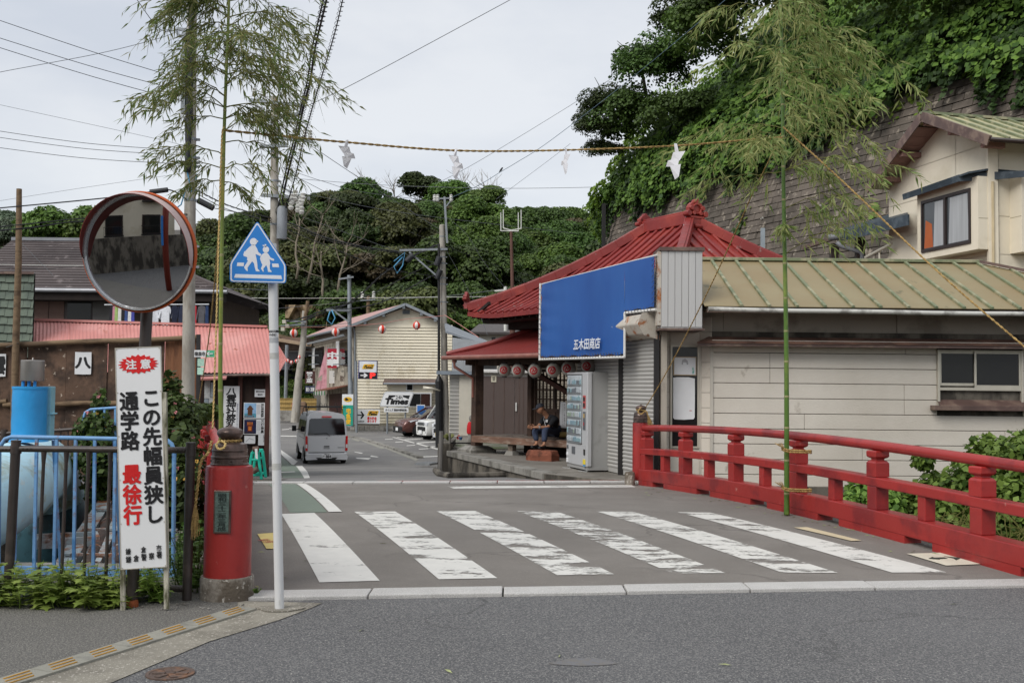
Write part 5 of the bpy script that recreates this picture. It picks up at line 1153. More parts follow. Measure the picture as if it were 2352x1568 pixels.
lab=['white festival lantern with red crest, leftmost in the row next to the timber pillar','second white festival lantern from the timber pillar, in front of the brown shed door','white festival lantern hanging right above the man in the cap, clear of the sign','white festival lantern hanging under the left end of the blue sign','white festival lantern partly hidden under the middle of the blue sign','white festival lantern behind the top of the vending machine, furthest right']
for i,(px,py) in enumerate([(1158.5,849.5),(1190,851),(1228.5,851),(1271,850),(1306,846),(1352,841)]):
    k=(px-1176)/2400;o_=A0-e2*.30;s=(k*o_.y-o_.x)/(e1.x-k*e1.y) ;q=o_+e1*s
    if i == 0:pass
    c=P(px,py,q.y);dv=(CAMP-c);dv.z=0;dv.normalize();dv=(Matrix.Rotation(R(-8-2*i),3,'Z') @ dv);td=Matrix.Rotation(R(-68),3,'Z') @ dv
    fest_lantern(c,lab[i],dv,td)
# ---------- seated man ----------
M_SKIN=mat('skin','#a3765c',rough=.6,v=.08,s=8,b=.05);M_SHIRT=mat('black shirt','#1d1f24',rough=.85,v=.15,s=6,b=.15,bs=30);M_JEAN=mat('dark blue jeans','#333d52',rough=.9,v=.15,s=8,b=.2,bs=60);M_CAP=mat('navy cap','#33363f',rough=.85,v=.1,s=8);M_SHOE=mat('black shoes','#1c1c1e',rough=.5)
man=thing('person','man in a black shirt, jeans and dark cap sitting on the veranda bench, looking left','person',V(.95,23.25,.4))
def skin(name,pts,rad,edges,m,parent,sub=2,root=0):
    me=bpy.data.meshes.new(name);inv=wm(parent).inverted();me.from_pydata([inv @ Vector(p) for p in pts],edges,[]);me.materials.append(m)
    o=link(name,me,parent);sk=o.modifiers.new('skin','SKIN');me.skin_vertices.new() if not me.skin_vertices else None
    for i,r_ in enumerate(rad):
        a=r_ if isinstance(r_,tuple) else (r_,r_);me.skin_vertices[0].data[i].radius=a
    me.skin_vertices[0].data[root].use_root=True
    ss=o.modifiers.new('sub','SUBSURF');ss.levels=ss.render_levels=sub
    return o
pv=P(1271,990,23.25);ch=P(1263,966,23.08);nk=P(1254,952,22.98);hd=P(1241,938,22.92)
fdir=V(-.664,-.748,0);wv2=V(-.748,.664,0)
shA,shB=P(1263,962,23.05)+wv2*.17,P(1263,962,23.05)-wv2*.17
elA,elB=P(1236,980,22.98),P(1258,981,22.72);wrA,wrB=P(1225,981,22.80),P(1234,981,22.66);haA,haB=P(1219.5,980,22.74),P(1226,981,22.68)
hiA,hiB=pv+wv2*.10+V(0,0,-.0),pv-wv2*.10;knA,knB=P(1227,988,22.92),P(1252,986,22.68);anA,anB=P(1233,1019,22.80),P(1250,1021,22.55)
body_pts=[pv,ch,nk,hd,shA,elA,wrA,haA,shB,elB,wrB,haB,hiA,knA,anA,hiB,knB,anB,anA+fdir*.12-V(0,0,.05),anB+fdir*.12-V(0,0,.05)]
skin('body',body_pts,[.12,.13,.055,.07,.05,.038,.026,.03,.05,.038,.026,.03,.08,.055,.035,.08,.055,.035,.03,.03],[(0,1),(1,2),(2,3),(1,4),(4,5),(5,6),(6,7),(1,8),(8,9),(9,10),(10,11),(0,12),(12,13),(13,14),(0,15),(15,16),(16,17),(14,18),(17,19)],M_SKIN,man,1)
skin('shirt',[pv+V(0,0,.02),pv.lerp(ch,.55),ch,nk-V(0,0,.02),shA,shA.lerp(elA,.8),shB,shB.lerp(elB,.75),elB.lerp(shB,.12)],[(.155,.125),(.165,.14),(.17,.14),(.075,.07),.072,.052,.075,.056,.05],[(0,1),(1,2),(2,3),(2,4),(4,5),(2,6),(6,7),(7,8)],M_SHIRT,man,2)
skin('trousers',[pv-V(0,0,.02),hiA,knA,anA+V(0,0,.05),hiB,knB,anB+V(0,0,.05)],[.13,.105,.082,.058,.105,.082,.058],[(0,1),(1,2),(2,3),(0,4),(4,5),(5,6)],M_JEAN,man,2)
for an,dz in ((anA,0),(anB,0)):
    mb=MB(frame(an-V(0,0,.085)+fdir*.0,fdir));
    skin('shoe',[an-V(0,0,.05)-fdir*.05,an-V(0,0,.055)+fdir*.06,an-V(0,0,.065)+fdir*.19],[(.045,.04),(.05,.042),(.045,.03)],[(0,1),(1,2)],M_SHOE,man,2)

hf=(fdir*.75+wv2*.55+V(0,0,-.30)).normalized();hr=hf.cross(ZUP).normalized();hu_=hr.cross(hf).normalized()
Mh=Matrix(((hr.x,hf.x,hu_.x,hd.x),(hr.y,hf.y,hu_.y,hd.y),(hr.z,hf.z,hu_.z,hd.z),(0,0,0,1)))
mb=MB(Mh);vs=[];n1,n2=14,10
for j in range(n2+1):
    ph=-math.pi/2+math.pi*j/n2
    for i in range(n1):
        th=2*math.pi*i/n1;x,y,z=math.cos(th)*math.cos(ph),math.sin(th)*math.cos(ph),math.sin(ph)
        w=.072*(1-.18*max(0,-z));vs.append((x*w,y*.092+(.008 if z < -.2 and y > 0 else 0),z*.115))
mb.add(vs,[(j*n1+i,j*n1+(i+1) % n1,(j+1)*n1+(i+1) % n1,(j+1)*n1+i) for j in range(n2) for i in range(n1)]);head=mb.build('head',M_SKIN,man,smooth=True)
mb=MB(Mh);mb.add([(-.014,.085,-.03),(.014,.085,-.03),(0,.118,-.032),(0,.09,.015)],[(0,1,2),(1,3,2),(0,2,3)]);mb.build('nose',M_SKIN,head,smooth=True)
for sx_ in (-1,1):
    mb=MB(Mh @ Matrix.Translation((sx_*.028,.084,.012)));mb.lathe([(.001,-.006),(.010,0),(.001,.006)],8);mb.build('eye',M_INK,head)
    mb=MB(Mh @ Matrix.Translation((sx_*.072,-.005,-.01)));mb.lathe([(.001,-.03),(.014,-.015),(.016,.015),(.001,.03)],8);mb.build('ear',M_SKIN,head,smooth=True)
mb=MB(Mh);mb.box(-.022,.084,-.062,.022,.092,-.055);mb.build('mouth',mat('lips','#7d4b42'),head)
mb=MB(Mh);vs=[]
for j in range(6):
    ph=math.pi/2*j/5
    for i in range(16):th=2*math.pi*i/16;vs.append((.083*math.cos(th)*math.cos(ph),.100*math.sin(th)*math.cos(ph)-.004,.035+.085*math.sin(ph)))
mb.add(vs,[(j*16+i,j*16+(i+1) % 16,(j+1)*16+(i+1) % 16,(j+1)*16+i) for j in range(5) for i in range(16)]+[tuple(range(15,-1,-1))])
mb.prism([(.07,.055),(.06,.14),(.03,.172),(-.03,.172),(-.06,.14),(-.07,.055)],.028,.040);mb.build('cap',M_CAP,man,smooth=40)
mb=MB(Mh);mb.add([(-.07,-.02,.03),(-.074,-.07,-.0),(-.05,-.09,-.05),(.05,-.09,-.05),(.074,-.07,0),(.07,-.02,.03)],[(0,1,2,3,4,5)]);mb.build('hair',mat('grey hair','#4a4744'),man)

for wr,ha,sg in ((wrA,haA,1),(wrB,haB,-1)):
    d=(ha-wr).normalized();lat_=d.cross(ZUP).normalized();up_=lat_.cross(d)
    skin('hand',[wr,ha,ha+d*.03],[.026,(.036,.02),(.034,.016)],[(0,1),(1,2)],M_SKIN,man,2)
    for q,(o_,ln) in enumerate(((-.027,.062),(-.009,.072),(.009,.068),(.027,.052))):s_=ha+d*.03+up_*o_;skin('finger',[s_,s_+d*ln*.55+lat_*sg*.008,s_+d*ln*.8+lat_*sg*.03],[.0095,.009,.0075],[(0,1),(1,2)],M_SKIN,man,1)
    s_=ha-d*.01+up_*.03;skin('thumb',[s_,s_+up_*.025+d*.02,s_+up_*.03+d*.05],[.011,.0105,.009],[(0,1),(1,2)],M_SKIN,man,1)
d=(elB-wrB).normalized();mb=MB();mb.tube([wrB+d*.03,wrB+d*.06],.036,12);mb.build('wristwatch',mat('watch metal','#c4c6c8',rough=.3,metal=.5),man)
mb=MB();q=ch+fdir*.145;mb.tube([nk+fdir*.05,q+V(0,0,.02)+wv2*.05,q-V(0,0,.12)],.006,5);mb.build('lanyard',M_PAPW,man);mb=MB();mb.cb(tuple(q+V(.02,-.02,.0)),(.05,.02,.06));mb.build('badge',M_PAPW,man)

bq=P(1283,998,23.15);mb=MB();
t=thing('bamboo_offcut','short cut bamboo tube lying on the bench between the man and the vending machine','bamboo piece',bq)
mb=MB();mb.tube([bq,bq+V(.22,.1,0)],.065,14,cap=False);mb.tube([bq+V(.02,.01,0),bq+V(.21,.095,0)],.052,14,cap=True);mb.build('tube',mat('cut bamboo','#8d7b4c',rough=.6,v=.2,s=8),t,smooth=40)
bq2=bq+V(.27,.08,.01);mb=MB();mb.tube([bq2,bq2+V(.4,.14,0)],.07,14);mb.build('green_bamboo_piece',mat('wet green bamboo','#3d4430',rough=.4,v=.4,s=6),None,smooth=40,label='dark green bamboo piece lying on the bench just left of the vending machine',cat='bamboo piece')
# ---------- shed, garage, garden ----------
sh=thing('storage_shed','white framed storage shed with big brown double doors behind the hall pillar','shed',V(-.2,30,0))
sx0,sx1,sz1=xat(1103,30),xat(1217,30),1.94
mb=MB();mb.box(sx0,30,-.05,sx1,31.4,sz1);mb.build('body',M_WHT,sh,bevel=.02)
mb=MB();mb.box(sx0-.08,29.85,sz1,sx1+.08,31.5,sz1+.10);mb.build('roof',M_WHT,sh,bevel=.02)
M_BRD=mat('brown steel door','#5c504c',rough=.5,v=.05,s=2)
xm_=xat(1182,30)
for a,b in ((sx0+.09,xm_),(xm_+.01,sx1-.06)):
    mb=MB();mb.box(a,29.97,.12,b,30.0,sz1-.1);d_=mb.build('door',M_BRD,sh)
    for k in range(1,3):x=a+(b-a)*k/3;mb=MB();mb.box(x-.006,29.96,.13,x+.006,29.97,sz1-.11);mb.build('rib',M_BRN,d_)
mb=MB();mb.box(xm_+.03,29.93,.85,xm_+.07,29.97,1.1);mb.build('handle',M_WHT,sh,bevel=.01)
nt2=MB();nt2.box(xat(1128,30),29.955,1.68,xat(1140,30),29.965,1.88);o=nt2.build('notice',mat('cream notice','#cfc9b4'),None,label='small cream notice on the left brown shed door',cat='notice');text('極\n楽',frame((xat(1134,30),29.95,1.78),(1,0,0)),-.04,-.06,.04,.05,M_INK,o)
sb=thing('slatted_outbuilding','pale corrugated outbuilding seen through the lattice behind the man','outbuilding',V(1.2,31.7,0))
for i in range(34):mb=MB();z_=.05+i*.075;mb.add([(xat(1212,31.5),31.5,z_),(3.2,31.5,z_),(3.2,31.47,z_+.055),(xat(1212,31.5),31.47,z_+.055),(xat(1212,31.5),31.5,z_+.073),(3.2,31.5,z_+.073)],[(0,1,2,3),(3,2,5,4)]);mb.build('wall_slat',mat('beige corrugated wall','#a59c8e',rough=.6,v=.06),sb)
mb=MB();mb.box(xat(1212,31.5),31.52,-.6,3.2,33,2.6);mb.build('wall',M_WDK,sb)
gr_=thing('garage','low cream garage with a narrow grey shutter behind the concrete utility pole','garage',V(-1.5,33,-.3))
gx_=[xat(p_,33) for p_ in (1033,1055,1104)];
mb=MB();mb.box(gx_[1],33,-1.2,gx_[2],36,zat(1060,862,33));mb.build('wall',mat('cream steel','#c9c3b4',rough=.6,v=.08,c2='#9a5f3c',m2=.04,s2=3),gr_)
mb=MB();mb.box(xat(1003,33),32.8,zat(1050,860,33),gx_[2]-.1,36,zat(1050,852,33));mb.build('flat_roof',mat('grey blue steel','#7f8890',rough=.5),gr_)
for i in range(26):mb=MB();z_=-1.2+i*.12;mb.add([(gx_[0],33.1,z_),(gx_[1],33.1,z_),(gx_[1],33.07,z_+.09),(gx_[0],33.07,z_+.09),(gx_[0],33.1,z_+.118),(gx_[1],33.1,z_+.118)],[(0,1,2,3),(3,2,5,4)]);mb.build('shutter_slat',M_SHUT,gr_)
mb=MB();mb.box(gx_[0]-.02,33.12,-1.2,gx_[1],34,zat(1050,862,33));mb.build('side_wall',M_CRM,gr_)

gh=thing('grey_roofed_house','house with grey tiled roof and corrugated wall behind the garage','house',V(-1.2,44,-1))
mb=MB();
for i in range(40):x=xat(1038,42)+i*.045;mb.box(x,42-.012*(i % 2),-1,x+.045,42.1,zat(1040,775,42)-.02*i*.3)
mb.build('corrugated_wall',mat('galvanised wall','#a9adb0',rough=.5,metal=.2,v=.08),gh,kind='stuff')
mb=MB();a,b=P(1022,742,42),P(1112,778,40);mb.slab(P(1025,760,42),P(1120,792,42),P(1118,782,46),P(1022,741,46),.08);mb.build('lean_roof',mat('grey metal roof','#8a9097',rough=.5),gh)
mb=MB();mb.slab(P(1100,792,46),P(1150,793,46),P(1150,800,41),P(1090,806,41),.05);mb.slab(P(1080,830,40),P(1150,838,40),P(1160,822,43),P(1080,822,43),-.05);mb.build('tile_roof',mat('grey tile','#777b80',rough=.7,v=.2,s=8),gh)
ch2=thing('white_house','pale two-storey house with a dark flat roof far behind the lower hall eave','house',V(-1,70,0))
mb=MB();mb.box(xat(1100,70),70,-1.2,xat(1250,70),76,zat(1150,762,70));mb.build('wall',mat('off-white wall','#c9c4b8',rough=.8,v=.05),ch2)
mb=MB();mb.slab(P(1078,762,69.5),P(1255,764,69.5),P(1235,744,74),P(1100,744,74),.15);mb.build('roof',mat('dark grey roof','#55504f',rough=.7),ch2)
for px in (1128,1192,1210):mb=MB();mb.box(xat(px,70),69.95,zat(px,790,70),xat(px+9,70),69.99,zat(px,774,70));mb.build('window',M_DG,ch2)

mb=MB();mb.prism([(xat(1018,26.4),26.0),(xat(1215,26),25.9),(xat(1230,29.5),29.7),(xat(1040,29.5),29.7)],.005,.03);mb.build('garden_gravel',mat('gravel','#77746a',rough=.95,v=.4,s=30,b=.9,bs=60,c2='#53603a',m2=.35,s2=1.2),None,kind='stuff')
mb=MB();mb.box(-1.75,25.1,-1.4,-1.45,27.5,.18);mb.build('planter_wall',M_CONCD,None,label='low stained planter wall at the left end of the stone platform',cat='low wall')
t=thing('low_rail','low dark metal rail round the planting bed at the left of the platform','rail',V(-1.5,25,0))
mb=MB();a,b,c=P(1033,1017,25.3),P(1106,1017,26.2),P(1033,1012,27);mb.tube([a,b],.018,6);mb.build('rail',M_BLK_,t);mb=MB();mb.tube([a+V(0,0,.22),a-V(0,0,.3)],.03,6);mb.build('post',mat('grey stake','#6f6c68'),t);mb=MB();mb.tube([b,b-V(0,0,.3)],.02,6);mb.build('post',M_BLK_,t)
q=P(1014,990,24.6);mb=MB();mb.tube([q,V(q.x-.02,q.y,zg(q.x,q.y)-.05)],.055,8);mb.build('stake',MATS['grey stake'],None,label='leaning grey concrete stake in front of the planter wall',cat='stake')

js_=P(1082,1018,26.0);t=thing('stone_statue','small grey stone guardian statue with a red bib behind the hall pillar','statue',js_)
mb=MB(Matrix.Translation(js_-V(0,0,.0)));mb.lathe([(.001,-.05),(.10,-.05),(.11,.08),(.085,.12),(.08,.3),(.095,.42),(.075,.52),(.03,.55),(.001,.55)],14);mb.build('robe',M_CONC,t,smooth=50)
mb=MB(Matrix.Translation(js_+V(0,0,.62)));mb.lathe([(.001,-.09),(.04,-.07),(.062,-.02),(.06,.03),(.035,.075),(.001,.09)],14);mb.build('head',M_CONC,t,smooth=True)
mb=MB(Matrix.Translation(js_));mb.lathe([(.102,.24),(.115,.3),(.108,.42),(.09,.5),(.06,.54)],16,cap=False);mb.build('bib',mat('red bib','#c02026',rough=.8),t,smooth=True)
# ================= left side =================
M_BLKP=mat('dark brown steel','#38312e',rough=.42,v=.12,s=6,b=.04,c2='#4a403b',m2=.3,s2=5,spec=.5)
M_LBLU=mat('light blue painted steel','#6f9cc9',rough=.5,v=.1,s=6,b=.08,c2='#7e5a46',m2=.16,s2=9,c3='#4b7fb2',m3=.3,s3=3)
M_SGN=mat('sign white','#dfe0e0',rough=.45,v=.03,s=2,b=.02);M_INKB=mat('black sign paint','#1a1a1c',rough=.5);M_INKR=mat('red sign paint','#cf1f20',rough=.5)
M_OLDW=mat('mossy white wood','#a9a596',rough=.9,v=.2,s=8,b=.5,bs=40,c2='#5b5a45',m2=.42,s2=12,st=(1,1,.3))
# ---- warning board ----
wb=thing('warning_sign_board','tall white warning board with red burst and large black characters before the fence','sign',P(330,1395,7.42))
BL,BR,TL=P(277,1308,7.26),P(384,1301.5,7.29),P(265,799,7.28)
Mw=frame(BL,BR-BL,up=TL-BL);BW,BH=(BR-BL).length,(TL-BL).length
mb=MB(Mw);mb.box(0,0,-.012,BW,BH,0);mb.build('board',M_SGN,wb,bevel=.002)
mb=MB(Mw);
for a in ((0,0,BW,.005),(0,BH-.005,BW,BH),(0,.005,.005,BH-.005),(BW-.005,.005,BW,BH-.005)):mb.box(a[0],a[1],-.006,a[2],a[3],.003)
for x in (.012,BW/2,BW-.012):
    for k in range(6):mb.cb((x,.012+(BH-.024)*k/5,.001),(.006,.006,.004)) if (x != BW/2 or k in (0,5)) else None
mb.build('edge_frame',M_ALU,wb)
def bt_(body,x0,y0,x1,y1,m,bold=.03,**k):return text(body,Mw,x0*BW,(1-y1)*BH,x1*BW,(1-y0)*BH,m,wb,bold=bold,**k)
bt_('こ\nの\n先\n幅\n員\n狭\nし',.56,.205,.955,.797,M_INKB,.034,z=.0035);bt_('通\n学\n路',.085,.205,.475,.465,M_INKB,.034,z=.0035);bt_('最\n徐\n行',.10,.535,.485,.80,M_INKR,.036,z=.0035)
for i,c in enumerate('鎌倉市'):bt_(c,.12+.33*i,.906-.004*i,.23+.33*i,.934-.004*i,M_INKB,.02,z=.0035)
for i,c in enumerate('鎌倉警察署'):bt_(c,.12+.165*i,.940-.003*i,.235+.165*i,.970-.003*i,M_INKB,.02,z=.0035)
mb=MB(Mw);cx_,cy_=BW*.5,BH*(1-.078);pts=[]
for i in range(40):a=2*math.pi*i/40;k=1.0 if i % 2 == 0 else .80;pts.append((cx_+.138*k*math.cos(a),cy_+.068*k*math.sin(a)))
mb.prism(pts,.001,.003);mb.build('red_burst',M_INKR,wb);text('注 意',Mw,cx_-.083,cy_-.032,cx_+.083,cy_+.032,M_SGN,wb,bold=.035,z=.0045)
for a,b in (((281,1290),(283,1408)),((380,1290),(383,1397))):mb=MB();mb.beam(P(a[0]-2,900,7.31),P(b[0],b[1],7.33),.03,.028);mb.build('leg',M_OLDW,wb)
# ---- traffic mirror ----
tm=thing('traffic_mirror','round orange-rimmed convex traffic mirror with a hood on a dark brown pole','traffic mirror',P(303,1392,7.5))
mc=P(318,579,7.2);mn=V(-.135,-.98,-.125).normalized();mxr=ZUP.cross(mn).normalized();myy=mn.cross(mxr);Mm=Matrix(((mxr.x,myy.x,mn.x,mc.x),(mxr.y,myy.y,mn.y,mc.y),(mxr.z,myy.z,mn.z,mc.z),(0,0,0,1)))
Mm=Mm @ Matrix.Rotation(R(-4),4,'Z')
RM,RS=.386,3.0
def capz(r):return math.sqrt(RS*RS-r*r)-math.sqrt(RS*RS-RM*RM)
mb=MB(Mm);mb.lathe([(RM*i/14+.0005,capz(RM*i/14)) for i in range(14,-1,-1)],64,cap=False);mm_=bpy.data.materials.new('mirror silvering');mm_.use_nodes=True
p_=mm_.node_tree.nodes['Principled BSDF'];p_.inputs['Base Color'].default_value=(.62,.62,.63,1);p_.inputs['Metallic'].default_value=1;p_.inputs['Roughness'].default_value=.015
g_=mb.build('mirror_face',mm_,tm,smooth=True)
M_ORNG=mat('faded orange paint','#b4501c',rough=.5,v=.1,s=5);M_MAR=mat('maroon hood inside','#6e2a24',rough=.55,v=.1,s=5);M_HOOD=mat('bleached hood','#b7a29e',rough=.6,v=.08,s=4)
mb=MB(Mm);mb.lathe([(RM-.002,-.004),(RM+.004,.02),(RM+.016,.022),(RM+.02,-.01),(RM+.02,-.03)],72,cap=False);mb.build('silver_rim',mat('brushed rim','#c2c4c6',rough=.25,metal=.8,v=.1),tm,smooth=50)
mb=MB(Mm);mb.lathe([(RM+.0205,.004),(RM+.028,.008),(RM+.034,-.002),(RM+.034,-.02),(RM+.012,-.035),(RM*.5,-.08),(.001,-.09)],72,cap=False);mb.build('orange_case',M_ORNG,tm,smooth=50)
mb=MB(Mm);v=[];f=[];n=48
for i in range(n+1):
    a=R(-12+204*i/n);w=.115*math.sin(math.pi*i/n)**.45+.010;r0=RM+.012
    for off,zz_ in ((0,-.005),(.012,w*.5),(.0,w),(-.004,w),(.008,w*.5),(-.004,-.005)):v.append(((r0+off)*math.cos(a),(r0+off)*math.sin(a),zz_))
mb.m=0
for i in range(n):
    for k in range(5):f.append((6*i+k,6*(i+1)+k,6*(i+1)+k+1,6*i+k+1))
mb.add(v,f);mb.mi=[0 if (j % 5) < 2 else 1 for j in range(len(f))];mb.build('hood',[M_HOOD,M_MAR],tm,smooth=40)
mb=MB();tp=P(338,700,7.46);mb.tube([P(302,1396,7.48),tp,tp+V(.01,0,.5)],.041,16);mb.build('pole',M_BLKP,tm,smooth=60)
mb=MB();mb.beam(tp+V(0,.0,.25),mc-mn*.1,.05,.05);mb.beam(tp+V(0,0,.42),mc-mn*.1+V(0,0,.12),.05,.04);mb.build('bracket',M_ALU,tm)
mb=MB(fr(*P(302,1394,7.44)));mb.lathe([(.001,0),(.047,0),(.047,.03),(.042,.05),(.001,.05)],16);mb.build('rusty_foot',mat('orange rust','#8a4a2a',rough=.9,v=.3,s=20),tm)
# ---- school crossing sign ----
kS=7.4/2400
ss_=thing('school_zone_sign','blue five-sided school zone sign with two walking children on a white pole','sign',P(642,1392,7.42))
Mk=frame(P(593,580,7.34),(1,.0,.008));
def sp2(zx,zy):X,Y=516.8+.1465*zx,488.1+.1465*zy;return ((X-593)*kS,-(Y-580)*kS)
def rp_(pts,r=.008,n=4):
    out=[];N=len(pts)
    for i in range(N):
        p0,p1,p2=[Vector(q) for q in (pts[i-1],pts[i],pts[(i+1) % N])];d0=(p0-p1).normalized();d1=(p2-p1).normalized();a,b=p1+d0*r*1.5,p1+d1*r*1.5
        for k in range(n+1):u=k/n;q=a*(1-u)**2+p1*2*u*(1-u)+b*u*u;out.append((q.x,q.y))
    return out
def inset(pts,k):c=(sum(p[0] for p in pts)/len(pts),sum(p[1] for p in pts)/len(pts));return [(c[0]+(x-c[0])*k,c[1]+(y-c[1])*k) for x,y in pts]
pent=[sp2(*q) for q in ((500,128),(962,828),(962,1108),(80,1088),(78,800))]
M_SBL=mat('sign blue','#2a78c2',rough=.4,v=.03,s=2,b=0,k=1.05);M_SWH=mat('reflective white','#d6d8dc',rough=.5,v=.04,s=60,b=.05,bs=200)
mb=MB(Mk);mb.prism(rp_(pent,.015),-.004,0);pl2=mb.build('plate',M_SBL,ss_)
mb=MB(Mk);mb.prism(rp_(inset(pent,.972),.014),0,.0012);mb.build('white_border',M_SWH,pl2)
mb=MB(Mk);mb.prism(rp_(inset(pent,.918),.011),.0012,.0024);mb.build('blue_field',M_SBL,pl2)
def fig(polys,nm):
    mb=MB(Mk)
    for p in polys:mb.prism([sp2(*q) for q in p],.0024,.0036)
    mb.build(nm,M_SWH,pl2)
circ=lambda x,y,r:[(x+r*math.cos(2*math.pi*i/24),y+r*math.sin(2*math.pi*i/24)) for i in range(24)]
fig([[(430,505),(385,540),(345,580),(325,605),(305,610),(290,665),(300,685),(355,703),(348,745),(365,757),(308,850),(312,875),(350,920),(362,918),(358,865),(430,765),(460,800),(470,850),(490,920),(545,926),(548,915),(515,880),(510,800),(500,740),(480,650),(556,685),(575,660),(525,620),(500,560),(470,510)]],'boy_figure')
fig([circ(447,458,57)],'boy_head');fig([[(495,430),(526,452),(500,475)]],'cap_peak')
fig([[(630,625),(590,650),(560,690),(552,725),(575,790),(590,820),(568,880),(605,932),(612,925),(605,880),(650,825),(670,870),(680,930),(735,933),(735,920),(708,890),(705,830),(712,800),(700,735),(762,758),(775,745),(770,730),(715,705),(680,650),(655,625)]],'girl_figure')
fig([circ(642,580,50)],'girl_head');fig([[(582,518),(600,508),(655,535),(640,545)]],'ribbon');fig([[(620,496),(648,500),(643,540),(622,538)]],'ribbon')
fig([[(200,785),(305,788),(298,843),(190,840)]],'stripe');fig([[(738,800),(840,802),(850,858),(750,856)]],'stripe');fig([[(168,965),(885,985),(900,1043),(152,1022)]],'stripe')
M_PWH=mat('white pole paint','#d3d4d4',rough=.35,v=.05,s=3,b=.03,c2='#9c9a95',m2=.1,s2=12,st=(1,1,.2))
pb0,pt0=P(642,1392,7.42),P(624.5,560,7.42);pdir=(pt0-pb0)
mb=MB();mb.tube([pb0-V(0,0,.02),pt0],.0325,24);mb.build('pole',M_PWH,ss_,smooth=60)
def band(py0,py1,m,nm,r=.0332):
    mb=MB();f_=lambda py:pb0+pdir*((1392-py)/(1392-560));mb.tube([f_(py0),f_(py1)],r,24,cap=False);return mb.build(nm,m,ss_,smooth=True)
band(761,766,M_INKB,'sticker_band');band(767,775,M_SGN,'sticker_band');band(778,790,mat('grey label','#a9abad',rough=.5),'sticker_band',.0329);band(813,827,mat('reflective tape','#b5b5b0',rough=.45,v=.1,s=40),'tape_band',.0330);band(1066,1081,MATS['reflective tape'],'tape_band',.033)
q=pb0+pdir*((1392-771)/(832));text('64-02403',frame(q+V(-.0,-.0336,0),(1,0,0)),-.026,-.009,.026,.009,M_INKB,ss_,bold=.02,z=.001);q=q+V(0,0,.0235);text('横浜管理番号',frame(q+V(0,-.0336,0),(1,0,0)),-.022,-.004,.022,.004,M_SGN,ss_,z=.001)
mb=MB(fr(pb0.x,pb0.y,.012));mb.prism([(.16*math.cos(a)*(1+.2*math.sin(3*a)),.10*math.sin(a)) for a in [i*.4 for i in range(16)]],0,.006);mb.build('mortar_patch',M_APRON,ss_)
# ---- black fence ----
def pipe_fence(name,label,posts,rails,bals,r_post,r_rail,r_bal,Y,m=M_BLKP,knob=True):
    o=thing(name,label,'fence',P(posts[0][0][0],posts[0][0][1],Y))
    for a,b in posts:
        mb=MB();A_,B_=P(*a,Y),P(*b,Y);mb.tube([B_,A_],r_post,18);
        if knob:mb.tube([A_,A_+(A_-B_).normalized()*.008],[r_post*1.08,r_post*1.08],18);mb.tube([A_-V(0,0,.03),A_-V(0,0,.09)],r_post*1.14,18)
        mb.build('post',m,o,smooth=40)
    for a,b in rails:
        mb=MB();mb.tube([P(*a,Y),P(*b,Y)],r_rail,14);mb.build('rail',m,o,smooth=60)
        if knob:
            for e_ in (a,b):
                for dx in (6,15,24):
                    q=P(e_[0]+(dx if e_ is a else -dx),e_[1],Y-r_rail*1.0);mb=MB();mb.lathe([(.001,0),(.006,0),(.004,.006),(.001,.007)],8) if False else mb.cb(tuple(q),(.012,.012,.012));mb.build('bolt',m,o,bevel=.004,bseg=1)
    for a,b in bals:
        mb=MB();A_,B_=P(*a,Y),P(*b,Y);L_=(A_-B_);mb.tube([B_,B_+L_*.04,B_+L_*.08,B_+L_*.9,B_+L_*.95,A_],[r_bal*1.5,r_bal*1.25,r_bal,r_bal,r_bal*1.3,r_bal*1.6],10);mb.build('baluster',m,o,smooth=60)
    return o
Yf=7.68
pipe_fence('pipe_fence','dark brown pipe fence with vertical bars behind the warning board',[((37,1013),(19,1350)),((438,1018),(429,1383)),((-365,1008),(-390,1350))],
           [((46,1030),(429,1033.5)),((24,1346),(428,1351)),((-355,1026),(28,1031)),((-385,1343),(16,1347))],
           [((x,1037),(x-14+x*.01,1341)) for x in (101,153,204,254,305,356)]+[((x,1036),(x-16,1340)) for x in (-14,-65,-117,-168,-220,-270,-320)],.034,.024,.0125,Yf)
pipe_fence('pipe_fence','second dark pipe fence on the far canal bank beyond the blue pipe',[((10,986),(8,1110)),((-180,988),(-182,1110))],[((10,995),(118,989)),((118,989),(268,979)),((-180,994),(10,995)),((0,1072),(270,1062))],[((x,994-x*.05),(x,1066)) for x in range(20,270,17)],.05,.03,.014,17.2,knob=False)
# ---- light blue pipe guards ----
def guard(label,Y,path,bars,beam=None):
    o=thing('pipe_guard',label,'guard rail',P(path[0][0],path[0][1],Y));mb=MB();mb.tube([P(a,b,Y) for a,b in path],.017,12);mb.build('top_rail',M_LBLU,o,smooth=60)
    for (a,b) in bars:mb=MB();mb.beam(P(*a,Y),P(*b,Y),.022,.022);mb.build('bar',M_LBLU,o)
    if beam:mb=MB();a,b=P(*beam[0],Y),P(*beam[1],Y);mb.slab(a,b,b+V(0,0,.06),a+V(0,0,.06),.05);mb.build('bottom_beam',M_LBLU,o)
    return o
g1=guard('light blue steel guard frame with upright bars just behind the black fence',8.35,[(-4,1300),(-2,1040),(2,1022),(12,1008),(26,1003),(145,1005),(266,1007.5),(370,1008),(384,1011),(394,1019),(400,1032),(398,1306)],
      [((84.6,1004),(78,1302)),((130.7,1005),(124,1302)),((174,1006),(169,1303)),((218,1007),(214,1304)),((265,1008),(261,1305)),((310,1008),(307,1306)),((355,1008),(352,1308)),((38,1003),(33,1301))],((-60,1316),(402,1326)))
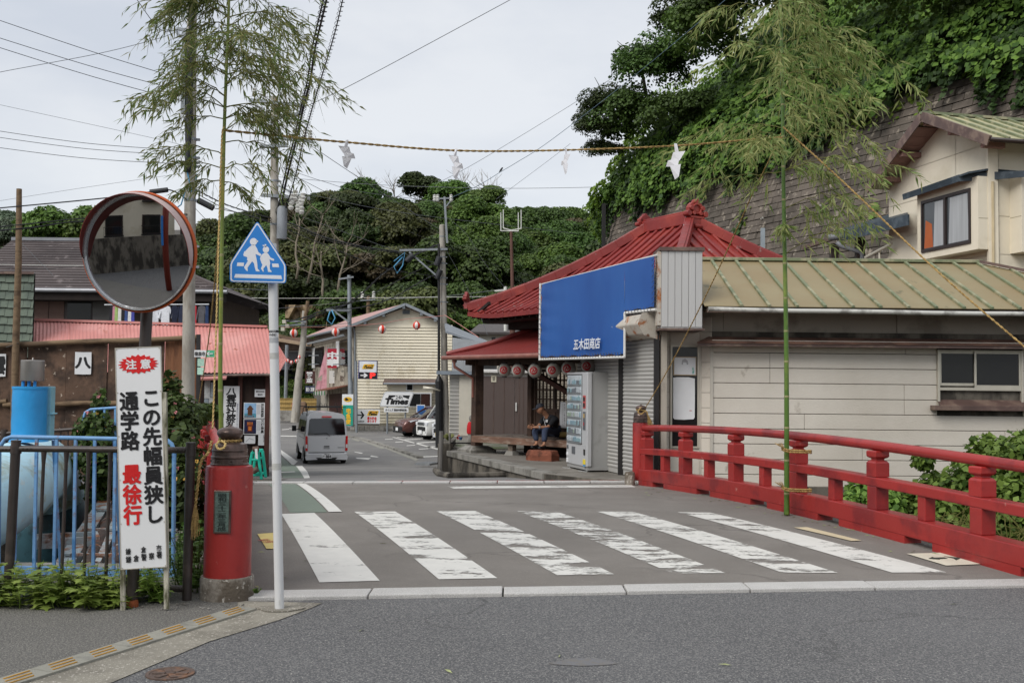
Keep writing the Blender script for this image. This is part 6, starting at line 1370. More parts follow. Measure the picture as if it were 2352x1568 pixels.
mb=MB();mb.beam(P(122,1010,8.4),P(139,1300,8.7),.02,.02);mb.beam(P(262,1010,8.4),P(278,1300,8.7),.02,.02);mb.build('brace',M_LBLU,g1)
guard('smaller light blue guard frame at the far side of the canal pipe',12.6,[(192,1060),(192,960),(196,947),(208,940),(266,936),(379,929),(418,930),(427,938),(431,960),(433,1050)],[((217,938),(217,1060)),((240,937),(240,1060)),((265,936),(265,1060)),((292,934),(292,1060)),((320,933),(320,1060)),((350,931),(350,1060)),((378,930),(378,1060)),((405,930),(406,1060))])
mb=MB();mb.box(-6,8.15,-.3,-2.42,8.95,.055);mb.build('canal_coping',M_CONC,kind='structure')
# ---- big water pipe ----
M_PIPE=mat('pale blue pipe paint','#b3dae8',rough=.5,v=.08,s=2,b=.25,bs=14,c2='#9aa28c',m2=.28,s2=2.6,st=(1,.4,1.0),c3='#c7d9db',m3=.22,s3=6)
M_BLU2=mat('bright blue wrap','#2f93cf',rough=.4,v=.08,s=5,b=.35,bs=10)
wp=thing('water_pipe','huge pale blue water pipe crossing the canal behind the fence','pipe',P(95,1078,12))
ax=[P(-420,1280,7.9),P(-60,1160,9.0),P(30,1112,10.6),P(78,1084,12.3)];dd=(ax[-1]-ax[-2]).normalized();
el=[ax[-1]+dd*.25,ax[-1]+dd*.55+V(.05,0,-.12),ax[-1]+dd*.75+V(.1,0,-.38),ax[-1]+dd*.82+V(.12,0,-.75),ax[-1]+dd*.85+V(.12,0,-2.4)]
mb=MB();mb.tube(ax+el[:3],.42,40,cap=False);mb.build('pipe_run',M_PIPE,wp,smooth=True)
mb=MB();mb.tube([el[2],el[3],el[4]],.42,32);mb.build('down_pipe',mat('dark teal pipe','#2f4f58',rough=.5,v=.25,s=3,c2='#1f2f33',m2=.4,s2=4),wp,smooth=True)
for i in range(7):q=ax[1].lerp(ax[3],i/6.5);mb=MB();mb.tube([q,q+dd*.012],.424,40,cap=False);mb.build('wrap_seam',M_PIPE,wp,smooth=True)
av=thing('air_valve','bright blue cylindrical valve housing topped by a stainless steel drum on the water pipe','valve',P(66,1000,10.7))
dc=P(66,1000,10.7);
mb=MB(fr(dc.x,dc.y,dc.z-.06));mb.lathe([(.19,0),(.17,.03),(.165,.1),(.168,.2),(.165,.3),(.167,.4),(.164,.53),(.170,.535),(.170,.56),(.001,.562)],32,cap=False);mb.build('drum',M_BLU2,av,smooth=40)
bx_=P(108,1000,10.9);mb=MB(fr(bx_.x,bx_.y,bx_.z-.05,12));mb.box(-.07,-.1,0,.05,.1,.56);mb.box(-.075,-.11,.27,.075,.11,.285);mb.build('side_box',mat('light cyan cover','#86bcca',rough=.5,v=.12,s=5,b=.1),av,bevel=.008)
tz=dc.z-.06+.562;mb=MB(fr(dc.x+.01,dc.y,tz));
for x in (-.06,0,.06):mb.lathe([(.001,0),(.016,0),(.016,.06),(.001,.06)],8,c=(x,-.05,0))
mb.build('studs',M_BLU2,av)
mb=MB(fr(dc.x+.02,dc.y,tz+.055));mb.lathe([(.001,0),(.112,0),(.114,.01),(.114,.205),(.108,.212),(.001,.215)],36);mb.lathe([(.001,.21),(.01,.21),(.006,.235),(.001,.24)],8);mb.build('steel_drum',mat('stainless steel','#97938e',rough=.35,metal=.75,v=.1,s=4,bt=(1,1,.05),b=.1,bs=60),av,smooth=40)

mb=MB();mb.tube([P(392,1105,11.6),P(394,1140,11.6),P(394,1330,11.7)],[.10,.115,.115],20);mb.build('water_pipe',M_PIPE,None,smooth=40,label='narrow pale blue pipe end standing between the warning board and the right fence post',cat='pipe')

M_RB=mat('rust streaked white steel','#a3aeb0',rough=.7,v=.15,s=5,b=.2,c2='#8a5a3c',m2=.42,s2=5,c3='#5a4334',m3=.25,s3=12)
tr_=thing('pipe_bridge','rust streaked white steel channel frame crossing the canal below the guard rail','steel frame',P(200,1250,10))
for o_,m_ in ((0,0),(46,1)):
    a,b=P(148+o_*1.3,1303,9.3),P(262+o_*.9,1126,13.6);mb=MB();mb.beam(a,b,.16,.10);mb.build('channel',M_RB,tr_)
for u in (.05,.32,.58,.82):a=P(140,1303,9.3).lerp(P(262,1126,13.6),u);mb=MB();mb.beam(a+V(0,0,.07),a+V(.95,.02,.07),.05,.02);mb.build('cross_bar',M_RB,tr_)
M_TAR=mat('tar wrapped pipe','#4b413b',rough=.85,v=.3,s=10,b=.8,bs=20,c2='#6a4a3c',m2=.35,s2=7)
for o_ in (0,60):
    mb=MB();mb.tube([P(197+o_,1310,9.1),P(226+o_*.8,1250,10.2),P(262+o_*.7,1170,12.2)],.062,14);mb.build('water_main',M_TAR,None,smooth=True,label=('dark tar-wrapped pipe lying along the rusty channel left of the warning board','second tar-wrapped pipe mostly hidden behind the warning board')[o_ > 0],cat='pipe')
    for u in (.25,.7):q=P(197+o_,1310,9.1).lerp(P(262+o_*.7,1170,12.2),u);mb=MB();d_=(P(262,1170,12.2)-P(197,1310,9.1)).normalized();mb.tube([q,q+d_*.04],.07,14);mb.build('pipe_clamp',M_RB,tr_)
fb=P(155,1250,10.2);mb=MB(fr(fb.x,fb.y,fb.z,25));
for a in ((-.28,-.2,.28,-.16),(-.28,.16,.28,.2),(-.28,-.16,-.24,.16),(.24,-.16,.28,.16)):mb.box(a[0],a[1],0,a[2],a[3],.09)
mb.box(-.2,.0,.03,.24,.06,.05);mb.build('steel_tray',M_RB,None,label='small open rusty steel tray frame lying left of the channel frame',cat='steel tray')
# ---- board fence with logs ----
M_PLY=mat('weathered brown plywood','#5f4a3c',rough=.85,v=.3,s=2.2,b=.5,bs=14,c2='#3e3129',m2=.45,s2=1.8,c3='#b9aa9a',m3=.13,s3=9)
M_PLK=mat('reddish wood plank','#7a5238',rough=.8,v=.2,s=2.5,b=.3,bs=20,c2='#5d3c29',m2=.4,s2=4,st=(3,3,.35))
M_LOG=mat('weathered log','#7d6850',rough=.85,v=.25,s=5,b=.6,bs=14,c2='#5a4938',m2=.4,s2=5,st=(.3,1,1))
Yb=19.0
bf=thing('board_fence','old brown board fence held by horizontal logs behind the canal','fence',P(200,1090,Yb))
bxs_=[-420,-300,-190,-90,6,60,150,245,330,376,398,420,437,454]
for i in range(len(bxs_)-1):
    a,b=xat(bxs_[i],Yb)+.006,xat(bxs_[i+1],Yb)-.006;zt_=zat((bxs_[i]+bxs_[i+1])/2,792-(bxs_[i])*.028,Yb);mb=MB();mb.box(a,Yb+.02*(i % 2),-.9,b,Yb+.03+.02*(i % 2),zt_);mb.build('board',M_PLK if i >= 9 else M_PLY,bf)
def logm(a,b,r,nm='log'):mb=MB();A_,B_=P(*a,Yb-.08),P(*b,Yb-.08);n=12;mb.tube([A_.lerp(B_,i/n)+V(0,0,.01*math.sin(i*1.7)) for i in range(n+1)],[r*(1+.08*math.sin(i*2.1)) for i in range(n+1)],10);mb.build(nm,M_LOG,bf,smooth=60)
logm((-420,808),(457,775.5),.05);logm((-200,922),(16,922),.045);logm((8,930),(457,921),.045)
wp_=thing('wooden_pole','tall thin weathered wooden pole lashed to the board fence at the far left','pole',P(30,1080,Yb-.18));mb=MB();mb.tube([P(29,1100,Yb-.2),P(36,800,Yb-.2),P(42.5,600,Yb-.2),P(44,434,Yb-.2)],[.065,.062,.056,.047],12);mb.build('pole_shaft',M_LOG,wp_,smooth=60)
mb=MB();q=P(34,796,Yb-.14);mb.tube([q+V(-.1,-.12,-.02),q+V(.1,-.1,.06),q+V(.1,.05,-.04)],.008,5);mb.build('wire_lashing',M_BLK_,wp_)
def paper(px0,py0,px1,py1,Y,label,body,box=None,bold=.05,m=M_PAPW,nm='paper_notice'):
    a,b=P(px0,py1,Y),P(px1,py1,Y);c=P(px0,py0,Y);M=frame(a,(1,0,0));w,h=b.x-a.x,c.z-a.z
    mb=MB(M);mb.prism([(0,0),(w*.5,-.004),(w,0),(w+.003,h*.5),(w,h),(w*.5,h-.004),(0,h)],0,.004);o=mb.build(nm,m,None,label=label,cat='notice')
    if body:bx=box or (.12,.2,.88,.85);text(body,M,w*bx[0],h*bx[1],w*bx[2],h*bx[3],M_INKB,o,bold=bold,z=.006)
    return o,M,w,h
paper(171.5,808,209,859,Yb-.03,'white sheet with one large brush character on the brown board fence','八',(.05,.28,.95,.75))
paper(-16,812,12.5,864,Yb-.03,'white sheet with brush strokes cut by the left edge of the picture','雲',(.1,.12,.95,.85))
# ---- green shingled building ----
M_SHN=mat('grey green shingle','#6b7669',rough=.85,v=.12,s=2,b=.3,bs=40,c2='#59635a',m2=.4,s2=2)
gs_=thing('shingled_building','grey-green shingled wall at the left edge beside the slate roofed house','building',P(30,800,22))
yy_=[628,647,666.5,686,705.5,725,744,763,782,801,820]
for r_ in range(10):
    for c_ in range(7):
        a,b=-45+c_*17.5+(r_ % 2)*7,-45+(c_+1)*17.5+(r_ % 2)*7;b=min(b,73)
        if b-a < 3:continue
        mb=MB();x0_,x1_=xat(a,22)+.003,xat(b,22)-.003;z1_,z0_=zat(30,yy_[r_],22),zat(30,yy_[r_+1],22)-.01;dz=.006*((c_*7+r_*3) % 3-1)
        mb.add([(x0_,21.95,z0_+dz),(x1_,21.95,z0_+dz),(x1_,21.99,z1_),(x0_,21.99,z1_),(x0_,21.99,z0_+dz),(x1_,21.99,z0_+dz)],[(0,1,2,3),(4,5,1,0)]);mb.build('shingle',M_SHN,gs_)
mb=MB();mb.prism([(xat(-60,22),22),(xat(74,22),22),(xat(70,24),24),(xat(-60,24),24)],-1,zat(30,628,22));mb.build('wall',M_WDK,gs_);mb=MB();mb.prism([(xat(-60,22),21.9),(xat(75,22),21.9),(xat(71,24),24),(xat(-60,24),24)],zat(30,630,22),zat(30,625,22));mb.build('coping',M_BRN,gs_)
# ---- slate roofed house ----
M_SLT=mat('dark roof slate','#564e4d',rough=.85,v=.14,s=.7,b=.4,bs=25,c2='#453e3e',m2=.45,s2=.5,c3='#7a7170',m3=.2,s3=3)
sh2=thing('slate_roof_house','brown house with a wide dark slate roof and laundry hanging from its upper floor','house',P(250,740,30))
ze2,zr2,Ye2,Yr2=zat(280,666,30),zat(100,554,33.6),30,33.6;XL,XRe,XRr=xat(-120,30),xat(511,30),xat(255,33.6)
nr=19
for i in range(nr):
    v0,v1=i/nr,(i+1)/nr;xr0,xr1=XRe+(XRr-XRe)*v0,XRe+(XRr-XRe)*v1;y0_,y1_=Ye2+(Yr2-Ye2)*v0,Ye2+(Yr2-Ye2)*v1;z0_,z1_=ze2+(zr2-ze2)*v0,ze2+(zr2-ze2)*v1
    mb=MB();mb.add([(XL,y0_-.02,z0_+.045),(xr0,y0_-.02,z0_+.045),(xr1,y1_,z1_+.02),(XL,y1_,z1_+.02),(XL,y0_-.01,z0_),(xr0,y0_-.01,z0_)],[(0,1,2,3),(4,5,1,0)]);mb.build('slate_course',M_SLT,sh2)
mb=MB();mb.add([(XRe,Ye2,ze2),(XRe,37.2,ze2),(XRr,Yr2,zr2)],[(0,1,2)]);mb.add([(XL,37.2,ze2),(XRe,37.2,ze2),(XRr,Yr2,zr2),(XL,Yr2,zr2)],[(0,1,2,3)]);mb.build('rear_roof',M_SLT,sh2)
mb=MB();mb.beam((XL,Yr2,zr2+.06),(XRr,Yr2,zr2+.06),.2,.1);mb.build('ridge_cap',mat('light ridge metal','#86888c',rough=.4,metal=.3),sh2);mb=MB();mb.beam((XRr,Yr2,zr2+.04),(XRe,Ye2,ze2+.04),.15,.08);mb.build('hip_cap',M_SLT,sh2)
mb=MB();mb.tube([(XL,Ye2-.08,ze2-.03),(XRe+.1,Ye2-.08,ze2-.03)],.06,8);mb.build('gutter',MATS['light ridge metal'],sh2)
mb=MB();mb.box(XL,Ye2+.0,ze2-.3,XRe-.1,Ye2+.6,ze2-.06);mb.build('eave',M_WDK,sh2)
Yw2=30.7;mb=MB();mb.box(XL,Yw2,-1.2,xat(482,Yw2),36.5,ze2-.1);mb.build('wall',mat('dark umber wall','#473d37',rough=.85,v=.15),sh2)
def hbox(px0,py0,px1,py1,Y,th,nm,m,par):mb=MB();mb.box(xat(px0,Y),Y-th,zat((px0+px1)/2,py1,Y),xat(px1,Y),Y,zat((px0+px1)/2,py0,Y));return mb.build(nm,m,par)
M_RIBB=mat('ribbed brown shutter case','#7a5f55',rough=.6,v=.1)
for i in range(22):hbox(74,682+i*2.6,107,683.9+i*2.6,Yw2-.05,.03,'shutter_rib',M_RIBB,sh2);hbox(109,682+i*2.6,143,683.9+i*2.6,Yw2-.05,.03,'shutter_rib',M_RIBB,sh2)
hbox(74,681,143,742,Yw2-.02,.03,'shutter_case',M_WBR,sh2)
w_=hbox(144,683,254,742,Yw2-.0,.06,'window',M_WBR,sh2);hbox(150,688,205,742,Yw2-.065,.01,'pane',M_DG,w_);hbox(209,688,252,742,Yw2-.065,.01,'pane',mat('grey screen','#5a5856',rough=.6),w_)
hbox(420,690,478,742,Yw2,.05,'dark_opening',M_WBR,sh2)
lp=mat('laundry pole','#c3c6c8',rough=.4);mb=MB();mb.tube([P(240,700,29.3),P(480,699,29.3)],.02,6);mb.build('laundry_pole',lp,None,label='pale laundry pole hung below the slate eave',cat='laundry pole')
def garment(px,py0,w,h,m,label,kind='shirt'):
    c=P(px,py0,29.25);k=29.25/2400;w *= k;h *= k;M=frame(c,(1,.12,0));mb=MB(M)
    if kind == 'shirt':pg=[(-.08*w,0),(.08*w,0),(.30*w,-.06*h),(.5*w,-.62*h),(.40*w,-.66*h),(.26*w,-.3*h),(.28*w,-h),(-.28*w,-.98*h),(-.26*w,-.3*h),(-.40*w,-.68*h),(-.5*w,-.62*h),(-.30*w,-.06*h)]
    else:pg=[(-.4*w,0),(.4*w,-.02*h),(.5*w,-.95*h),(.1*w,-h),(-.45*w,-.9*h)]
    mb.prism(pg,0,.035);return mb.build('laundry',m,None,label=label,cat='laundry',bevel=.01)
for i,(px,w,h,cc,lb,kd) in enumerate([(257,11,38,'#2a2a2e','black garment at the left end of the small laundry hanger','c'),(263,8,40,'#c98a9a','pink patterned cloth on the small laundry hanger','c'),(268,8,45,'#a3bd72','lime green cloth on the small laundry hanger','c'),(276,9,46,'#d7d5cf','narrow cream cloth on the small laundry hanger','c'),(284,10,36,'#26262a','short black cloth in the middle of the small hanger','c'),(291,8,44,'#3f5488','blue cloth with white trim on the small hanger','c'),(299,9,47,'#dcdcda','white cloth towards the right of the small hanger','c'),(306,8,40,'#4a4fa0','indigo cloth at the right of the small hanger','c'),
      (357,30,50,'#dcdde2','white shirt on the pole right of the mirror pole','shirt'),(381,34,46,'#e1e2e6','larger white long-sleeved shirt right of the other white shirt','shirt'),(402,22,46,'#23283a','dark navy shirt beside the concrete utility pole','shirt'),(416,18,47,'#30364a','blue-black jacket half behind the utility pole','shirt'),(449,7,42,'#b8303c','narrow red garment right of the utility pole','c'),(464,26,50,'#5c5b5f','grey sweater right of the utility pole','shirt'),(476,8,46,'#2f4266','navy garment behind the grey sweater','c')]):
    garment(px,702 if i > 7 else 703,w,h,mat('laundry '+cc,cc,rough=.9,v=.15,s=12),lb,kd)
# ---- pink corrugated roofed shed with posters ----
M_PNK=mat('faded pink corrugated iron','#bf7f78',rough=.6,v=.08,s=1.2,b=.05,c2='#c9918a',m2=.4,s2=.8,c3='#9c5540',m3=.12,s3=3.2)
M_DKW=mat('dark brown shed boards','#33251f',rough=.8,v=.25,s=3,b=.3,bs=14,c2='#241a17',m2=.45,s2=2,st=(2,2,.5))
pk=thing('corrugated_shed','dark timber shed with a faded pink corrugated roof and posters on its wall','shed',P(560,1092,21.3))
def corr(A_,B_,C_,D_,pitch,amp,nm,m,par):
    A_,B_,C_,D_=map(Vector,(A_,B_,C_,D_));L_=(B_-A_).length;n=int(L_/pitch*4);nn=(B_-A_).cross(D_-A_).normalized();v=[];f=[]
    for i in range(n+1):
        u=i/n;h_=amp*math.sin(i*math.pi/2);v += [A_.lerp(B_,u)+nn*h_,D_.lerp(C_,u)+nn*h_]
    for i in range(n):f.append((2*i,2*i+2,2*i+3,2*i+1))
    mb=MB();mb.add(v,f);return mb.build(nm,m,par,smooth=True)
Ep,Rp=20.95,23.0
ridge_z=lambda px:zat(px,737+(px-74)*.030,Rp)
A_,B_=P(70,846,Ep),P(640,857,Ep);A_.z=B_.z=zat(600,857,Ep);C_=P(614,753,Rp);D_=P(74,737,Rp)
ox=0
segs_=[0,.16,.33,.5,.67,.84,1]
for i in range(6):
    a,b=segs_[i],segs_[i+1];corr(A_.lerp(B_,a),A_.lerp(B_,b),D_.lerp(C_,b),D_.lerp(C_,a),.076,.011,'roof_sheet',M_PNK,pk)
e_=P(660,823,21.6);mb=MB();v=[];f=[];n=24
corr(B_,P(659,824,21.4),P(625,768,22.6),C_,.076,.011,'roof_sheet',M_PNK,pk)
mb=MB();mb.beam(D_+V(0,0,.03),C_+V(0,0,.03),.12,.05);mb.build('ridge_cap',M_PNK,pk)
mb=MB();mb.tube([P(440,863,Ep-.05),P(642,860,Ep-.05)],.03,6);mb.build('gutter',M_BRN,pk)
Yp=21.3;mb=MB();mb.prism([(xat(75,Yp),Yp),(xat(619,Yp),Yp),(xat(612,24.4),24.4),(xat(75,24),24.4)],-1,zat(600,857,Yp)+.02)
mb.build('wall',M_DKW,pk)
for i,(a,b) in enumerate(((498,509),(549,558),(611,621))):hbox(a,860,b,1090,Yp-.01,.06,'wall_post',mat('reddish timber','#4d3029',rough=.8,v=.2,s=4),pk)
hbox(548,1066,622,1074,Yp-.02,.08,'sill_beam',MATS['reddish timber'],pk);hbox(560,1076,622,1096,Yp+.0,.02,'foundation',M_CONCD,pk)
q=P(516,900,21.0);o,M,w,h=paper(511,886,547.5,1028,Yp-.09,'long vertical white banner with bold brush characters on the dark shed wall',None,nm='banner');text('八\n雲\n神\n社\n祭\n礼',M,w*.16,h*.30,w*.80,h*.965,M_INKB,o,bold=.03,z=.006,shear=.12,lsp=.85);text('御\n奉\n賛\n受\n付\nは\n六\n月\n三\n十\n日\nよ\nり',M,w*.84,h*.3,w*.95,h*.72,mat('blue ink','#5c6480'),o,z=.006)
tag(o,cat='banner')
o,M,w,h=paper(585,893.5,610,911,Yp-.06,'small white arrow sign pointing left on the dark shed wall','極楽寺',(.28,.18,.72,.42),bold=.02);mb=MB(M);mb.prism([(w*.1,h*.7),(w*.22,h*.84),(w*.22,h*.76),(w*.88,h*.76),(w*.88,h*.64),(w*.22,h*.64),(w*.22,h*.56)],.004,.007);mb.build('arrow',M_INKB,o)
def poster(px0,py0,px1,py1,label,title,sky1,colr2,night):
    o,M,w,h=paper(px0,py0,px1,py1,Yp-.06,label,None,nm='poster');tag(o,cat='poster');M2=M;s=.03*w
    mb=MB(M2);mb.box(s,s,.004,w*.58,h-s,.006);ph_=mb.build('picture',mat(title[0]+' poster sky',sky1,rough=.4,v=.15,s=20),o)
    if not night:mb=MB(M2);mb.box(s,s,.006,w*.58,h*.3,.0065);mb.build('sea_band',mat('poster sea','#4f94a8',rough=.4,v=.3,s=30),ph_)
    c=w*.30;mr_=mat(title[0]+' poster brown',colr2,rough=.4,v=.4,s=60)
    mb=MB(M2);mb.prism([(c-.17*w,h*.55),(c-.13*w,h*.62),(c-.05*w,h*.78),(c,h*.82),(c+.05*w,h*.78),(c+.13*w,h*.62),(c+.17*w,h*.55)],.0065,.0075);mb.prism([(c-.11*w,h*.18),(c+.11*w,h*.18),(c+.11*w,h*.55),(c-.11*w,h*.55)],.0065,.0075);mb.build('portable_shrine',mr_,ph_)
    mb=MB(M2);
    for i in range(14):mb.box(s+.035*w*i,s,.0072,s+.035*w*i+.026*w,h*(.14+.08*math.sin(i*2.3)),.008)
    mb.build('crowd',mat(title[0]+' crowd','#6d5560' if not night else '#3f3434',rough=.5,v=.5,s=80),ph_)
    if night:
        mb=MB(M2);
        for i in range(5):mb.box(c+(-.13+.055*i)*w,h*.62,.008,c+(-.10+.055*i)*w,h*.8,.009)
        mb.box(c-.07*w,h*.25,.008,c+.07*w,h*.52,.009);mb.build('lit_lanterns',mat('poster lantern print','#cf7a3a',rough=.4,v=.4,s=50),ph_)
    text('\n'.join(title),M2,w*.80,h*.08,w*.93,h*.94,M_INKB,o,bold=.03,z=.006)
    mb=MB(M2)
    for i in range(6):mb.box(w*(.62+.027*i),h*.25,.004,w*(.630+.027*i),h*.88,.005)
    mb.build('fine_print',mat('pale grey print','#a9aab0'),o)
poster(559.5,924,609,959.7,'upper poster of a portable shrine under a blue sky on the dark shed wall','神社神輿渡御','#8fb4d6','#5a3c2c',False)
poster(559,961.5,609,997,'lower poster of a lantern-lit shrine at night on the dark shed wall','万灯神輿','#232849','#6e2f24',True)
o,M,w,h=paper(561,1000,586,1018,Yp-.06,'small hand-drawn map sheet pinned low on the dark shed wall',None);mb=MB(M);mb.prism([(.04,.03),(.1,.1),(.19,.07),(.19,.08),(.1,.112),(.03,.04)],.004,.006);mb.build('drawing',MATS['pale grey print'],o)
paper(593,997,611,1022,Yp-.06,'small vertical text sheet below the posters at the shed corner','お\n知\nら\nせ',(.6,.3,.85,.95),bold=.0)

kk=thing('notice_kiosk','narrow notice board with a tiny pink roof and layered leaflets beside the bamboo','notice board',P(478,1080,20));hbox(462,866,502,1085,20.1,.05,'backboard',M_DKW,kk)
mb=MB();mb.slab(P(455,870,19.7),P(519,868,19.7),P(521,863,20.3),P(457,865,20.3),.03);mb.build('roof',M_PNK,kk)
lf=[('#c9cccb',470,874,483,915),('#b9c6cf',484,878,490,912),('#aab8c2',470,916,480,950),('#d0d3d2',481,913,490,948),('#8fb0a8',470,951,484,985),('#c3c8cf',485,950,490,975),('#7aa596',474,985,486,1010)]
for i,(c_,a,b,c,d) in enumerate(lf):hbox(a,b,c,d,20.04-.004*i,.004,'leaflet',mat('leaflet '+c_,c_,rough=.7,v=.2,s=25),kk)

bp=thing('direction_sign','thin black post with a white and green arrow sign pointing left','sign',P(455,1060,17.4));mb=MB();mb.beam(P(456,768,17.4),P(455,1080,17.4),.06,.05);mb.build('post',M_BLK_,bp)
def smallsign(px0,py0,px1,py1,Y,m,nm='sign_panel',par=bp):return hbox(px0,py0,px1,py1,Y,.012,nm,m,par)
s1_=smallsign(445,804,473,820,17.33,M_SGN);text('極楽寺',frame(P(459,812,17.31),(1,0,0)),-.088,-.035,.088,.035,M_INKB,bp,bold=.02)
M_GSG=mat('sign green','#4fae86',rough=.5);s2_=smallsign(473,804,493,820,17.33,M_GSG);Ma=frame(P(482,812,17.31),(1,0,0));mb=MB(Ma);mb.prism([(-.055,0),(-.01,.04),(.0,.032),(-.028,.007),(.05,.007),(.05,-.007),(-.028,-.007),(0,-.032),(-.01,-.04)],0,.003);mb.build('arrow',M_SGN,bp)
for (a,b,c,d) in ((453,823,468,841),(453,843.5,468,860)):smallsign(a,b,c,d,17.35,mat('pale green sticker','#a9cdbb',rough=.6,v=.2,s=40),'sticker')

M_GRN=mat('turquoise plastic','#27b39a',rough=.4,v=.06,s=4,b=0)
bs2=thing('barricade_stand','pair of turquoise plastic barricade legs leaning against the shed corner','barricade',P(587,1101,18.4))
for dx,dY,nm in ((0,0,'stand'),(17,.16,'stand')):
    Mg=frame(P(585.5+dx*.6,1100-(dx > 0)*4,18.4+dY),(1,0,.0));mb=MB(Mg);k=18.4/2400
    def bb(a,b,w):mb.beam((a[0]*k,a[1]*k,0),(b[0]*k,b[1]*k,0),.045,w,up=(0,0,1)) if False else mb.prism([((a[0]-w)*k,a[1]*k),((a[0]+w)*k,a[1]*k),((b[0]+w)*k,b[1]*k),((b[0]-w)*k,b[1]*k)],-.03,.03)
    bb((-17,0),(-7,62),3.0);bb((15,0),(6,62),3.0);bb((0,7),(0,13),14);bb((0,42),(0,47),8);bb((0,58),(0,66),7.5)
    mb.build(nm,M_GRN,bs2,bevel=.01)
mb=MB();mb.tube([P(581,1031,18.35),P(594,1030,18.35)],.045,8);mb.tube([P(580,1083,18.32),P(592,1076,18.32)],.05,8);mb.build('clamp',M_RUSTI,bs2);mb=MB();mb.slab(P(587,1052,18.3),P(592,1054,18.3),P(591,1030,18.3),P(585,1030,18.3),.02);mb.build('rag',M_PAPW,bs2)
# ---- environment behind the camera, seen in the mirror ----
bw_=thing('retaining_wall','stained dark concrete retaining wall across the road, seen only in the mirror','retaining wall',V(-9.5,-3,0));Mb=fr(-9.3,-2.6,0,-36);
mb=MB(Mb);mb.box(-9,-.4,-.1,9,0,2.25);mb.build('wall',M_CONCD,bw_,bevel=.02);mb=MB(Mb);mb.box(-9,-6,2.0,9,-.4,2.1);mb.build('terrace',M_DIRT,bw_)
ap=thing('apartment_house','cream house with dark balconied windows above the wall, seen only in the mirror','house',V(-12,-7,2));Mb2=fr(-11.6,-6.2,2.0,-36);mb=MB(Mb2);mb.box(-8,-5,0,3.4,0,7);mb.build('wall',M_CRM,ap)
for x,z_ in ((-6.5,.3),(-3.5,.3),(.2,.3),(-6.5,3.2),(-3.5,3.2),(.2,3.2)):
    mb=MB(Mb2);mb.box(x,0,z_,x+1.8,.05,z_+1.7);w=mb.build('window',M_WBR,ap);mb=MB(Mb2);mb.box(x+.1,.05,z_+.1,x+1.7,.06,z_+1.6);mb.build('pane',M_DG,w);mb=MB(Mb2);mb.box(x-.1,.05,z_-.1,x+1.9,.5,z_);
    for k in range(14):mb.box(x-.1+.15*k,.46,z_,x-.08+.15*k,.48,z_+.7)
    mb.box(x-.1,.45,z_+.7,x+1.9,.5,z_+.75);mb.build('balcony',M_BLK_,ap)
rh_=thing('red_building','dark red boarded building across the road, seen only in the mirror','building',V(-4,-9,0));Mb3=fr(-5.6,-8.6,0,-36)
for k in range(16):mb=MB(Mb3);mb.box(-1.4,-.02,.3+k*.4,9,.0+.01*(k % 2),.69+k*.4);mb.build('board',mat('dark red boards','#5c2620',rough=.7,v=.1,s=2),rh_)
mb=MB(Mb3);mb.box(-1.4,-5,-.1,9,-.03,6.8);mb.build('wall',M_WDK,rh_)
rp3=thing('steel_pole','thick rust-red steel pole with a blue plate beside the road, seen only in the mirror','pole',V(-5.3,1.1,0));mb=MB();mb.tube([(-5.45,1.0,0),(-5.2,1.2,6)],.14,16);mb.build('shaft',mat('rust red pole','#7d2f22',rough=.5,v=.1),rp3,smooth=True);mb=MB(fr(-5.33,1.1,2.0,-36));mb.box(-.22,.14,0,-.12,.16,1.2);mb.build('blue_plate',M_SBL,rp3)
# ================= middle distance =================
M_CRS=mat('cream lap siding','#dfd7c2',rough=.7,v=.04,s=1,b=.04,c2='#c8bda2',m2=.25,s2=.8)
M_PKR=mat('pinkish metal roof','#b08a84',rough=.55,v=.08,s=.8)
M_GRM=mat('grey steel','#8a9095',rough=.45,metal=.35,v=.1,s=5,b=.03)
hs_=thing('restaurant_house','cream two-storey lap-sided house with a pinkish gable roof and shop front on its left','house',V(-9.3,62,-1.1))
N1,N2=V(-9.3,62,0),V(-3.55,62,0);fdv=V(-.353,.936,0);F1=N1+fdv*13.5
def Yfac(px):return 14.07/((px-1176)/2400+.377)
zc=zat(816,743,62);pk_=P(932,697,61.6)
for i in range(34):
    z0=-.75+i*.178;
    if z0+.17 > zc+.05:break
    mb=MB();mb.add([(N1.x,61.93,z0),(N2.x,61.93,z0),(N2.x,61.99,z0+.168),(N1.x,61.99,z0+.168),(N1.x,61.99,z0),(N2.x,61.99,z0)],[(0,1,2,3),(4,5,1,0)]);mb.build('siding_board',M_CRS,hs_)
mb=MB();mb.prism([(N1.x,N1.y),(N2.x,N2.y),(N2.x+fdv.x*13,N2.y+13),(F1.x,F1.y)],-1.2,zc-.05);mb.build('wall',mat('joint grey','#6f6a60'),hs_)
mb=MB();mb.add([(N1.x,62,zc-.1),(N2.x,62,zc-.1),(pk_.x+.1,62,pk_.z-.15)],[(0,1,2)]);mb.build('gable_wall',M_CRS,hs_)
eL,eR=P(798,749,61.4),P(1012,733,61.4);dv_=fdv*14.5;rk=pk_+V(0,-.2,0)
mb=MB();mb.slab(eL,rk,rk+dv_,eL+dv_,.1);mb.build('roof_slope',M_PKR,hs_);mb=MB();mb.slab(rk,eR,eR+dv_,rk+dv_,.1);mb.build('roof_slope',M_BRN,hs_)
for a,b in ((eL,rk),(rk,eR)):mb=MB();mb.beam(a-V(0,.03,.06),b-V(0,.03,.06),.06,.16);mb.build('bargeboard',M_GRM,hs_)
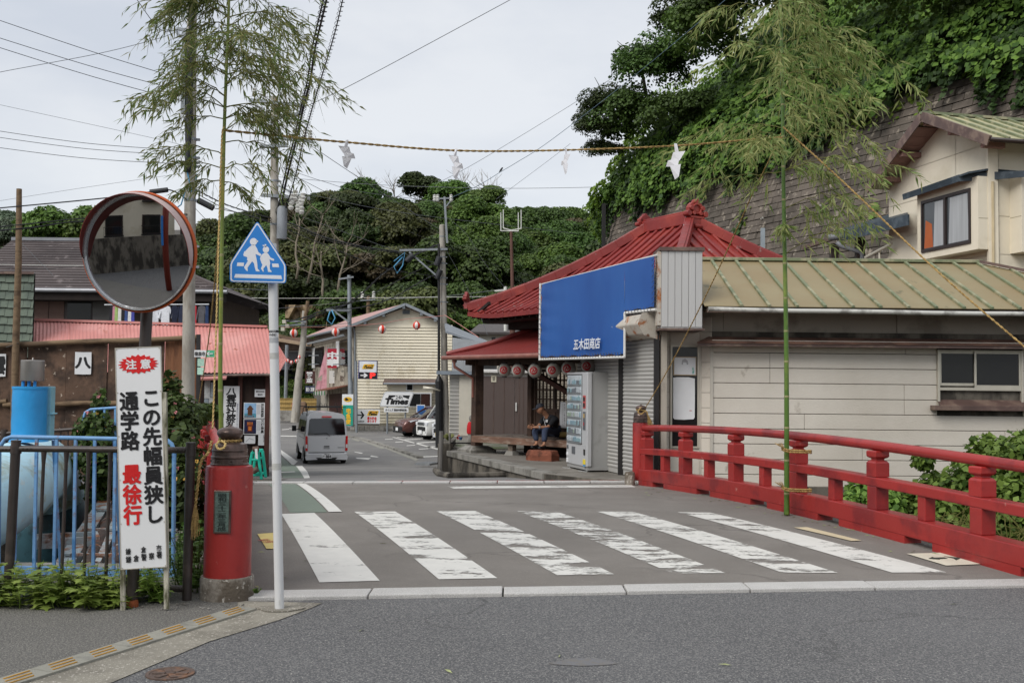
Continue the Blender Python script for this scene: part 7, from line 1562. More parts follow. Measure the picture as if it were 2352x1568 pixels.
for u,(a,b) in ((.30,(eL,rk)),(.62,(eL,rk)),(.97,(eL,rk)),(.45,(rk,eR)),(.85,(rk,eR))):q=a.lerp(b,u);mb=MB();mb.beam(q-V(0,0,.2),q-V(0,-.6,.2),.16,.14);mb.build('purlin_end',M_GRM,hs_)
mb=MB();mb.tube([eL-V(.05,0,.1),eL+dv_-V(.05,0,.1)],.08,6);mb.tube([eL-V(.05,-.1,.12),P(812,752,61.8),P(815,765,61.9),P(815,975,61.9)],.05,6);mb.build('gutter',M_GRM,hs_)
def fbox(px0,py0,px1,py1,Y,th,nm,m,par,**kw):mb=MB();mb.box(xat(px0,Y),Y-th,zat((px0+px1)/2,py1,Y),xat(px1,Y),Y,zat((px0+px1)/2,py0,Y));return mb.build(nm,m,par,**kw)
v_=fbox(922,712.5,939,721,61.95,.05,'vent',M_GRM,hs_)
for i in range(4):fbox(923,713.5+i*1.9,938,714.3+i*1.9,61.9,.03,'louvre',M_BLK_,v_)
mb=MB();mb.slab(P(879,880,60.6),P(1007,880,60.6),P(1003,871,61.9),P(879+4,870,61.9),.06);mb.build('porch_roof',mat('brown porch roof','#6a5753',rough=.5),hs_);mb=MB();mb.tube([P(881,881,60.6),P(1006,881,60.6)],.06,6);mb.build('gutter',M_GRM,hs_)
for i in range(7):fbox(890,883+i*7,995,889.6+i*7,61.3,.3,'porch_board',M_CRS,hs_) if i < 3 else None
pw=fbox(933,880.5,949,897,60.98,.05,'window',M_SGN,hs_);fbox(935,883,947,895,60.92,.02,'pane',M_DG,pw)
w2=fbox(939,901,992,934,61.2,.3,'window',M_SGN,hs_);fbox(942,904,966,932,60.89,.02,'pane',M_DG,w2);fbox(967,904,988,932,60.88,.02,'pane',mat('reddish glass','#3a2622',rough=.1),w2)

bw2=thing('block_wall','low grey concrete block wall along the parking lot in front of the cream house','wall',P(850,1000,60.6))
for r_ in range(2):
    for i in range(11):a=795+i*11.2+(r_ % 2)*5;fbox(a+.3,977.5+r_*9.6+.3+i*.0,a+10.9,986.8+r_*9.6,60.9-.0,.25,'block',mat('concrete block','#96938c',rough=.9,v=.15,s=3,c2='#706c66',m2=.35,s2=2),bw2)
fbox(795,996.5,920,1003,60.95,.35,'footing',M_CONC,bw2)
mb=MB()
for i in range(50):mb.tube([P(872+i*2.2,934,60.8),P(872+i*2.2,977,60.8)],.012,3)
for i in range(9):mb.tube([P(872,936+i*5,60.8),P(982,936+i*5,60.8)],.012,3)
mb.build('mesh_fence',mat('pale mesh','#a9a492',rough=.6),kind='stuff')

M_YEL=mat('logo yellow','#e2b32a',rough=.5)
def para(M,x0,y0,x1,y1,sk,z0,z1):mb=MB(M);mb.prism(rp_([(x0,y0),(x1-sk,y0),(x1,y1),(x0+sk,y1)],(y1-y0)*.12),z0,z1);return mb
def tlogo(M,x0,y0,x1,y1,par,big=False):
    w,h=x1-x0,y1-y0;sk=h*.38;m=M_SGN if big else M_YEL;para(M,x0,y0,x1,y1,sk,.0,.012).build('logo_panel',m,par)
    mb=MB(M);mb.prism([(x0+w*.22,y0+h*.50),(x0+w*.26,y0+h*.82),(x0+w*.90,y0+h*.82),(x0+w*.86,y0+h*.52),(x0+w*.66,y0+h*.72),(x0+w*.46,y0+h*.72)][::1],.012,.014);mb.build('logo_arch',M_INKB,par)
    text('24h',M,x0+w*.46,y0+h*.56,x0+w*.66,y0+h*.80,M_INKB if big else mat('logo red','#c8402a'),par,bold=.03,z=.017) if False else text('24h',M,x0+w*.47,y0+h*.53,x0+w*.67,y0+h*.78,M_INKB if big else mat('logo red','#c8402a'),par,bold=.02,z=.02)
    mb=MB(M);mb.prism([(x0+w*.44,y0+h*.5),(x0+w*.70,y0+h*.5),(x0+w*.68,y0+h*.80),(x0+w*.46,y0+h*.80)],.0145,.0165);mb.build('logo_patch',m,par)
    text('Times',M,x0+w*.17,y0+h*.14,x0+w*.84,y0+h*.56,M_INKB,par,bold=.06,z=.024,shear=.2)
def fm(px,py,Y):return frame(P(px,py,Y),(1,0,0))
def kk_(Y):return Y/2400
s_=thing('parking_sign','tall parking sign box with yellow logo, white arrow and red letter P','sign',P(818,1002,58.5));Y=58.5;k=kk_(Y)
mb=MB();mb.tube([P(819,1003,Y+.1),P(818,829,Y+.1)],.07,10);mb.build('pole',M_GRM,s_)
M=fm(823.7,870,Y);w,h=42*k,42*k;mb=MB(M);mb.box(-.03,0,-.3,w,h,0);mb.build('box',mat('navy box','#2b2d6a',rough=.4),s_,bevel=.02)
mb=MB(M);mb.box(.03,h*.37,0,w-.03,h-.03,.01);mb.build('upper_panel',mat('pale sign panel','#d9dce0',rough=.4),s_);mb=MB(M);mb.box(.03,.02,0,w-.03,h*.37,.011);mb.build('lower_panel',M_INKB,s_)
tlogo(M @ Matrix.Translation((0,0,.011)),w*.18,h*.55,w*.86,h*.81,s_)
mb=MB(M);mb.prism([(w*.1,h*.17),(w*.32,h*.17),(w*.26,h*.09),(w*.33,h*.07),(w*.5,h*.2),(w*.33,h*.33),(w*.26,h*.31),(w*.32,h*.23),(w*.1,h*.23)],.012,.016);mb.build('arrow',M_SGN,s_)
text('P',M,w*.64,h*.05,w*.9,h*.33,mat('red led','#e0302a',emit=.6),s_,bold=.05,z=.016)
s_=thing('parking_sign','large slanted white car park sign on two grey posts above a name plate','sign',P(905,1000,57.5));Y=57.5;k=kk_(Y)
for px in (889.5,931):mb=MB();mb.tube([P(px,998,Y+.1),P(px,925,Y+.1)],.05,8);mb.build('post',M_GRM,s_)
M=fm(873,931.5,Y);para(M,-.05,-.05,76*k+.05,30.5*k+.05,12*k,-.12,-.001).build('frame',mat('sign rim','#b9bcbf',rough=.4),s_,bevel=.01);tlogo(M,0,0,76*k,30*k,s_,True)
M=fm(882,946,Y-.02);mb=MB(M);mb.box(0,0,-.04,56*k,10*k,0);mb.build('name_plate',M_SGN,s_);text('タイムズ 極楽寺駅前第2',M,3*k,2.3*k,53*k,7.7*k,M_INKB,s_,bold=.03,z=.01)
s_=thing('parking_sign','low white board with black arrow, yellow logo and red characters on the mesh fence','sign',P(846,972,60));Y=59.5;k=kk_(Y)
M=fm(821,972.5,Y);w,h=51*k,33*k;mb=MB(M);mb.box(0,0,-.04,w,h,0);mb.build('board',M_SGN,s_);tlogo(M,w*.42,h*.56,w*.95,h*.90,s_)
mb=MB(M);mb.prism([(0,h*.56),(w*.2,h*.56),(w*.12,h*.36),(w*.18,h*.33),(w*.31,h*.59),(w*.18,h*.86),(w*.12,h*.83),(w*.2,h*.63),(0,h*.63)],.001,.006);mb.build('arrow',M_INKB,s_)
text('最大料金\nあります',M,w*.44,h*.1,w*.86,h*.48,M_INKR,s_,bold=.04,z=.006);text('0m先右折',M,w*.02,h*.1,w*.3,h*.22,M_INKB,s_,bold=.02,z=.006)
s_=thing('payment_sign','blue and white information panel beside the parked cars','sign',P(967,965,56));Y=56;fbox(957.5,929,976.6,966,Y,.04,'panel',M_SGN,s_);fbox(959,931,975,949,Y-.045,.005,'blue_print',mat('info blue','#3f78c0',rough=.4,v=.2,s=20),s_)
# ---- shop front on the left flank ----
def fq(px,py):return P(px,py,Yfac(px))
def fpoly(pts,nm,m,th=.06,par=hs_,off=.05,**kw):
    nrm=V(-fdv.y,fdv.x,0);q=[fq(*p)+nrm*off for p in pts]
    if len(q) == 4:mb=MB();mb.slab(*q,th);return mb.build(nm,m,par,**kw)
M_OLD=mat('old mottled wall','#a59d8e',rough=.8,v=.15,s=1,c2='#6f685c',m2=.4,s2=1.2)
fpoly([(815,990),(722,968),(722,790),(815,765)],'flank_wall',M_OLD,off=.04);fpoly([(815,775),(725,796),(725,775),(815,750)],'upper_band',mat('brownish board','#7f766a',rough=.8),off=.08)
for a,b in ((786,806),(727,748)):
    w_=fpoly([(b,842),(a,838 if a > 760 else 842),(a,783 if a > 760 else 800),(b,778 if a > 760 else 795)],'window',M_WBR,off=.09);fpoly([(b-1.5,838),(a+1.5,836),(a+1.5,788 if a > 760 else 803),(b-1.5,782 if a > 760 else 799)],'pane',M_DG,off=.12,par=w_)
    for y_ in (816,836):fpoly([(b+1,y_+1),(a-1,y_+2),(a-1,y_),(b+1,y_-1)],'balcony_rail',M_GRM,off=.5)
fpoly([(784,842),(778,842),(778,784),(784,783)],'pilaster',M_SGN,off=.12);fpoly([(728,845),(722,845),(722,800),(728,798)],'pilaster',M_SGN,off=.12)
fpoly([(815,772),(722,793),(716,790),(812,768)],'canopy_strip',M_GRM,off=.6)
fpoly([(799,988),(760,980),(760,905),(799,902)],'dark_entrance',mat('dark red door','#3a1a1a',rough=.6),off=.06);fpoly([(756,978),(742,975),(742,905),(756,905)],'shutter_panel',mat('pale shutter panel','#a39d92',rough=.6),off=.1);fpoly([(740,975),(728,972),(728,905),(740,905)],'side_shutter',mat('grey side door','#6d6a66',rough=.6),off=.08)
mb=MB();q0,q1=fq(754,893),fq(806,886);nn=V(-fdv.y,fdv.x,0);mb.slab(q1+nn*1.0-V(0,0,.2),q0+nn*1.0-V(0,0,.2),q0+V(0,0,.05),q1+V(0,0,.05),.05);mb.build('rusty_awning',mat('rusty awning','#7a4a38',rough=.7,v=.2),hs_)
for i in range(9):q=fq(757+i*3.2,898)+nn*1.02;mb=MB();mb.beam(q,q-V(0,0,.26),.04,.11);mb.build('awning_stripe',mat('awning green','#4f8a5e',rough=.7) if i % 2 == 0 else M_SGN,hs_)
for px0,py0,px1,py1 in ((758,851,774,880),):
    Yq=Yfac(762)-1;o=fbox(px0,py0,px1,py1,Yq,.35,'air_conditioner',M_WHT,hs_);fbox(px0+7,py0+6,px0+13,py0+8,Yq-.36,.01,'grille',M_GRM,o);fbox(px0+7,py0+11,px0+13,py0+13,Yq-.36,.01,'grille',M_GRM,o)
M_PNS=mat('faded pink sign','#c9959e',rough=.6,v=.08,s=3,c2='#b06a78',m2=.3,s2=2)
Yq=Yfac(745)-1.3;ps=thing('slanted_sign','long faded pink sign panels leaning out from the shop front','sign',P(735,895,Yq))
for pts in ([(750,850),(756,793),(750,793),(731,868)],[(755,815),(753,893),(740,893),(741,850)],[(729,874),(738,874),(735,894),(725,893)],[(754,795),(758,812),(743,893),(735,893)]):
    mb=MB(frame(P(0,0,Yq)*0,(1,0,0))) if False else MB();q=[P(a,b,Yq+.02*i) for i,(a,b) in enumerate(pts)];mb.slab(*q,.06);mb.build('panel',M_PNS,ps)
Yq=Yfac(768)-1.6;rs_=thing('shop_flag_sign','vertical red sign with two large white characters on the shop front','sign',P(762,845,Yq));fbox(751.5,800,773.5,845,Yq,.05,'panel',mat('crimson cloth','#a81f33',rough=.6,v=.1,s=3),rs_);text('中\n華',frame(P(762.5,822,Yq-.055),(1,0,0)),-.30,-.50,.34,.38,M_SGN,rs_,bold=.05,z=.01);fbox(750,799,775,800.5,Yq,.06,'frame',M_GRM,rs_);
Yq=Yfac(790)-.5;ws=thing('shop_sign','weathered white hand-painted shop sign beside the steel pole','sign',P(790,884,Yq));fbox(781.7,845.6,804,884,Yq,.05,'panel',mat('aged white sign','#cfc8b8',rough=.7,v=.12,s=4),ws);text('肉のナルミヤ',frame(P(792,868,Yq-.055),(1,0,0)),-.28,-.22,.28,.18,mat('brown brush','#5f463c'),ws,bold=.03,z=.01);text('精肉 惣菜',frame(P(792,852,Yq-.055),(1,0,0)),-.22,-.07,.22,.06,mat('grey brush','#7c7a78'),ws,z=.01)
Yq=58.8;bn_=thing('delivery_banner','white and green vertical banner with a black cat in a yellow oval','banner',P(799,978,Yq));k=Yq/2400;fbox(786.6,905,812,930,Yq,.03,'white_top',M_SGN,bn_);fbox(788.5,930,812,977,Yq,.03,'green_cloth',mat('banner green','#1f9a84',rough=.6),bn_);fbox(786.6,930,788.5,975,Yq,.03,'yellow_edge',M_YEL,bn_)
M=fm(799,917,Yq-.035);mb=MB(M);mb.prism([(.24*math.cos(a),.14*math.sin(a)) for a in [i*math.pi/12 for i in range(24)]],0,.004);mb.build('yellow_oval',M_YEL,bn_);mb=MB(M);mb.prism([(-.16,-.06),(-.15,.05),(-.17,.1),(-.11,.08),(-.06,.1),(-.05,.05),(.02,.04),(.05,-.07),(-.02,-.05),(-.08,-.08)],.004,.008);mb.prism([(.05,.03),(.15,.02),(.16,-.07),(.10,-.02)],.004,.008);mb.build('cat_shape',M_INKB,bn_)
text('宅\n急\n便',fm(799,955,Yq-.035),-.1,-.45,.16,.42,M_YEL,bn_,bold=.05,z=.006)
Yq=Yfac(722)-.8;b1=thing('tea_house_sign','brown hanging sign with white brush characters at the far end of the shop front','sign',P(713,881,Yq));fbox(701,852,725,881,Yq,.06,'panel',mat('brown sign','#4f2f2b',rough=.6),b1);text('極\nら\nく\n茶\n屋',fm(711,866,Yq-.065),-.22,-.38,.22,.38,M_SGN,b1,bold=.04,z=.01)
b2=thing('tea_house_sign','small navy horizontal sign with white characters below the brown one','sign',P(713,902,Yq));fbox(701.5,886,723.5,902,Yq,.06,'panel',mat('navy sign','#333a52',rough=.6),b2);text('極らく茶屋',fm(712.5,894,Yq-.065),-.29,-.14,.29,.14,M_SGN,b2,bold=.04,z=.01)
# ---- far street end ----
fh=thing('far_house','grey-fronted house with beige upper storey at the far end of the street','house',P(680,900,80));fbox(600,808,745,849,78,.3,'grey_fascia',mat('grey fascia','#8f9096',rough=.6),fh);fbox(600,849,745,960,79,.2,'dark_front',mat('dark shop front','#2d2c30',rough=.7),fh)
fbox(600,774,672,808,80,5,'beige_wall',mat('beige wall','#b5a084',rough=.8),fh);fbox(672,781,730,808,80,4.8,'brown_wall',mat('brown wall','#6e5b50',rough=.8),fh);fbox(697,787,716,800,75.1,.05,'window',M_DG,fh);fbox(600,804,745,808,77.6,.2,'balcony_rail',M_SGN,fh)
mb=MB();mb.slab(P(595,770,74),P(716,790,74),P(716,784,82),P(595,762,82),.2);mb.build('roof',mat('tan roof','#a08a72',rough=.7),fh)
rck=thing('rock_face','bare tan rock cutting below the wooded hill','rock',P(720,770,82));rr2=random.Random(3);mb=MB();v=[];f=[]
for i in range(13):
    for j in range(7):q=P(655+i*8,700+j*15,83+rr2.uniform(-.8,.8));v.append(tuple(q))
for i in range(12):
    for j in range(6):a=i*7+j;f.append((a,a+1,a+8,a+7))
mb.add(v,f);mb.build('rock',mat('tan rock','#8a775c',rough=.95,v=.3,s=.8,b=.6,bs=3,c2='#5c4e3c',m2=.45,s2=.7),rck)
bfn=thing('bamboo_fence','yellow bamboo screen fence on a block base at the far bend of the road','fence',P(690,965,72));M_BMF=mat('yellow bamboo slats','#c0a263',rough=.6,v=.15,s=6)
for i in range(40):a=630+i*2.45;fbox(a,914.5,a+2.3,942,72+.02*(i % 2),.06,'bamboo_slat',M_BMF,bfn)
for y_ in (914,924,934):fbox(630,y_,728,y_+1.5,71.9,.05,'rail',mat('fence rail','#8f7846',rough=.7),bfn)
fbox(630,942,728,966,72.1,.3,'block_base',MATS['concrete block'],bfn)
t=thing('stone_monument','rough brown standing stone beside the leaning pole at the road bend','monument',P(694,965,66));mb=MB();M=fm(694,967,66);mb.M=M;k=66/2400;mb.prism([(-9*k,0),(9*k,0),(9.5*k,20*k),(8*k,42*k),(2*k,46*k),(-7*k,43*k),(-9*k,25*k)],-.35,.1);mb.build('slab',mat('brown stone','#7c6552',rough=.9,v=.2,s=2,b=.5,bs=6),t,bevel=.08)
fbox(672.5,925,677,968,65,.15,'red_post',mat('red post','#b02a28',rough=.5),None,label='narrow red post just left of the leaning concrete pole',cat='post')
sgn_=fbox(713,942,720,960,62,.04,'small_board',M_SGN,None,label='small white board leaning by the road behind the van roof rack',cat='board')
for i,(px,py,s,m) in enumerate([(655,900,.9,L_MID),(690,895,1.0,L_BRIGHT),(715,905,.8,L_BRIGHT),(642,905,.8,L_MID)]):
    q=P(px,py,75.5);tree('bush',['round bush behind the bamboo fence beside the thin steel pole','bright bushy shrub behind the leaning concrete pole','leafy shrub under the tea house signs','leftmost shrub behind the bamboo fence'][i],'bush',q.x,q.y,q.z-.4,.42*s,i,None,crowns[i],None,m,1.0,trunk=False,h=0)
# ---- vehicles ----
M_TYR=mat('tyre','#1c1c1d',rough=.85,v=.1);M_RIM=mat('alloy rim','#a9abae',rough=.3,metal=.7,v=.05);M_CGL=mat('car glass','#0d0f11',rough=.05,v=.05,b=0,spec=.9);M_LRED=mat('tail lamp red','#c01a1c',rough=.15,v=.05,b=0,coat=.6);M_LCL=mat('clear lamp','#d5d7da',rough=.12,v=.1,s=30,b=0,coat=.6);M_PLB=mat('black plastic','#1b1b1c',rough=.5)
def loft(M,stations,nm,m,par,smooth=40,bevel=0):
    mb=MB(M);n=len(stations[0]);
    vs=[p for st in stations for p in st];fs=[]
    for i in range(len(stations)-1):
        for k in range(n-1):fs.append((i*n+k,i*n+k+1,(i+1)*n+k+1,(i+1)*n+k))
        fs.append((i*n+n-1,i*n,(i+1)*n,(i+1)*n+n-1))
    fs += [tuple(range(n-1,-1,-1)),tuple((len(stations)-1)*n+k for k in range(n))]
    mb.add(vs,fs);o=mb.build(nm,m,par,bevel=bevel)
    import bmesh;bm=bmesh.new();bm.from_mesh(o.data);bmesh.ops.recalc_face_normals(bm,faces=bm.faces);bm.to_mesh(o.data);bm.free();smoothm(o.data,smooth);return o
def ring(y,prof,tilt=None):
    t=tilt or (lambda z:0);r=[(x,y+t(z),z) for x,z in prof];return r+[(-x,y+t(z),z) for x,z in reversed(prof) if x > .001]
def wheel(M,x,y,r,w,par,sgn):
    Mw_=M @ Matrix.Translation((x,y,r)) @ Matrix.Rotation(R(90)*sgn,4,'Y')
    mb=MB(Mw_);mb.lathe([(r*.62,-w/2),(r*.93,-w/2),(r,-w*.3),(r,w*.3),(r*.93,w/2),(r*.62,w/2),(r*.60,w*.3),(.001,w*.25)],28,cap=False);o=mb.build('wheel',M_TYR,par,smooth=40)
    mb=MB(Mw_);mb.lathe([(r*.62,w*.5),(r*.56,w*.42),(r*.54,w*.26)],28,cap=False);mb.lathe([(.001,w*.44),(r*.12,w*.44),(r*.14,w*.3)],12,cap=False)
    for k in range(7):a=2*math.pi*k/7;mb.beam((r*.1*math.cos(a),r*.1*math.sin(a),w*.38),(r*.58*math.cos(a),r*.58*math.sin(a),w*.40),r*.13,.02,up=(0,0,1))
    mb.build('rim',M_RIM,o,smooth=40)
vp=V(-6.26,35.6,-1.15);Mv2=Matrix.Translation(vp) @ Matrix.Rotation(R(17),4,'Z')
M_SIL=mat('silver car paint','#cbccce',rough=.35,metal=.12,v=.02,s=1,b=0,coat=.5)
van=thing('parked_van','small silver box van with a black roof rack seen from behind, registration ending 884','van',M=Mv2)
pf=[(.60,.24),(.68,.30),(.715,.55),(.72,.90),(.705,1.0),(.655,1.48),(.62,1.62),(.54,1.705),(.30,1.745),(0.0,1.755)]
tl_=lambda z:.0 if z < .9 else (z-.9)*.16+max(0,z-1.55)*.25
def sc(p,s,dz=0):return [(x*s,z+dz) for x,z in p]
fr_t=lambda z:0 if z < .6 else -(z-.6)*.55
loft(Mv2,[ring(.0,sc(pf,.975),tl_),ring(.04,pf,tl_),ring(.5,pf),ring(2.6,pf),ring(3.15,pf,fr_t),ring(3.3,sc(pf,.95),fr_t)],'body',M_SIL,van,35)
def yt(z,o=-.006):return tl_(z)+o
def rpan(pts,nm,m,th=.012,par=van,off=0):
    mb=MB(Mv2);q=[(x,yt(z)-th-off,z) for x,z in pts];b_=[(x,yt(z)+.02,z) for x,z in pts];n=len(q);mb.add(q+b_,[tuple(range(n)),tuple(range(2*n-1,n-1,-1))]+[(i,n+i,n+(i+1) % n,(i+1) % n) for i in range(n)]);return mb.build(nm,m,par)
tg=rpan([(-.61,.42),(.61,.42),(.63,.95),(-.63,.95)],'tailgate',M_SIL,.012)
rg=rpan([(-.625,1.0),(.625,1.0),(.605,1.25),(.575,1.50),(.53,1.545),(-.53,1.545),(-.575,1.50),(-.605,1.25)],'rear_window',M_CGL,.014)
rpan([(-.60,.375),(.60,.375),(.60,.405),(-.60,.405)],'gate_gap',M_PLB,.008)
for s in (-1,1):
    l_=rpan([(s*.63,.46),(s*.71,.46),(s*.715,.96),(s*.645,.96)],'tail_light',M_LRED,.02);rpan([(s*.645,.56),(s*.705,.56),(s*.705,.68),(s*.645,.68)],'reverse_lamp',M_LCL,.026,l_)
mb=MB(Mv2);mb.box(-.70,-.075,.22,.70,.05,.385);mb.build('bumper',M_SIL,van,bevel=.03);mb=MB(Mv2);mb.box(-.66,-.04,.12,.66,.1,.23);mb.build('valance',M_PLB,van);
for s in (-1,1):mb=MB(Mv2);mb.add([(s*.30,-.085,.17),(s*.69,-.085,.15),(s*.72,-.08,.28),(s*.40,-.085,.26),(s*.30,-.04,.17),(s*.69,-.04,.15),(s*.72,-.04,.28),(s*.40,-.04,.26)],[(0,1,2,3),(0,4,5,1),(1,5,6,2),(2,6,7,3),(3,7,4,0)]);mb.build('rear_spoiler',M_SIL,van)
mb=MB(Mv2);mb.box(-.17,-.095,.21,.17,-.074,.375);npv=mb.build('number_plate',M_SGN,van);Mn_=Mv2 @ frame((0,-.096,.29),(1,0,0));text('・884',Mn_,-.11,-.065,.15,.03,M_INKB,npv,bold=.03);text('横浜 584',Mn_,-.08,.045,.1,.075,M_INKB,npv,bold=.02);text('ひ',Mn_,-.155,-.045,-.12,.0,M_INKB,npv)
rpan([(-.09,.55),(.09,.55),(.09,.585),(-.09,.585)],'handle',M_RIM,.035);rpan([(-.09,.60),(.09,.60),(.09,.625),(-.09,.625)],'handle',M_PLB,.03);rpan([(-.025,.86),(.025,.86),(.025,.91),(-.025,.91)],'badge',M_RIM,.022);rpan([(.38,.565),(.58,.565),(.58,.585),(.38,.585)],'badge',M_RIM,.022);
rpan([(-.17,1.585),(.17,1.585),(.16,1.63),(-.16,1.63)],'brake_light',M_LRED,.03)
mb=MB(Mv2);mb.beam((.10,yt(.98)-.03,.96),(.0,yt(1.06)-.03,1.055),.02,.02);mb.beam((.0,yt(1.06)-.03,1.055),(-.42,yt(1.04)-.03,1.03),.014,.02);mb.build('wiper',M_PLB,van)
def sw_(y):return .715
for y0_,y1_ in ((.25,1.15),(1.25,2.05),(2.12,2.75)):
    for s in (-1,1):
        mb=MB(Mv2);q=[(s*.706,y0_,1.03),(s*.706,y1_,1.03),(s*.668,y1_-.02-(.3 if y0_ > 2 else 0),1.47),(s*.668,y0_+.03,1.47)];mb.add([(x+s*.004,y,z) for x,y,z in q]+[(x-s*.03,y,z) for x,y,z in q],[(0,1,2,3),(7,6,5,4)]+[(i,4+i,4+(i+1) % 4,(i+1) % 4) for i in range(4)]);mb.build('side_window',M_CGL,van)
for s in (-1,1):
    for y in (.55,2.75):wheel(Mv2,s*.645,y,.27,.15,van,s)
    mb=MB(Mv2);mb.cb((s*.86,2.55,1.12),(.15,.10,.20));mb.box(min(s*.70,s*.80),2.53,1.06,max(s*.70,s*.80),2.57,1.1);mb.build('wing_mirror',M_PLB,van,bevel=.03)
    mb=MB(Mv2);mb.box(s*.715-.006,.3,.86,s*.715+.006,2.1,.875);mb.build('slide_rail',M_PLB,van)
    mb=MB(Mv2)
    for y in (.55,2.75):mb.lathe([(.001,-.01),(.34,-.01),(.34,.01),(.001,.01)],24,c=(0,0,0)) if False else mb.add([(s*.722,y+.33*math.cos(a),max(.27+.33*math.sin(a),.2)) for a in [math.pi*i/10-.1 for i in range(12)]],[tuple(range(12))])
    mb.build('wheel_arch',M_PLB,van)
for y in (.6,2.0):
    mb=MB(Mv2)
    for s in (-1,1):mb.tube([(s*.62,y,1.62),(s*.60,y,1.85),(s*.56,y,1.90)],.016,6)
    mb.tube([(-.72,y,1.92),(.72,y,1.92)],.018,6);mb.build('roof_rack',M_PLB,van,smooth=50)
mb=MB(Mv2);
for x in (.02,.18,.55):mb.tube([(x+.05*math.cos(a),2.0,1.97+.05*math.sin(a)) for a in [i*.6 for i in range(12)]],.008,4)
mb.build('rack_clamp',M_PLB,van)
def car(name,label,M,paint,L,H,hw,hood,kei=False,plate='yellow'):
    c=thing(name,label,'car',M=M);W=hw

    low=lambda w,zt,zb=.24:[(w*.86,zb),(w*.97,zb+.1),(w,(zb+zt)/2),(w*.98,zt-.06),(w*.88,zt),(0,zt+.03)]
    if not kei:st=[(0,.62,.76),(.12,.80,.86),(.35,.90,.95),(.75,hood,1.0),(1.25,hood+.06,1.0),(2.2,hood+.03,1.0),(3.3,hood+.08,1.0),(L-.25,hood+.1,.97),(L,hood-.1,.88)]
    else:st=[(0,.80,.90),(.08,.95,.95),(.25,hood,.98),(.62,hood+.04,1.0),(1.5,hood+.02,1.0),(L-.3,hood+.02,1.0),(L,hood,.96)]
    loft(M,[ring(y,low(W*k,z)) for y,z,k in st],'body',paint,c,35)
    a0,a1,a2,a3=(.95,1.85,L-1.3,L-.25) if not kei else (.55,1.05,L-.25,L-.08)
    zb=hood+.02;cab=lambda w,z:[(w,zb-.05),(w*.98,zb),(w*.84,z),(w*.5,z+.02),(0,z+.025)]
    loft(M,[[(x,y,z) for x,y,z in ring(a0,[(W*.9,zb-.05),(W*.9,zb),(W*.85,zb+.01),(W*.5,zb+.02),(0,zb+.03)])],ring(a1,cab(W*.95,H-.05)),ring((a1+a2)/2,cab(W*.95,H-.03)),ring(a2,cab(W*.94,H-.07)),ring(a3,[(W*.85,zb-.05),(W*.85,zb),(W*.8,zb+.12),(W*.5,zb+.15),(0,zb+.16)])],'glasshouse',M_CGL,c,40)
    loft(M,[ring(a1-.05,[(W*.80,H-.07),(W*.78,H-.03),(0,H-.0)]),ring((a1+a2)/2,[(W*.81,H-.04),(W*.78,H),(0,H+.03)]),ring(a2+.1,[(W*.78,H-.1),(W*.76,H-.05),(0,H-.02)])],'roof',paint,c,40)
    for s in (-1,1):
        for p0,p1 in (((a0+.02,zb),(a1-.04,H-.06)),((a1+.85,zb),(a1+.9,H-.06)),((a3-.05,zb+.03),(a2+.05,H-.09))):mb=MB(M);mb.beam((s*W*.93,p0[0],p0[1]),(s*W*.80,p1[0],p1[1]),.06,.05);mb.build('pillar',paint if p0[0] < 1.3 else M_PLB,c)
        r=.34 if not kei else .28;
        for y in ((.88,L-.8) if not kei else (.62,L-.55)):
            mb=MB(M);mb.tube([(s*W*.90,y,r),(s*W*1.006,y,r)],r+.05,26);mb.build('wheel_arch',M_PLB,c);wheel(M,s*W*.93,y,r,.2,c,s)
        mb=MB(M);mb.cb((s*(W+.10),a1-.55 if not kei else a1-.3,zb+.10),(.18,.1,.13));mb.build('door_mirror',paint,c,bevel=.03)
        if not kei:mb=MB(M);mb.add([(s*W*.62,.10,.74),(s*W*.90,.36,.86),(s*W*.985,.85,.93),(s*W*.90,.42,.78),(s*W*.62,.07,.68)],[(0,1,2,3,4)]);mb.add([(s*W*.62,.06,.73),(s*W*.93,.33,.86),(s*W*1.01,.85,.93),(s*W*.95,.38,.77),(s*W*.62,.05,.67)],[(0,1,2,3,4)]);mb.build('headlight',M_LCL,c)
        else:mb=MB(M);mb.cb((s*W*.74,.05,.80),(W*.38,.16,.17));mb.build('headlight',M_LCL,c,bevel=.03);mb=MB(M);mb.cb((s*W*.72,.02,.38),(.12,.06,.08));mb.build('fog_light',M_RIM,c,bevel=.02)
    if kei:
        mb=MB(M);mb.cb((0,.0,.80),(W*1.05,.10,.15));gl=mb.build('grille',M_RIM,c,bevel=.02)
        for k in range(3):mb=MB(M);mb.cb((0,-.055,.755+.045*k),(W*1.0,.01,.022));mb.build('grille_slot',M_PLB,gl)
        mb=MB(M);mb.cb((0,.02,.55),(W*1.3,.1,.2));mb.build('lower_grille',M_PLB,c,bevel=.03)
    else:mb=MB(M);mb.cb((0,.04,.44),(W*1.5,.16,.22));mb.build('lower_grille',M_PLB,c,bevel=.04);mb=MB(M);mb.cb((0,.07,.26),(W*1.7,.2,.1));mb.build('skirt',M_PLB,c,bevel=.03)
    mb=MB(M);mb.cb((0,-.06,.40),(.33,.02,.165));mb.build('number_plate',mat('yellow plate','#d8b93a') if plate == 'yellow' else M_SGN,c);return c
def cm(px,py,Y,rot):q=P(px,py,Y);return Matrix.Translation((q.x,q.y,-1.14)) @ Matrix.Rotation(R(rot),4,'Z')

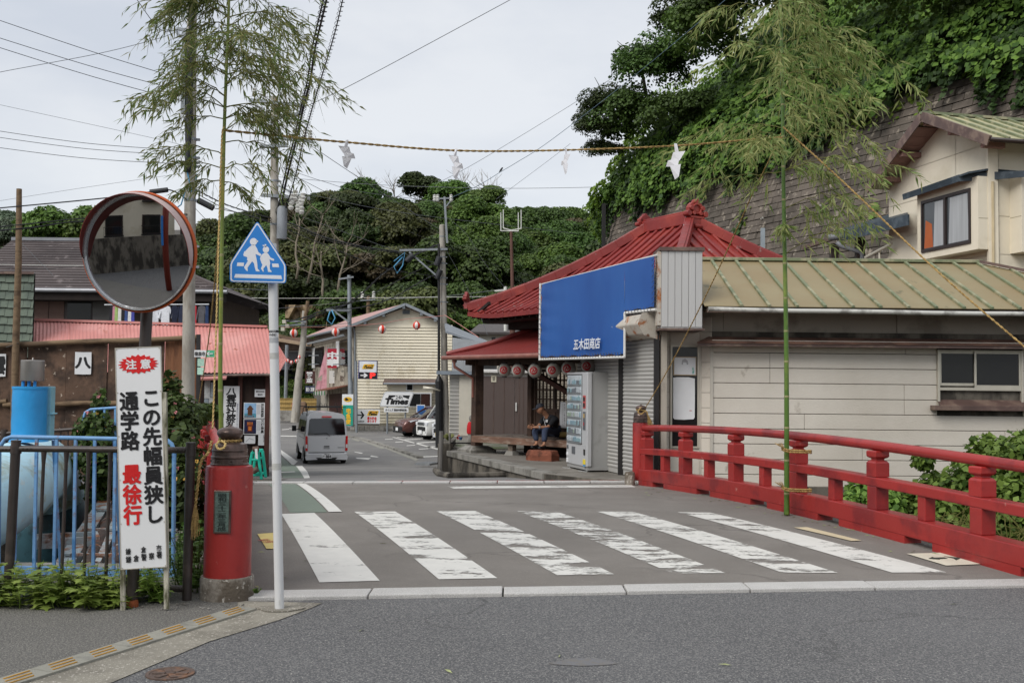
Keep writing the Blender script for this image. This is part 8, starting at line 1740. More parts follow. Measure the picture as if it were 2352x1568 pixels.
car('parked_car','metallic brown crossover parked nose-out, furthest of the three cars',cm(914,980,54.5,-64),mat('brown metallic','#5f3a33',rough=.28,metal=.35,v=.03,b=0,coat=.7),4.3,1.56,.89,.95,plate='white')
car('parked_car','white boxy small car parked between the brown crossover and the concrete pole',cm(968,985,51.6,-62),mat('white pearl paint','#dcdcd8',rough=.25,v=.02,b=0,coat=.6),3.4,1.76,.74,.98,kei=True,plate='white')
car('parked_car','silver small van mostly hidden behind the concrete utility pole',cm(1006,990,49.2,-62),M_SIL,3.4,1.8,.74,1.0,kei=True)
# ---- utility poles ----
M_POLE=mat('utility pole concrete','#a5a096',rough=.85,v=.12,s=2,b=.25,bs=40,c2='#8a847a',m2=.38,s2=3,st=(1,1,.35),c3='#a07a55',m3=.08,s3=5);M_GALV=mat('galvanised bracket','#878c90',rough=.5,metal=.4,v=.15,s=6)
M_WIRE=mat('black cable','#25262a',rough=.6,v=.1,b=0);M_WIRG=mat('grey cable','#6c7074',rough=.6,v=.1,b=0);M_WIRB=mat('blue cable','#4f8fb2',rough=.5,v=.1,b=0);M_INS=mat('white insulator','#cfcfc9',rough=.25,v=.05,b=0)
def upole(label,base,top,Y,r0,r1,bands=()):
    a,b=P(*base,Y),P(*top,Y);o=thing('utility_pole',label,'utility pole',a);mb=MB();mb.tube([a,a.lerp(b,.5),b],[r0,(r0+r1)/2,r1],20);mb.tube([b,b+(b-a).normalized()*.03],[r1*1.05,r1*.8],20);mb.build('shaft',M_POLE,o,smooth=60)
    for py in bands:
        u=(py-base[1])/(top[1]-base[1]);q=a.lerp(b,u);mb=MB();r=r0+(r1-r0)*u;mb.tube([q,q+V(0,0,.05)],r*1.06,20);mb.cb((q.x+r+.03,q.y,q.z+.02),(.08,.04,.04));mb.build('steel_band',M_GALV,o)
    return o
def arm(o,a,b,Y,w=.07,nm='cross_arm',m=None):mb=MB();mb.beam(P(*a,Y),P(*b,Y),w,w);mb.build(nm,m or M_GALV,o)
def insul(o,px,py,Y,s=1):q=P(px,py,Y);mb=MB(fr(q.x,q.y,q.z));mb.lathe([(.001,0),(.03*s,0),(.05*s,.04*s),(.03*s,.06*s),(.05*s,.10*s),(.03*s,.12*s),(.045*s,.16*s),(.001,.18*s)],10);mb.build('insulator',M_INS,o,smooth=40)
Ya=18.6
pa_=upole('thick concrete utility pole with twisted black cables behind the left bamboo',(430,1100),(443,-160),Ya,.118,.080,(330,372,383,392,448,470,575,622))
arm(pa_,(424,66),(421,262),Ya-.12,.075,'channel_post');arm(pa_,(408,66),(424,70),Ya-.12,.05);arm(pa_,(408,82),(424,84),Ya-.12,.05);arm(pa_,(407,64),(408,84),Ya-.12,.03)
mb=MB()
for k in range(5):
    pts=[]
    for i in range(60):u=i/59;py=-160+u*(395+160);px=445-u*14+3.8*math.sin(u*15+k*1.26)+2*math.sin(u*40+k);pts.append(P(px,py,Ya-.14-.035*math.cos(u*15+k*1.26)))
    mb.tube(pts,.033,6)
mb.build('cable_bundle',M_WIRE,pa_,smooth=True,kind='stuff')
mb=MB();mb.tube([P(430,395,Ya-.16),P(440,440,Ya-.16),P(449,430,Ya-.16),P(452,400,Ya-.16)],.012,6);mb.tube([P(425,440,Ya-.16),P(416,470,Ya-.16),P(405,478,Ya-.16)],.012,6);mb.build('blue_loop',M_WIRB,pa_)
mb=MB();mb.tube([P(455,460,18.4),P(490,478,18.4)],.055,12);mb.build('splice_box',M_WIRE,None,label='black cable splice case hanging just right of the thick concrete pole',cat='splice case')
mb=MB();mb.tube([P(345,441,18.4),P(385,436,18.4)],.045,12);mb.build('splice_box',M_WIRE,None,label='black cable splice case above the top of the traffic mirror',cat='splice case')
Yb2=28
pb2=upole('concrete utility pole with cross arms and grey transformer behind the school sign',(629,1000),(631,224),Yb2,.125,.10,(258,290,300,320,352,366,420,455,520))
for a,b in (((572,230),(697,243)),((587,279),(690,261)),((618,314),(718,325)),((597,337),(660,334)),((600,448),(712,456))):arm(pb2,a,b,Yb2-.14,.085)
arm(pb2,(693,238),(693,262),Yb2-.14,.06);arm(pb2,(636,425),(695,454),Yb2-.1,.05,'brace')
for px,py in ((654,224),(678,226),(606,222),(584,222),(700,316),(712,318),(680,314)):insul(pb2,px,py,Yb2-.14,1.3)
q=P(647,549,Yb2-.1);mb=MB(fr(q.x,q.y,q.z));mb.lathe([(.001,0),(.13,0),(.135,.02),(.135,.82),(.12,.88),(.001,.9)],24);mb.build('transformer',mat('transformer grey','#8b9095',rough=.5,v=.06),pb2,smooth=40)
for px,py in ((671,470),(678,462),(690,475),(696,468),(684,488),(668,482),(692,492)):insul(pb2,px,py,Yb2-.2,1.7)
Yc=46
pc_=upole('slim concrete utility pole with side bracket in front of the cream restaurant house',(1024,1045),(1015.3,518),Yc,.17,.125,(575,592,607,640,655,696,545))
arm(pc_,(1021,452),(1027,558),Yc-.15,.09,'channel_post');arm(pc_,(996,457),(1040,455),Yc-.15,.06);arm(pc_,(1040,455),(1024,475),Yc-.15,.05,'brace');arm(pc_,(918,575),(1028,572),Yc-.18,.09);arm(pc_,(940,579),(1012,641),Yc-.18,.07,'brace')
for px in (998,1005,1036):insul(pc_,px,463,Yc-.15,1.8)
mb=MB();mb.tube([P(1009,1030,Yc-.25),P(1008.5,875,Yc-.25),P(1008,862,Yc-.25),P(1008,560,Yc-.25)],[.17,.17,.06,.05],12);mb.build('conduit',M_PLB,pc_)
mb=MB();mb.tube([P(905,600,Yc-.3),P(930,580,Yc-.3),P(925,610,Yc-.3),P(912,628,Yc-.3),P(905,612,Yc-.3),P(925,590,Yc-.3)],.03,5);mb.build('blue_loop',M_WIRB,pc_,smooth=True);mb=MB();mb.tube([P(934,600,Yc-.3),P(950,585,Yc-.3)],.13,8);mb.build('splice_case',M_WIRE,pc_,smooth=60);mb=MB();mb.tube([P(1003,610,Yc-.3),P(1010,590,Yc-.3)],.14,8);mb.build('splice_case',M_WIRE,pc_,smooth=60);mb=MB();mb.tube([P(1003,640,Yc-.3),P(1012,620,Yc-.3)],.12,8);mb.build('splice_case',M_WIRE,pc_,smooth=60)
mb=MB();mb.tube([P(972,891,Yc-.4),P(992,892,Yc-.4),P(1011,897,Yc-.4)],[.09,.06,.04],8);mb.build('street_lamp',M_ALU,pc_,smooth=True)
pd_=thing('steel_pole','grey steel utility pole in front of the restaurant corner','utility pole',P(803,1000,60));mb=MB();mb.tube([P(806,980,60),P(805.5,880,60),P(804,870,60),P(802,632,60)],[.17,.16,.13,.11],12);mb.build('shaft',M_GRM,pd_,smooth=60)
arm(pd_,(750,712),(803,713),59.8,.12);arm(pd_,(770,716),(802,740),59.8,.09,'brace');arm(pd_,(778,641),(812,636),59.8,.09)
mb=MB();mb.tube([P(758,715,59.6),P(752,735,59.6),P(762,745,59.6),P(770,730,59.6),P(762,712,59.6)],.04,5);mb.build('blue_loop',M_WIRB,pd_,smooth=True)
pe_=thing('leaning_pole','leaning old concrete pole with a wooden stub top at the road bend','utility pole',P(678,969,62));mb=MB();mb.tube([P(678,970,62),P(686,870,62),P(697,780,62),P(700,714,62)],[.27,.22,.18,.15],14);mb.build('shaft',M_POLE,pe_,smooth=60)
mb=MB();mb.tube([P(700,735,61.8),P(707,691,61.8)],.1,8);mb.build('wooden_stub',M_LOG,pe_);arm(pe_,(655,737),(703,739),61.7,.1);arm(pe_,(645,748),(700,744),61.7,.08)
for px,py in ((648,735),(655,745),(645,752)):fbox(px,py,px+8,py+8,61.5,.3,'junction_box',M_ALU,pe_)
t=thing('steel_pole','thin steel pole rising above the bushes left of the leaning pole','pole',P(657,914,70));mb=MB();mb.tube([P(656,914,70),P(659,792,70)],.12,8);mb.build('shaft',M_GALV,t)
pg_=thing('antenna_mast','rust-brown mast with four white rod antennas behind the temple hall','antenna mast',P(1175,1000,36));mb=MB();mb.tube([P(1177,1010,36),P(1177,660,36)],.095,12);mb.tube([P(1177,665,36),P(1174,532,36)],[.065,.05],10);mb.build('mast',mat('rust brown mast','#5f4238',rough=.7,v=.2,s=4),pg_,smooth=60)
mb=MB();
for x,y0_,y1_ in ((1150.5,488,531),(1156,481,524),(1190.5,488,531),(1197,482,526)):mb.tube([P(x,y0_,36),P(x,y1_,36)],.018,6)
mb.tube([P(1150,530,36),P(1191,531,36)],.02,6);mb.tube([P(1156,524,36),P(1174,529,36),P(1197,525,36)],.02,6);mb.build('antennas',M_INS,pg_)
t=thing('small_pole','short pole head with small white insulators above the ridge of the restaurant house','utility pole',P(846,740,78));mb=MB();mb.tube([P(845,760,78),P(846,680,78)],.14,8);mb.build('shaft',M_LOG,t);arm(t,(828,690),(862,688),77.8,.09);insul(t,832,686,77.8,3);insul(t,858,685,77.8,3)
t=thing('small_pole','small white pole head peeping over the red hall roof','utility pole',P(1150,700,60));mb=MB();mb.tube([P(1161,760,60),P(1161,658,60)],.1,8);mb.build('shaft',M_INS,t);arm(t,(1136,668),(1161,666),59.8,.08,m=M_INS)
# ---- wires ----
def smoothpts(pts,n=6):
    out=[];N=len(pts)
    for i in range(N-1):
        p0,p1,p2,p3=pts[max(i-1,0)],pts[i],pts[i+1],pts[min(i+2,N-1)]
        for k in range(n):t=k/n;out.append(.5*((2*p1)+(p2-p0)*t+(2*p0-5*p1+4*p2-p3)*t*t+(3*p1-p0-3*p2+p3)*t*t*t))
    out.append(pts[-1]);return out
def wire(label,pts,r=.6,m=M_WIRE,coil=0,group='overhead wires',cpitch=.35):
    P3=[P(*p) for p in pts]
    if len(P3) == 2:P3=[P3[0],P3[0].lerp(P3[1],.5)-V(0,0,(P3[1]-P3[0]).length*.006),P3[1]]
    sp_=smoothpts(P3,8 if not coil else 14);mb=MB();rr_=[r*abs(q.y)/2400 for q in sp_];mb.tube(sp_,rr_,5)
    if coil:
        pts2=[];d=0;tot=sum((sp_[i+1]-sp_[i]).length for i in range(len(sp_)-1));n=int(tot/cpitch*8)
        seg_=[0]
        for i in range(len(sp_)-1):seg_.append(seg_[-1]+(sp_[i+1]-sp_[i]).length)
        j=0
        for k in range(n+1):
            s=tot*k/n
            while j < len(seg_)-2 and seg_[j+1] < s:j += 1
            q=sp_[j].lerp(sp_[j+1],(s-seg_[j])/max(seg_[j+1]-seg_[j],1e-6));a=2*math.pi*k/8;c_=coil*q.y/2400;pts2.append(q+V(math.cos(a)*c_,math.sin(a)*c_*.3,math.sin(a)*c_*.6))
        mb.tube(pts2,r*.55*sp_[0].y/2400,4)
    return mb.build('overhead_cable',m,None,label=label,cat='cable',group=group)
for (a,b,c,d) in ((45,112,184,'highest'),(87,147,211,'second'),(109,170,234,'third')):wire(d+' of the three thick sloping cables at the upper left, meeting the thick pole',[(-60,a-18,15),(210,c*.5+a*.5+4,16.5),(424,c,Ya-.1)],.8)
wire('twisted service wire crossing the sloping cables at the upper left',[(-40,178,15),(0,166,15.3),(228,123,16.5),(363,89,18),(406,73,Ya-.15)],.7,M_WIRG);wire('black twisted wire dropping from the top edge to the bracket on the thick pole',[(300,-30,12),(315,0,13),(368,68,17),(406,70,Ya-.15)],.9)
wire('thin grey wire sloping down to the left bamboo',[(-40,232,20),(0,241,20),(372,322,20),(450,345,20)],.45,M_WIRG)
for a,b,d in ((300,346,'upper'),(315,357,'middle'),(339,377,'lower')):wire(d+' of the three nearly level cables left of the thick pole',[(-50,a-6,16),(200,a+(b-a)*.55+4,17),(428,b,Ya-.1)],.65)
wire('thin pale wire rising to the right above the traffic mirror',[(-30,466,22),(200,430,22),(430,397,22)],.4,M_WIRG);wire('thick black cable passing behind the top of the mirror',[(-40,482,17),(0,478,17),(242,455,18),(345,441,18.4),(385,436,18.4),(410,445,18.5),(430,460,18.5)],1.6)
wire('upper black lashed cable reaching the left edge of the mirror',[(-40,527,17),(0,521,17),(100,511,17.5),(193,502,18),(430,492,18.5)],1.3);wire('lower black lashed cable with loose spiral at the left edge of the mirror',[(-40,536,17),(0,530,17),(100,519,17.5),(196,507,18),(430,500,18.5)],1.4,coil=4,cpitch=.9)
wire('pale cable running level across the dark slate roof',[(-30,607,28),(200,610,28),(430,608,28)],.7,M_INS);wire('dark cable just below the pale one across the slate roof',[(-30,612,28),(100,617,28),(200,612,28),(430,616,28)],.6);wire('thin diagonal stay wire over the slate roof',[(40,548,25),(122,632,25)],.5,M_WIRG)
wire('heavier spiral-wrapped cable bundle climbing to the top edge right of the left bamboo',[(760,-60,11),(749.7,0,13),(722.8,115,16),(712.6,184.6,18),(697,246,21),(682,315,24),(661,400,27),(640,500,28)],2.6,coil=7,cpitch=.28);wire('second twin cable hugging the heavier spiral bundle',[(753,-60,11),(742,0,13),(716,115,16),(706,184.6,18),(691,246,21),(676,315,24),(655,400,27),(634,500,28)],1.9,coil=5,cpitch=.3)
wire('outer spiral-wrapped cable right of the heavier bundle at the top edge',[(800,-60,11),(787,0,13),(766.5,84.6,15),(738,179,18),(717.8,246,21),(697,323,24),(679,402,27),(650,500,28)],1.5,coil=6,cpitch=.25)
wire('long straight wire rising from the cross arms to the top edge centre',[(697,247,27.8),(804,197,22),(1172,0,14),(1260,-50,12)],.8,M_WIRG)
wire('blue-grey wire with a small bird on it rising across to the cliff trees',[(1036,454,45),(1097,427,42),(1152,393.7,40),(1187,373,38),(1263,324,36),(1450,180,34),(1633,28,32),(1700,-30,32)],.6,mat('blue-grey cable','#5c7282'));wire('thin wire parallel above the blue-grey one near the cliff',[(998,424,50),(1095,373,48),(1309,243,46),(1420,170,46)],.5,M_WIRG)
wire('faint thin wire rising to the cliff tree above the paper streamers',[(1141,457,60),(1254,373,58),(1310,330,56)],.4,M_WIRG);wire('long nearly level wire across the hilltop',[(620,405,70),(866,424.5,70),(1130,432.4,70),(1321,431,70),(1410,428,70)],.55,M_WIRG)
wire('wire sloping down from the cross arms to the slim pole top',[(712,333,27.8),(771,373,30),(813,401,33),(866,436,36),(1007,525.6,Yc)],.7,M_WIRG);
for i,(pp,lb) in enumerate([([(649,385,28),(743,417,32),(837,442,38),(1015,464,Yc)],'wire drooping gently to the raised bracket of the slim pole'),([(670,401,28),(743,439,32),(837,490,38),(998,555,Yc),(1159,616,50),(1250,641,52)],'wire crossing the hill down to the red hall roof'),([(640,440,28),(720,449,32),(866,479,38),(1027,502,Yc),(1320,536,55)],'faint wire crossing the hill towards the cliff'),
     ([(490,478,18.5),(560,492,23),(632,516,28),(749,563.7,36),(881,615,42),(980,632,45),(1012,636,Yc)],'thick cable sagging from the splice case to the slim pole'),([(696,499,28.5),(925,581,42),(1012,607.6,Yc)],'pale cable from the transformer to the slim pole bracket'),([(1027,578,Yc),(1065,645.7,47),(1097,710,48),(1120,770,48)],'guy wire sloping down to the right of the slim pole'),([(1027,500,Yc),(1071,537,47),(1112,602,48),(1159,660,49)],'second guy wire further right of the slim pole')]):
    wire(lb,pp,.9 if 'thick' in lb else .55,M_WIRE if i in (1,3) else M_WIRG)
wire('lashed cable bundle crossing the hill to the slim pole arm',[(440,430,18.5),(520,470,23),(600,495,27),(670,514,30),(749,546,36),(837,567,41),(919,578,Yc-.3)],1.3,coil=3,cpitch=.7);wire('second line of the lashed bundle crossing the hill',[(440,438,18.5),(520,480,23),(600,502,27),(670,520,30),(749,551,36),(837,571,41),(919,581,Yc-.3)],.9)
wire('lashed cable descending left from the slim pole to the leaning pole',[(1010,560,Yc),(945,590,47),(881,628,50),(837,669,54),(796,698,59),(749,710,60),(703,728,61),(655,740,61.5)],1.4,coil=3,cpitch=1.0);wire('middle cable descending left from the slim pole',[(1010,600,Yc),(957,622,48),(866,669,53),(796,700,59),(703,735,61)],.9);wire('lowest cable descending left from the slim pole',[(1010,625,Yc),(968,646,48),(895,687,52),(822,707,57),(760,712,60),(680,742,61)],1.0,coil=2.5,cpitch=1.0)
wire('level wire crossing the hill just above the restaurant roof',[(560,683,65),(632,685,65),(845,684,68),(1130,681,66),(1180,680,66)],.6,M_INS);wire('wire above the restaurant ridge rising to the right',[(640,708,64),(846,690,77),(1020,680,70),(1171,662,60)],.55,M_WIRG);wire('faint double wire above the lanterns left of the steel pole',[(632,748,55),(721,748,57),(803,742,59)],.6,M_WIRG)
wire('wire on the left hillside behind the bamboo',[(455,660,60),(560,664,60),(632,666,60)],.5,M_WIRG);wire('cable from the thick pole past the school sign',[(450,480,18.6),(520,560,22),(560,640,26),(640,745,40)],.6)
M_STR=mat('red and white string','#c98a80',rough=.7);lan=[(640,749.5,40),(675,752,41),(721,751,42),(771,750,43),(815,748,44),(878,742,44.5),(930,733,45),(957,730.5,45.3),(1020,724.8,45.7)]
wire('red and white twisted lantern string slung across the street',lan,.6,M_STR,group='lantern strings');wire('red and white string continuing from the slim pole to the hall',[(1021,723,45.5),(1060,748,42),(1100,775,38)],.7,M_STR,group='lantern strings')
M_LRW=mat('lantern white','#dcd4cf',rough=.6,v=.04);M_LRR=mat('lantern orange red','#d2381f',rough=.6,v=.06)
def striped(px,py,Y,rad,label,group):
    c=P(px,py,Y);o=thing('paper_lantern',label,'lantern',c,group=group);r=rad*Y/2400
    n=32;mb=MB(Matrix.Translation(c));prof=[(r*math.cos(a),r*.98*math.sin(a)) for a in [-1.2+2.4*i/10 for i in range(11)]];v=[];f=[]
    for i,(q,z) in enumerate(prof):
        for k in range(n):a=2*math.pi*k/n+px;v.append((q*math.cos(a),q*math.sin(a),z))
    mi=[]
    for i in range(10):
        for k in range(n):f.append((i*n+k,i*n+(k+1) % n,(i+1)*n+(k+1) % n,(i+1)*n+k));mi.append((k//4) % 2)
    mb.add(v,f);mb.mi=mi;mb.build('shade',[M_LRR,M_LRW],o,smooth=True)
    mb=MB(Matrix.Translation(c));mb.lathe([(.001,r*.9),(r*.4,r*.9),(r*.4,r*1.1),(.001,r*1.1)],10);mb.build('cap',M_LRR,o);mb=MB(Matrix.Translation(c));mb.lathe([(.001,-r*1.05),(r*.35,-r*1.05),(r*.35,-r*.9),(.001,-r*.9)],10);mb.tube([(0,0,r),(0,0,r*1.6)],r*.08,4) if False else None;mb.build('cap',M_LRR,o)
for (px,py,Y),lb in zip(((675,765,41),(771,762.5,43),(878,756,44.5),(957,747.5,45.3)),('red and white striped lantern nearest the white sign pole','red and white striped lantern left of the grey steel pole','red and white striped lantern in front of the cream siding, left one','red and white striped lantern beside the slim concrete pole')):striped(px,py,Y,9.2,lb,'striped lanterns over the street')
for i,(px,py) in enumerate(((660.5,828),(669.5,832),(681,829),(688,820))):striped(px,py,60,4.3,'tiny striped lantern in the distant row, %s' % ('leftmost of the four','lowest of the four','third from the left','half hidden by the leaning pole')[i],'distant striped lanterns')
bq=P(1151.5,390.5,40);mb=MB();mb.tube([bq+V(-.09,0,-.09),bq+V(-.02,0,-.01),bq+V(.03,0,.07),bq+V(.06,0,.10)],[.008,.04,.032,.01],8);mb.build('bird',mat('dark bird','#2b2c30'),None,smooth=True,label='small dark bird perched on the blue-grey wire',cat='bird')
# ================= bamboo, ropes, plants =================
M_CULM=mat('green bamboo culm','#71823a',rough=.38,v=.18,s=3,b=.03,c2='#a39a4a',m2=.33,s2=2.2,st=(1,1,.6));M_CULMD=mat('dark green bamboo culm','#4e6b2c',rough=.35,v=.18,s=3,c2='#7c8a42',m2=.33,s2=2.2,st=(1,1,.6));M_NODE=mat('bamboo node','#8d8a62',rough=.7)
M_TWIG=mat('bamboo twig','#6b6a36',rough=.7)
L_BAM=leafm('bamboo leaves','#6d8c48','#9db571','#adaf72',tr=.45,rough=.45);L_BAMD=leafm('dark bamboo leaves','#5f8040','#8fa96a','#9a9a66',tr=.55,rough=.5)
def bamboo(name,label,path,Y,r0,mc_,lm,seed,branches,leafL,nleafk=1.0,dens=1.0):
    rr=random.Random(seed);r=np.random.default_rng(seed);pts=[P(px,py,Y) for px,py in path];o=thing(name,label,'bamboo',pts[0]);sp_=smoothpts(pts,10)
    tot=sum((sp_[i+1]-sp_[i]).length for i in range(len(sp_)-1));mb=MB();n=len(sp_);mb.tube(sp_,[r0*(1-.62*i/n) for i in range(n)],16);mb.build('culm',mc_,o,smooth=True)
    acc=0;nd=[];nxt=.25
    for i in range(n-1):
        d=(sp_[i+1]-sp_[i]).length
        while acc+d > nxt:u=(nxt-acc)/d;q=sp_[i].lerp(sp_[i+1],u);nd.append((q,r0*(1-.62*(i+u)/n),(sp_[i+1]-sp_[i]).normalized()));nxt += .36+.06*rr.random()
        acc += d
    mb=MB()
    for q,rad,dr_ in nd:mb.tube([q-dr_*.012,q-dr_*.004,q+dr_*.004,q+dr_*.012],[rad*1.0,rad*1.10,rad*1.06,rad*1.0],14,cap=False)
    mb.build('nodes',M_NODE,o,smooth=True)
    C=[];D=[];mb=MB();k=Y/2400
    for (py,side,ln,up,drop) in branches:

        st=None
        for q in sp_:
            if st is None or abs(q.z-P(path[1][0],py,Y).z) < abs(st.z-P(path[1][0],py,Y).z):st=q
        azm=rr.uniform(-1.35,1.35);d=V(side*math.cos(azm),math.sin(azm),0);L_=ln*k;bp_=[]
        for i in range(11):u=i/10;bp_.append(st+d*(L_*u)+V(0,0,L_*(up*u-drop*u*u*u))+V(rr.uniform(-1,1),rr.uniform(-1,1),rr.uniform(-1,1))*L_*.012*i**.5)
        mb.tube(bp_,[.0045*(1-.8*i/10)+.001 for i in range(11)],5)
        for i in range(2,11):
            for s in range(int((2 if i < 5 else 3)*dens+rr.random())):
                sl2=L_*rr.uniform(.16,.50)*(1.15-.5*i/10);a2=rr.uniform(-1.4,1.4);dd_=(Matrix.Rotation(a2,3,'Z') @ d)*1.0+V(0,0,rr.uniform(-.5,.35));dd_.normalize();b0=bp_[i];tw=[b0+dd_*(sl2*u)+V(0,0,-sl2*.55*u*u) for u in (0,.25,.5,.75,1)];mb.tube(tw,[.0028,.0024,.002,.0016,.001],3)
                for u in np.linspace(.15,1,max(3,int(sl2/.05))):
                    j=min(int(u*4),3);q=tw[j].lerp(tw[j+1],u*4-j)
                    for m_ in range(int((2+2*rr.random())*nleafk)):
                        C.append(q);a3=rr.uniform(0,6.28);dl=dd_*.65+V(math.cos(a3)*.6,math.sin(a3)*.6,-.15-rr.random()*.75);D.append(dl.normalized())
    mb.build('branches',M_TWIG,o)
    C=np.array([tuple(c) for c in C]);D=np.array([tuple(d) for d in D]);N=len(C);L_=leafL*r.uniform(.6,1.25,(N,1));Wd=L_*.075
    side=np.cross(D,r.normal(size=(N,3)));side /= np.linalg.norm(side,axis=1,keepdims=True);sag=np.array([0,0,-1.0])*L_*.12
    v=np.stack([C,C+D*L_*.35+side*Wd,C+D*L_+sag,C+D*L_*.35-side*Wd],1).reshape(-1,3);npmesh('foliage',v,np.arange(N*4).reshape(-1,4),lm,o);print(label[:20],'leaves',N)
    return o
rb2=random.Random(2);br=[]
for i in range(30):py=-190+i*17;br.append((py,1 if i % 2 else -1,rb2.uniform(190,260) if i % 2 else rb2.uniform(120,170),rb2.uniform(.25,.7),rb2.uniform(.5,1.0)))
for i in range(20):py=-150+i*22;br.append((py,rb2.choice((-1,1)),rb2.uniform(90,190),rb2.uniform(.3,.8),rb2.uniform(.5,1.1)))
br += [(250,-1,195,.35,.35),(330,1,190,.25,.55),(345,-1,150,.3,.5),(380,1,150,.15,.5),(400,-1,130,.2,.3),(410,1,90,.1,.5),(150,1,255,.1,.35),(120,1,240,.35,.6),(430,-1,100,.2,.5)]
bl_=bamboo('bamboo_pole','tall leafy green bamboo tied beside the near red post on the left',[(506,1175),(508,985),(506,860),(509,600),(515,300),(524,60),(530,-120),(545,-330)],8.6,.0215,M_CULM,L_BAMD,4,br,.092,.66,1.05)
br=[]
for i in range(16):py=-120+i*34;br.append((py,1 if i % 2 else -1,rb2.uniform(170,260),rb2.uniform(.25,.6),rb2.uniform(.4,.8)))
for i in range(12):py=-90+i*45;br.append((py,rb2.choice((-1,1)),rb2.uniform(90,190),rb2.uniform(.2,.6),rb2.uniform(.4,.9)))
br += [(250,1,265,.45,.42),(150,1,270,.45,.62),(130,-1,215,.2,.5),(330,-1,245,.45,.55),(400,1,190,.25,.4),(390,-1,215,.05,.05),(470,1,185,.35,.35),(520,1,200,.55,.35),(590,1,190,.65,.35),(560,-1,60,.7,.3)]
br2_=bamboo('bamboo_pole','tall leafy bamboo lashed upright to the right bridge railing',[(1807,1182),(1807,1100),(1806,800),(1800,450),(1797,200),(1790,-50),(1775,-300)],12.35,.034,M_CULMD,L_BAM,9,br,.14,.8,.62)
# ---- straw ropes ----
def rope(pts3,r,label=None,cat='rope',strands=2,pitch=None,name='straw_rope',parent=None,m=M_ROPE,n=10):
    sp_=smoothpts(pts3,n);pitch=pitch or r*9;tot=0;seg_=[0]
    for i in range(len(sp_)-1):seg_.append(seg_[-1]+(sp_[i+1]-sp_[i]).length)
    tot=seg_[-1];mb=MB();N=max(8,min(int(tot/pitch*6),900))
    for s_ in range(strands):
        q2=[];j=0
        for k in range(N+1):
            s=tot*k/N
            while j < len(seg_)-2 and seg_[j+1] < s:j += 1
            q=sp_[j].lerp(sp_[j+1],(s-seg_[j])/max(seg_[j+1]-seg_[j],1e-9));d=(sp_[j+1]-sp_[j]).normalized();x=d.cross(V(.2,.1,1)).normalized();y=d.cross(x);a=2*math.pi*(s/pitch)+s_*2*math.pi/strands
            q2.append(q+(x*math.cos(a)+y*math.sin(a))*r*.55)
        mb.tube(q2,r*.62,5)

    rr=random.Random(int(tot*100))
    for i in range(min(int(tot*14),160)):
        j=rr.randrange(len(sp_)-1);q=sp_[j].lerp(sp_[j+1],rr.random());d=(sp_[j+1]-sp_[j]).normalized();v=(d*rr.choice((-1,1))+V(rr.uniform(-.5,.5),rr.uniform(-.5,.5),rr.uniform(-.6,.4))*.8).normalized();mb.tube([q,q+v*r*rr.uniform(1.5,4)],r*.09,3)
    return mb.build(name,m,parent,label=label,cat=cat if label else None,smooth=True)
ra,rb_=P(516,300,8.55),P(1797,316,12.3)
rp_pts=[ra,P(640,312,8.9),P(797,327,9.4),P(1047,346,10.2),P(1300,345,11.0),P(1550,335,11.7),P(1700,323,12.1),rb_]
rope(rp_pts,.0105,'twisted straw rope strung across the bridge between the two bamboos',pitch=.16)
M_SHD=mat('white paper streamer','#dedde0',rough=.85,v=.04,s=6,b=.05)
def shide(px,py0,h,Y,label,flip,w=1.0):
    k=Y/2400;o=None;c=P(px,py0,Y);M=frame(c,(1,.15*flip,0));mb=MB(M);s=h*k
    segs=[((-.04,.06),(.05,.06),(.02,-.22),(-.10,-.20)),((-.30,-.16),(.08,-.20),(.16,-.46),(-.12,-.44)),((-.12,-.36),(.24,-.44),(.30,-.60),(-.06,-.62)),((-.16,-.54),(.18,-.60),(.02,-.98),(-.10,-.90))]
    for i,q in enumerate(segs):
        z=.012*i;a=[(x*s*w*flip,y*s,z+(.02 if k_ % 2 else 0)) for k_,(x,y) in enumerate(q)]
        if flip < 0:a=a[::-1]
        mb.add(a+[(x,y,zz-.002) for x,y,zz in a],[(0,1,2,3),(7,6,5,4),(0,4,5,1),(1,5,6,2),(2,6,7,3),(3,7,4,0)])
    mb.build('paper_streamer',M_SHD,None,label=label,cat='paper streamer',group='white zigzag streamers on the straw rope')
shide(797,326,66,9.38,'white zigzag paper streamer nearest the left bamboo',1);shide(1047,346,72,10.18,'long white zigzag paper streamer over the hill, second from the left',1,.8);shide(1300,345,60,10.98,'narrow white paper streamer near the cliff trees, third from the left',-1,.6);shide(1552,335,82,11.68,'white zigzag paper streamer closest to the right bamboo',-1,.9)

rope([P(1799,292,12.3),P(1950,430,11.6),P(2150,620,10.8),P(2352,795,10.0),P(2600,1000,9.3)],.010,'straw guy rope running down to the right from the right bamboo',pitch=.12)
rope([P(1735,430,12.9),P(1640,640,14.3),P(1540,838,16),P(1483,935,17.1)],.009,'thin guy rope from the red post by the shutters up to the right bamboo',pitch=.14);rope([P(1735,430,12.9),P(1775,350,12.5),P(1797,300,12.35)],.007,'short upper length of guy rope hanging from the right bamboo')
rope([P(457,925,16.9),P(470,840,14.6),P(483,746,12.4),P(500,560,10.4),P(514,330,8.7)],.008,'thin guy rope from the far left red post up to the left bamboo',pitch=.14)
M_ROPL=mat('bright straw rope','#d2b678',rough=.85,v=.2,s=30,b=.6,bs=60)
rope([P(514,292,8.52),P(509,330,8.50),P(502,560,8.48),P(497,740,8.47),P(493,860,8.46),P(488.5,984,8.45)],.0075,'thick pale straw rope hanging along the left side of the left bamboo',pitch=.07,m=M_ROPL)

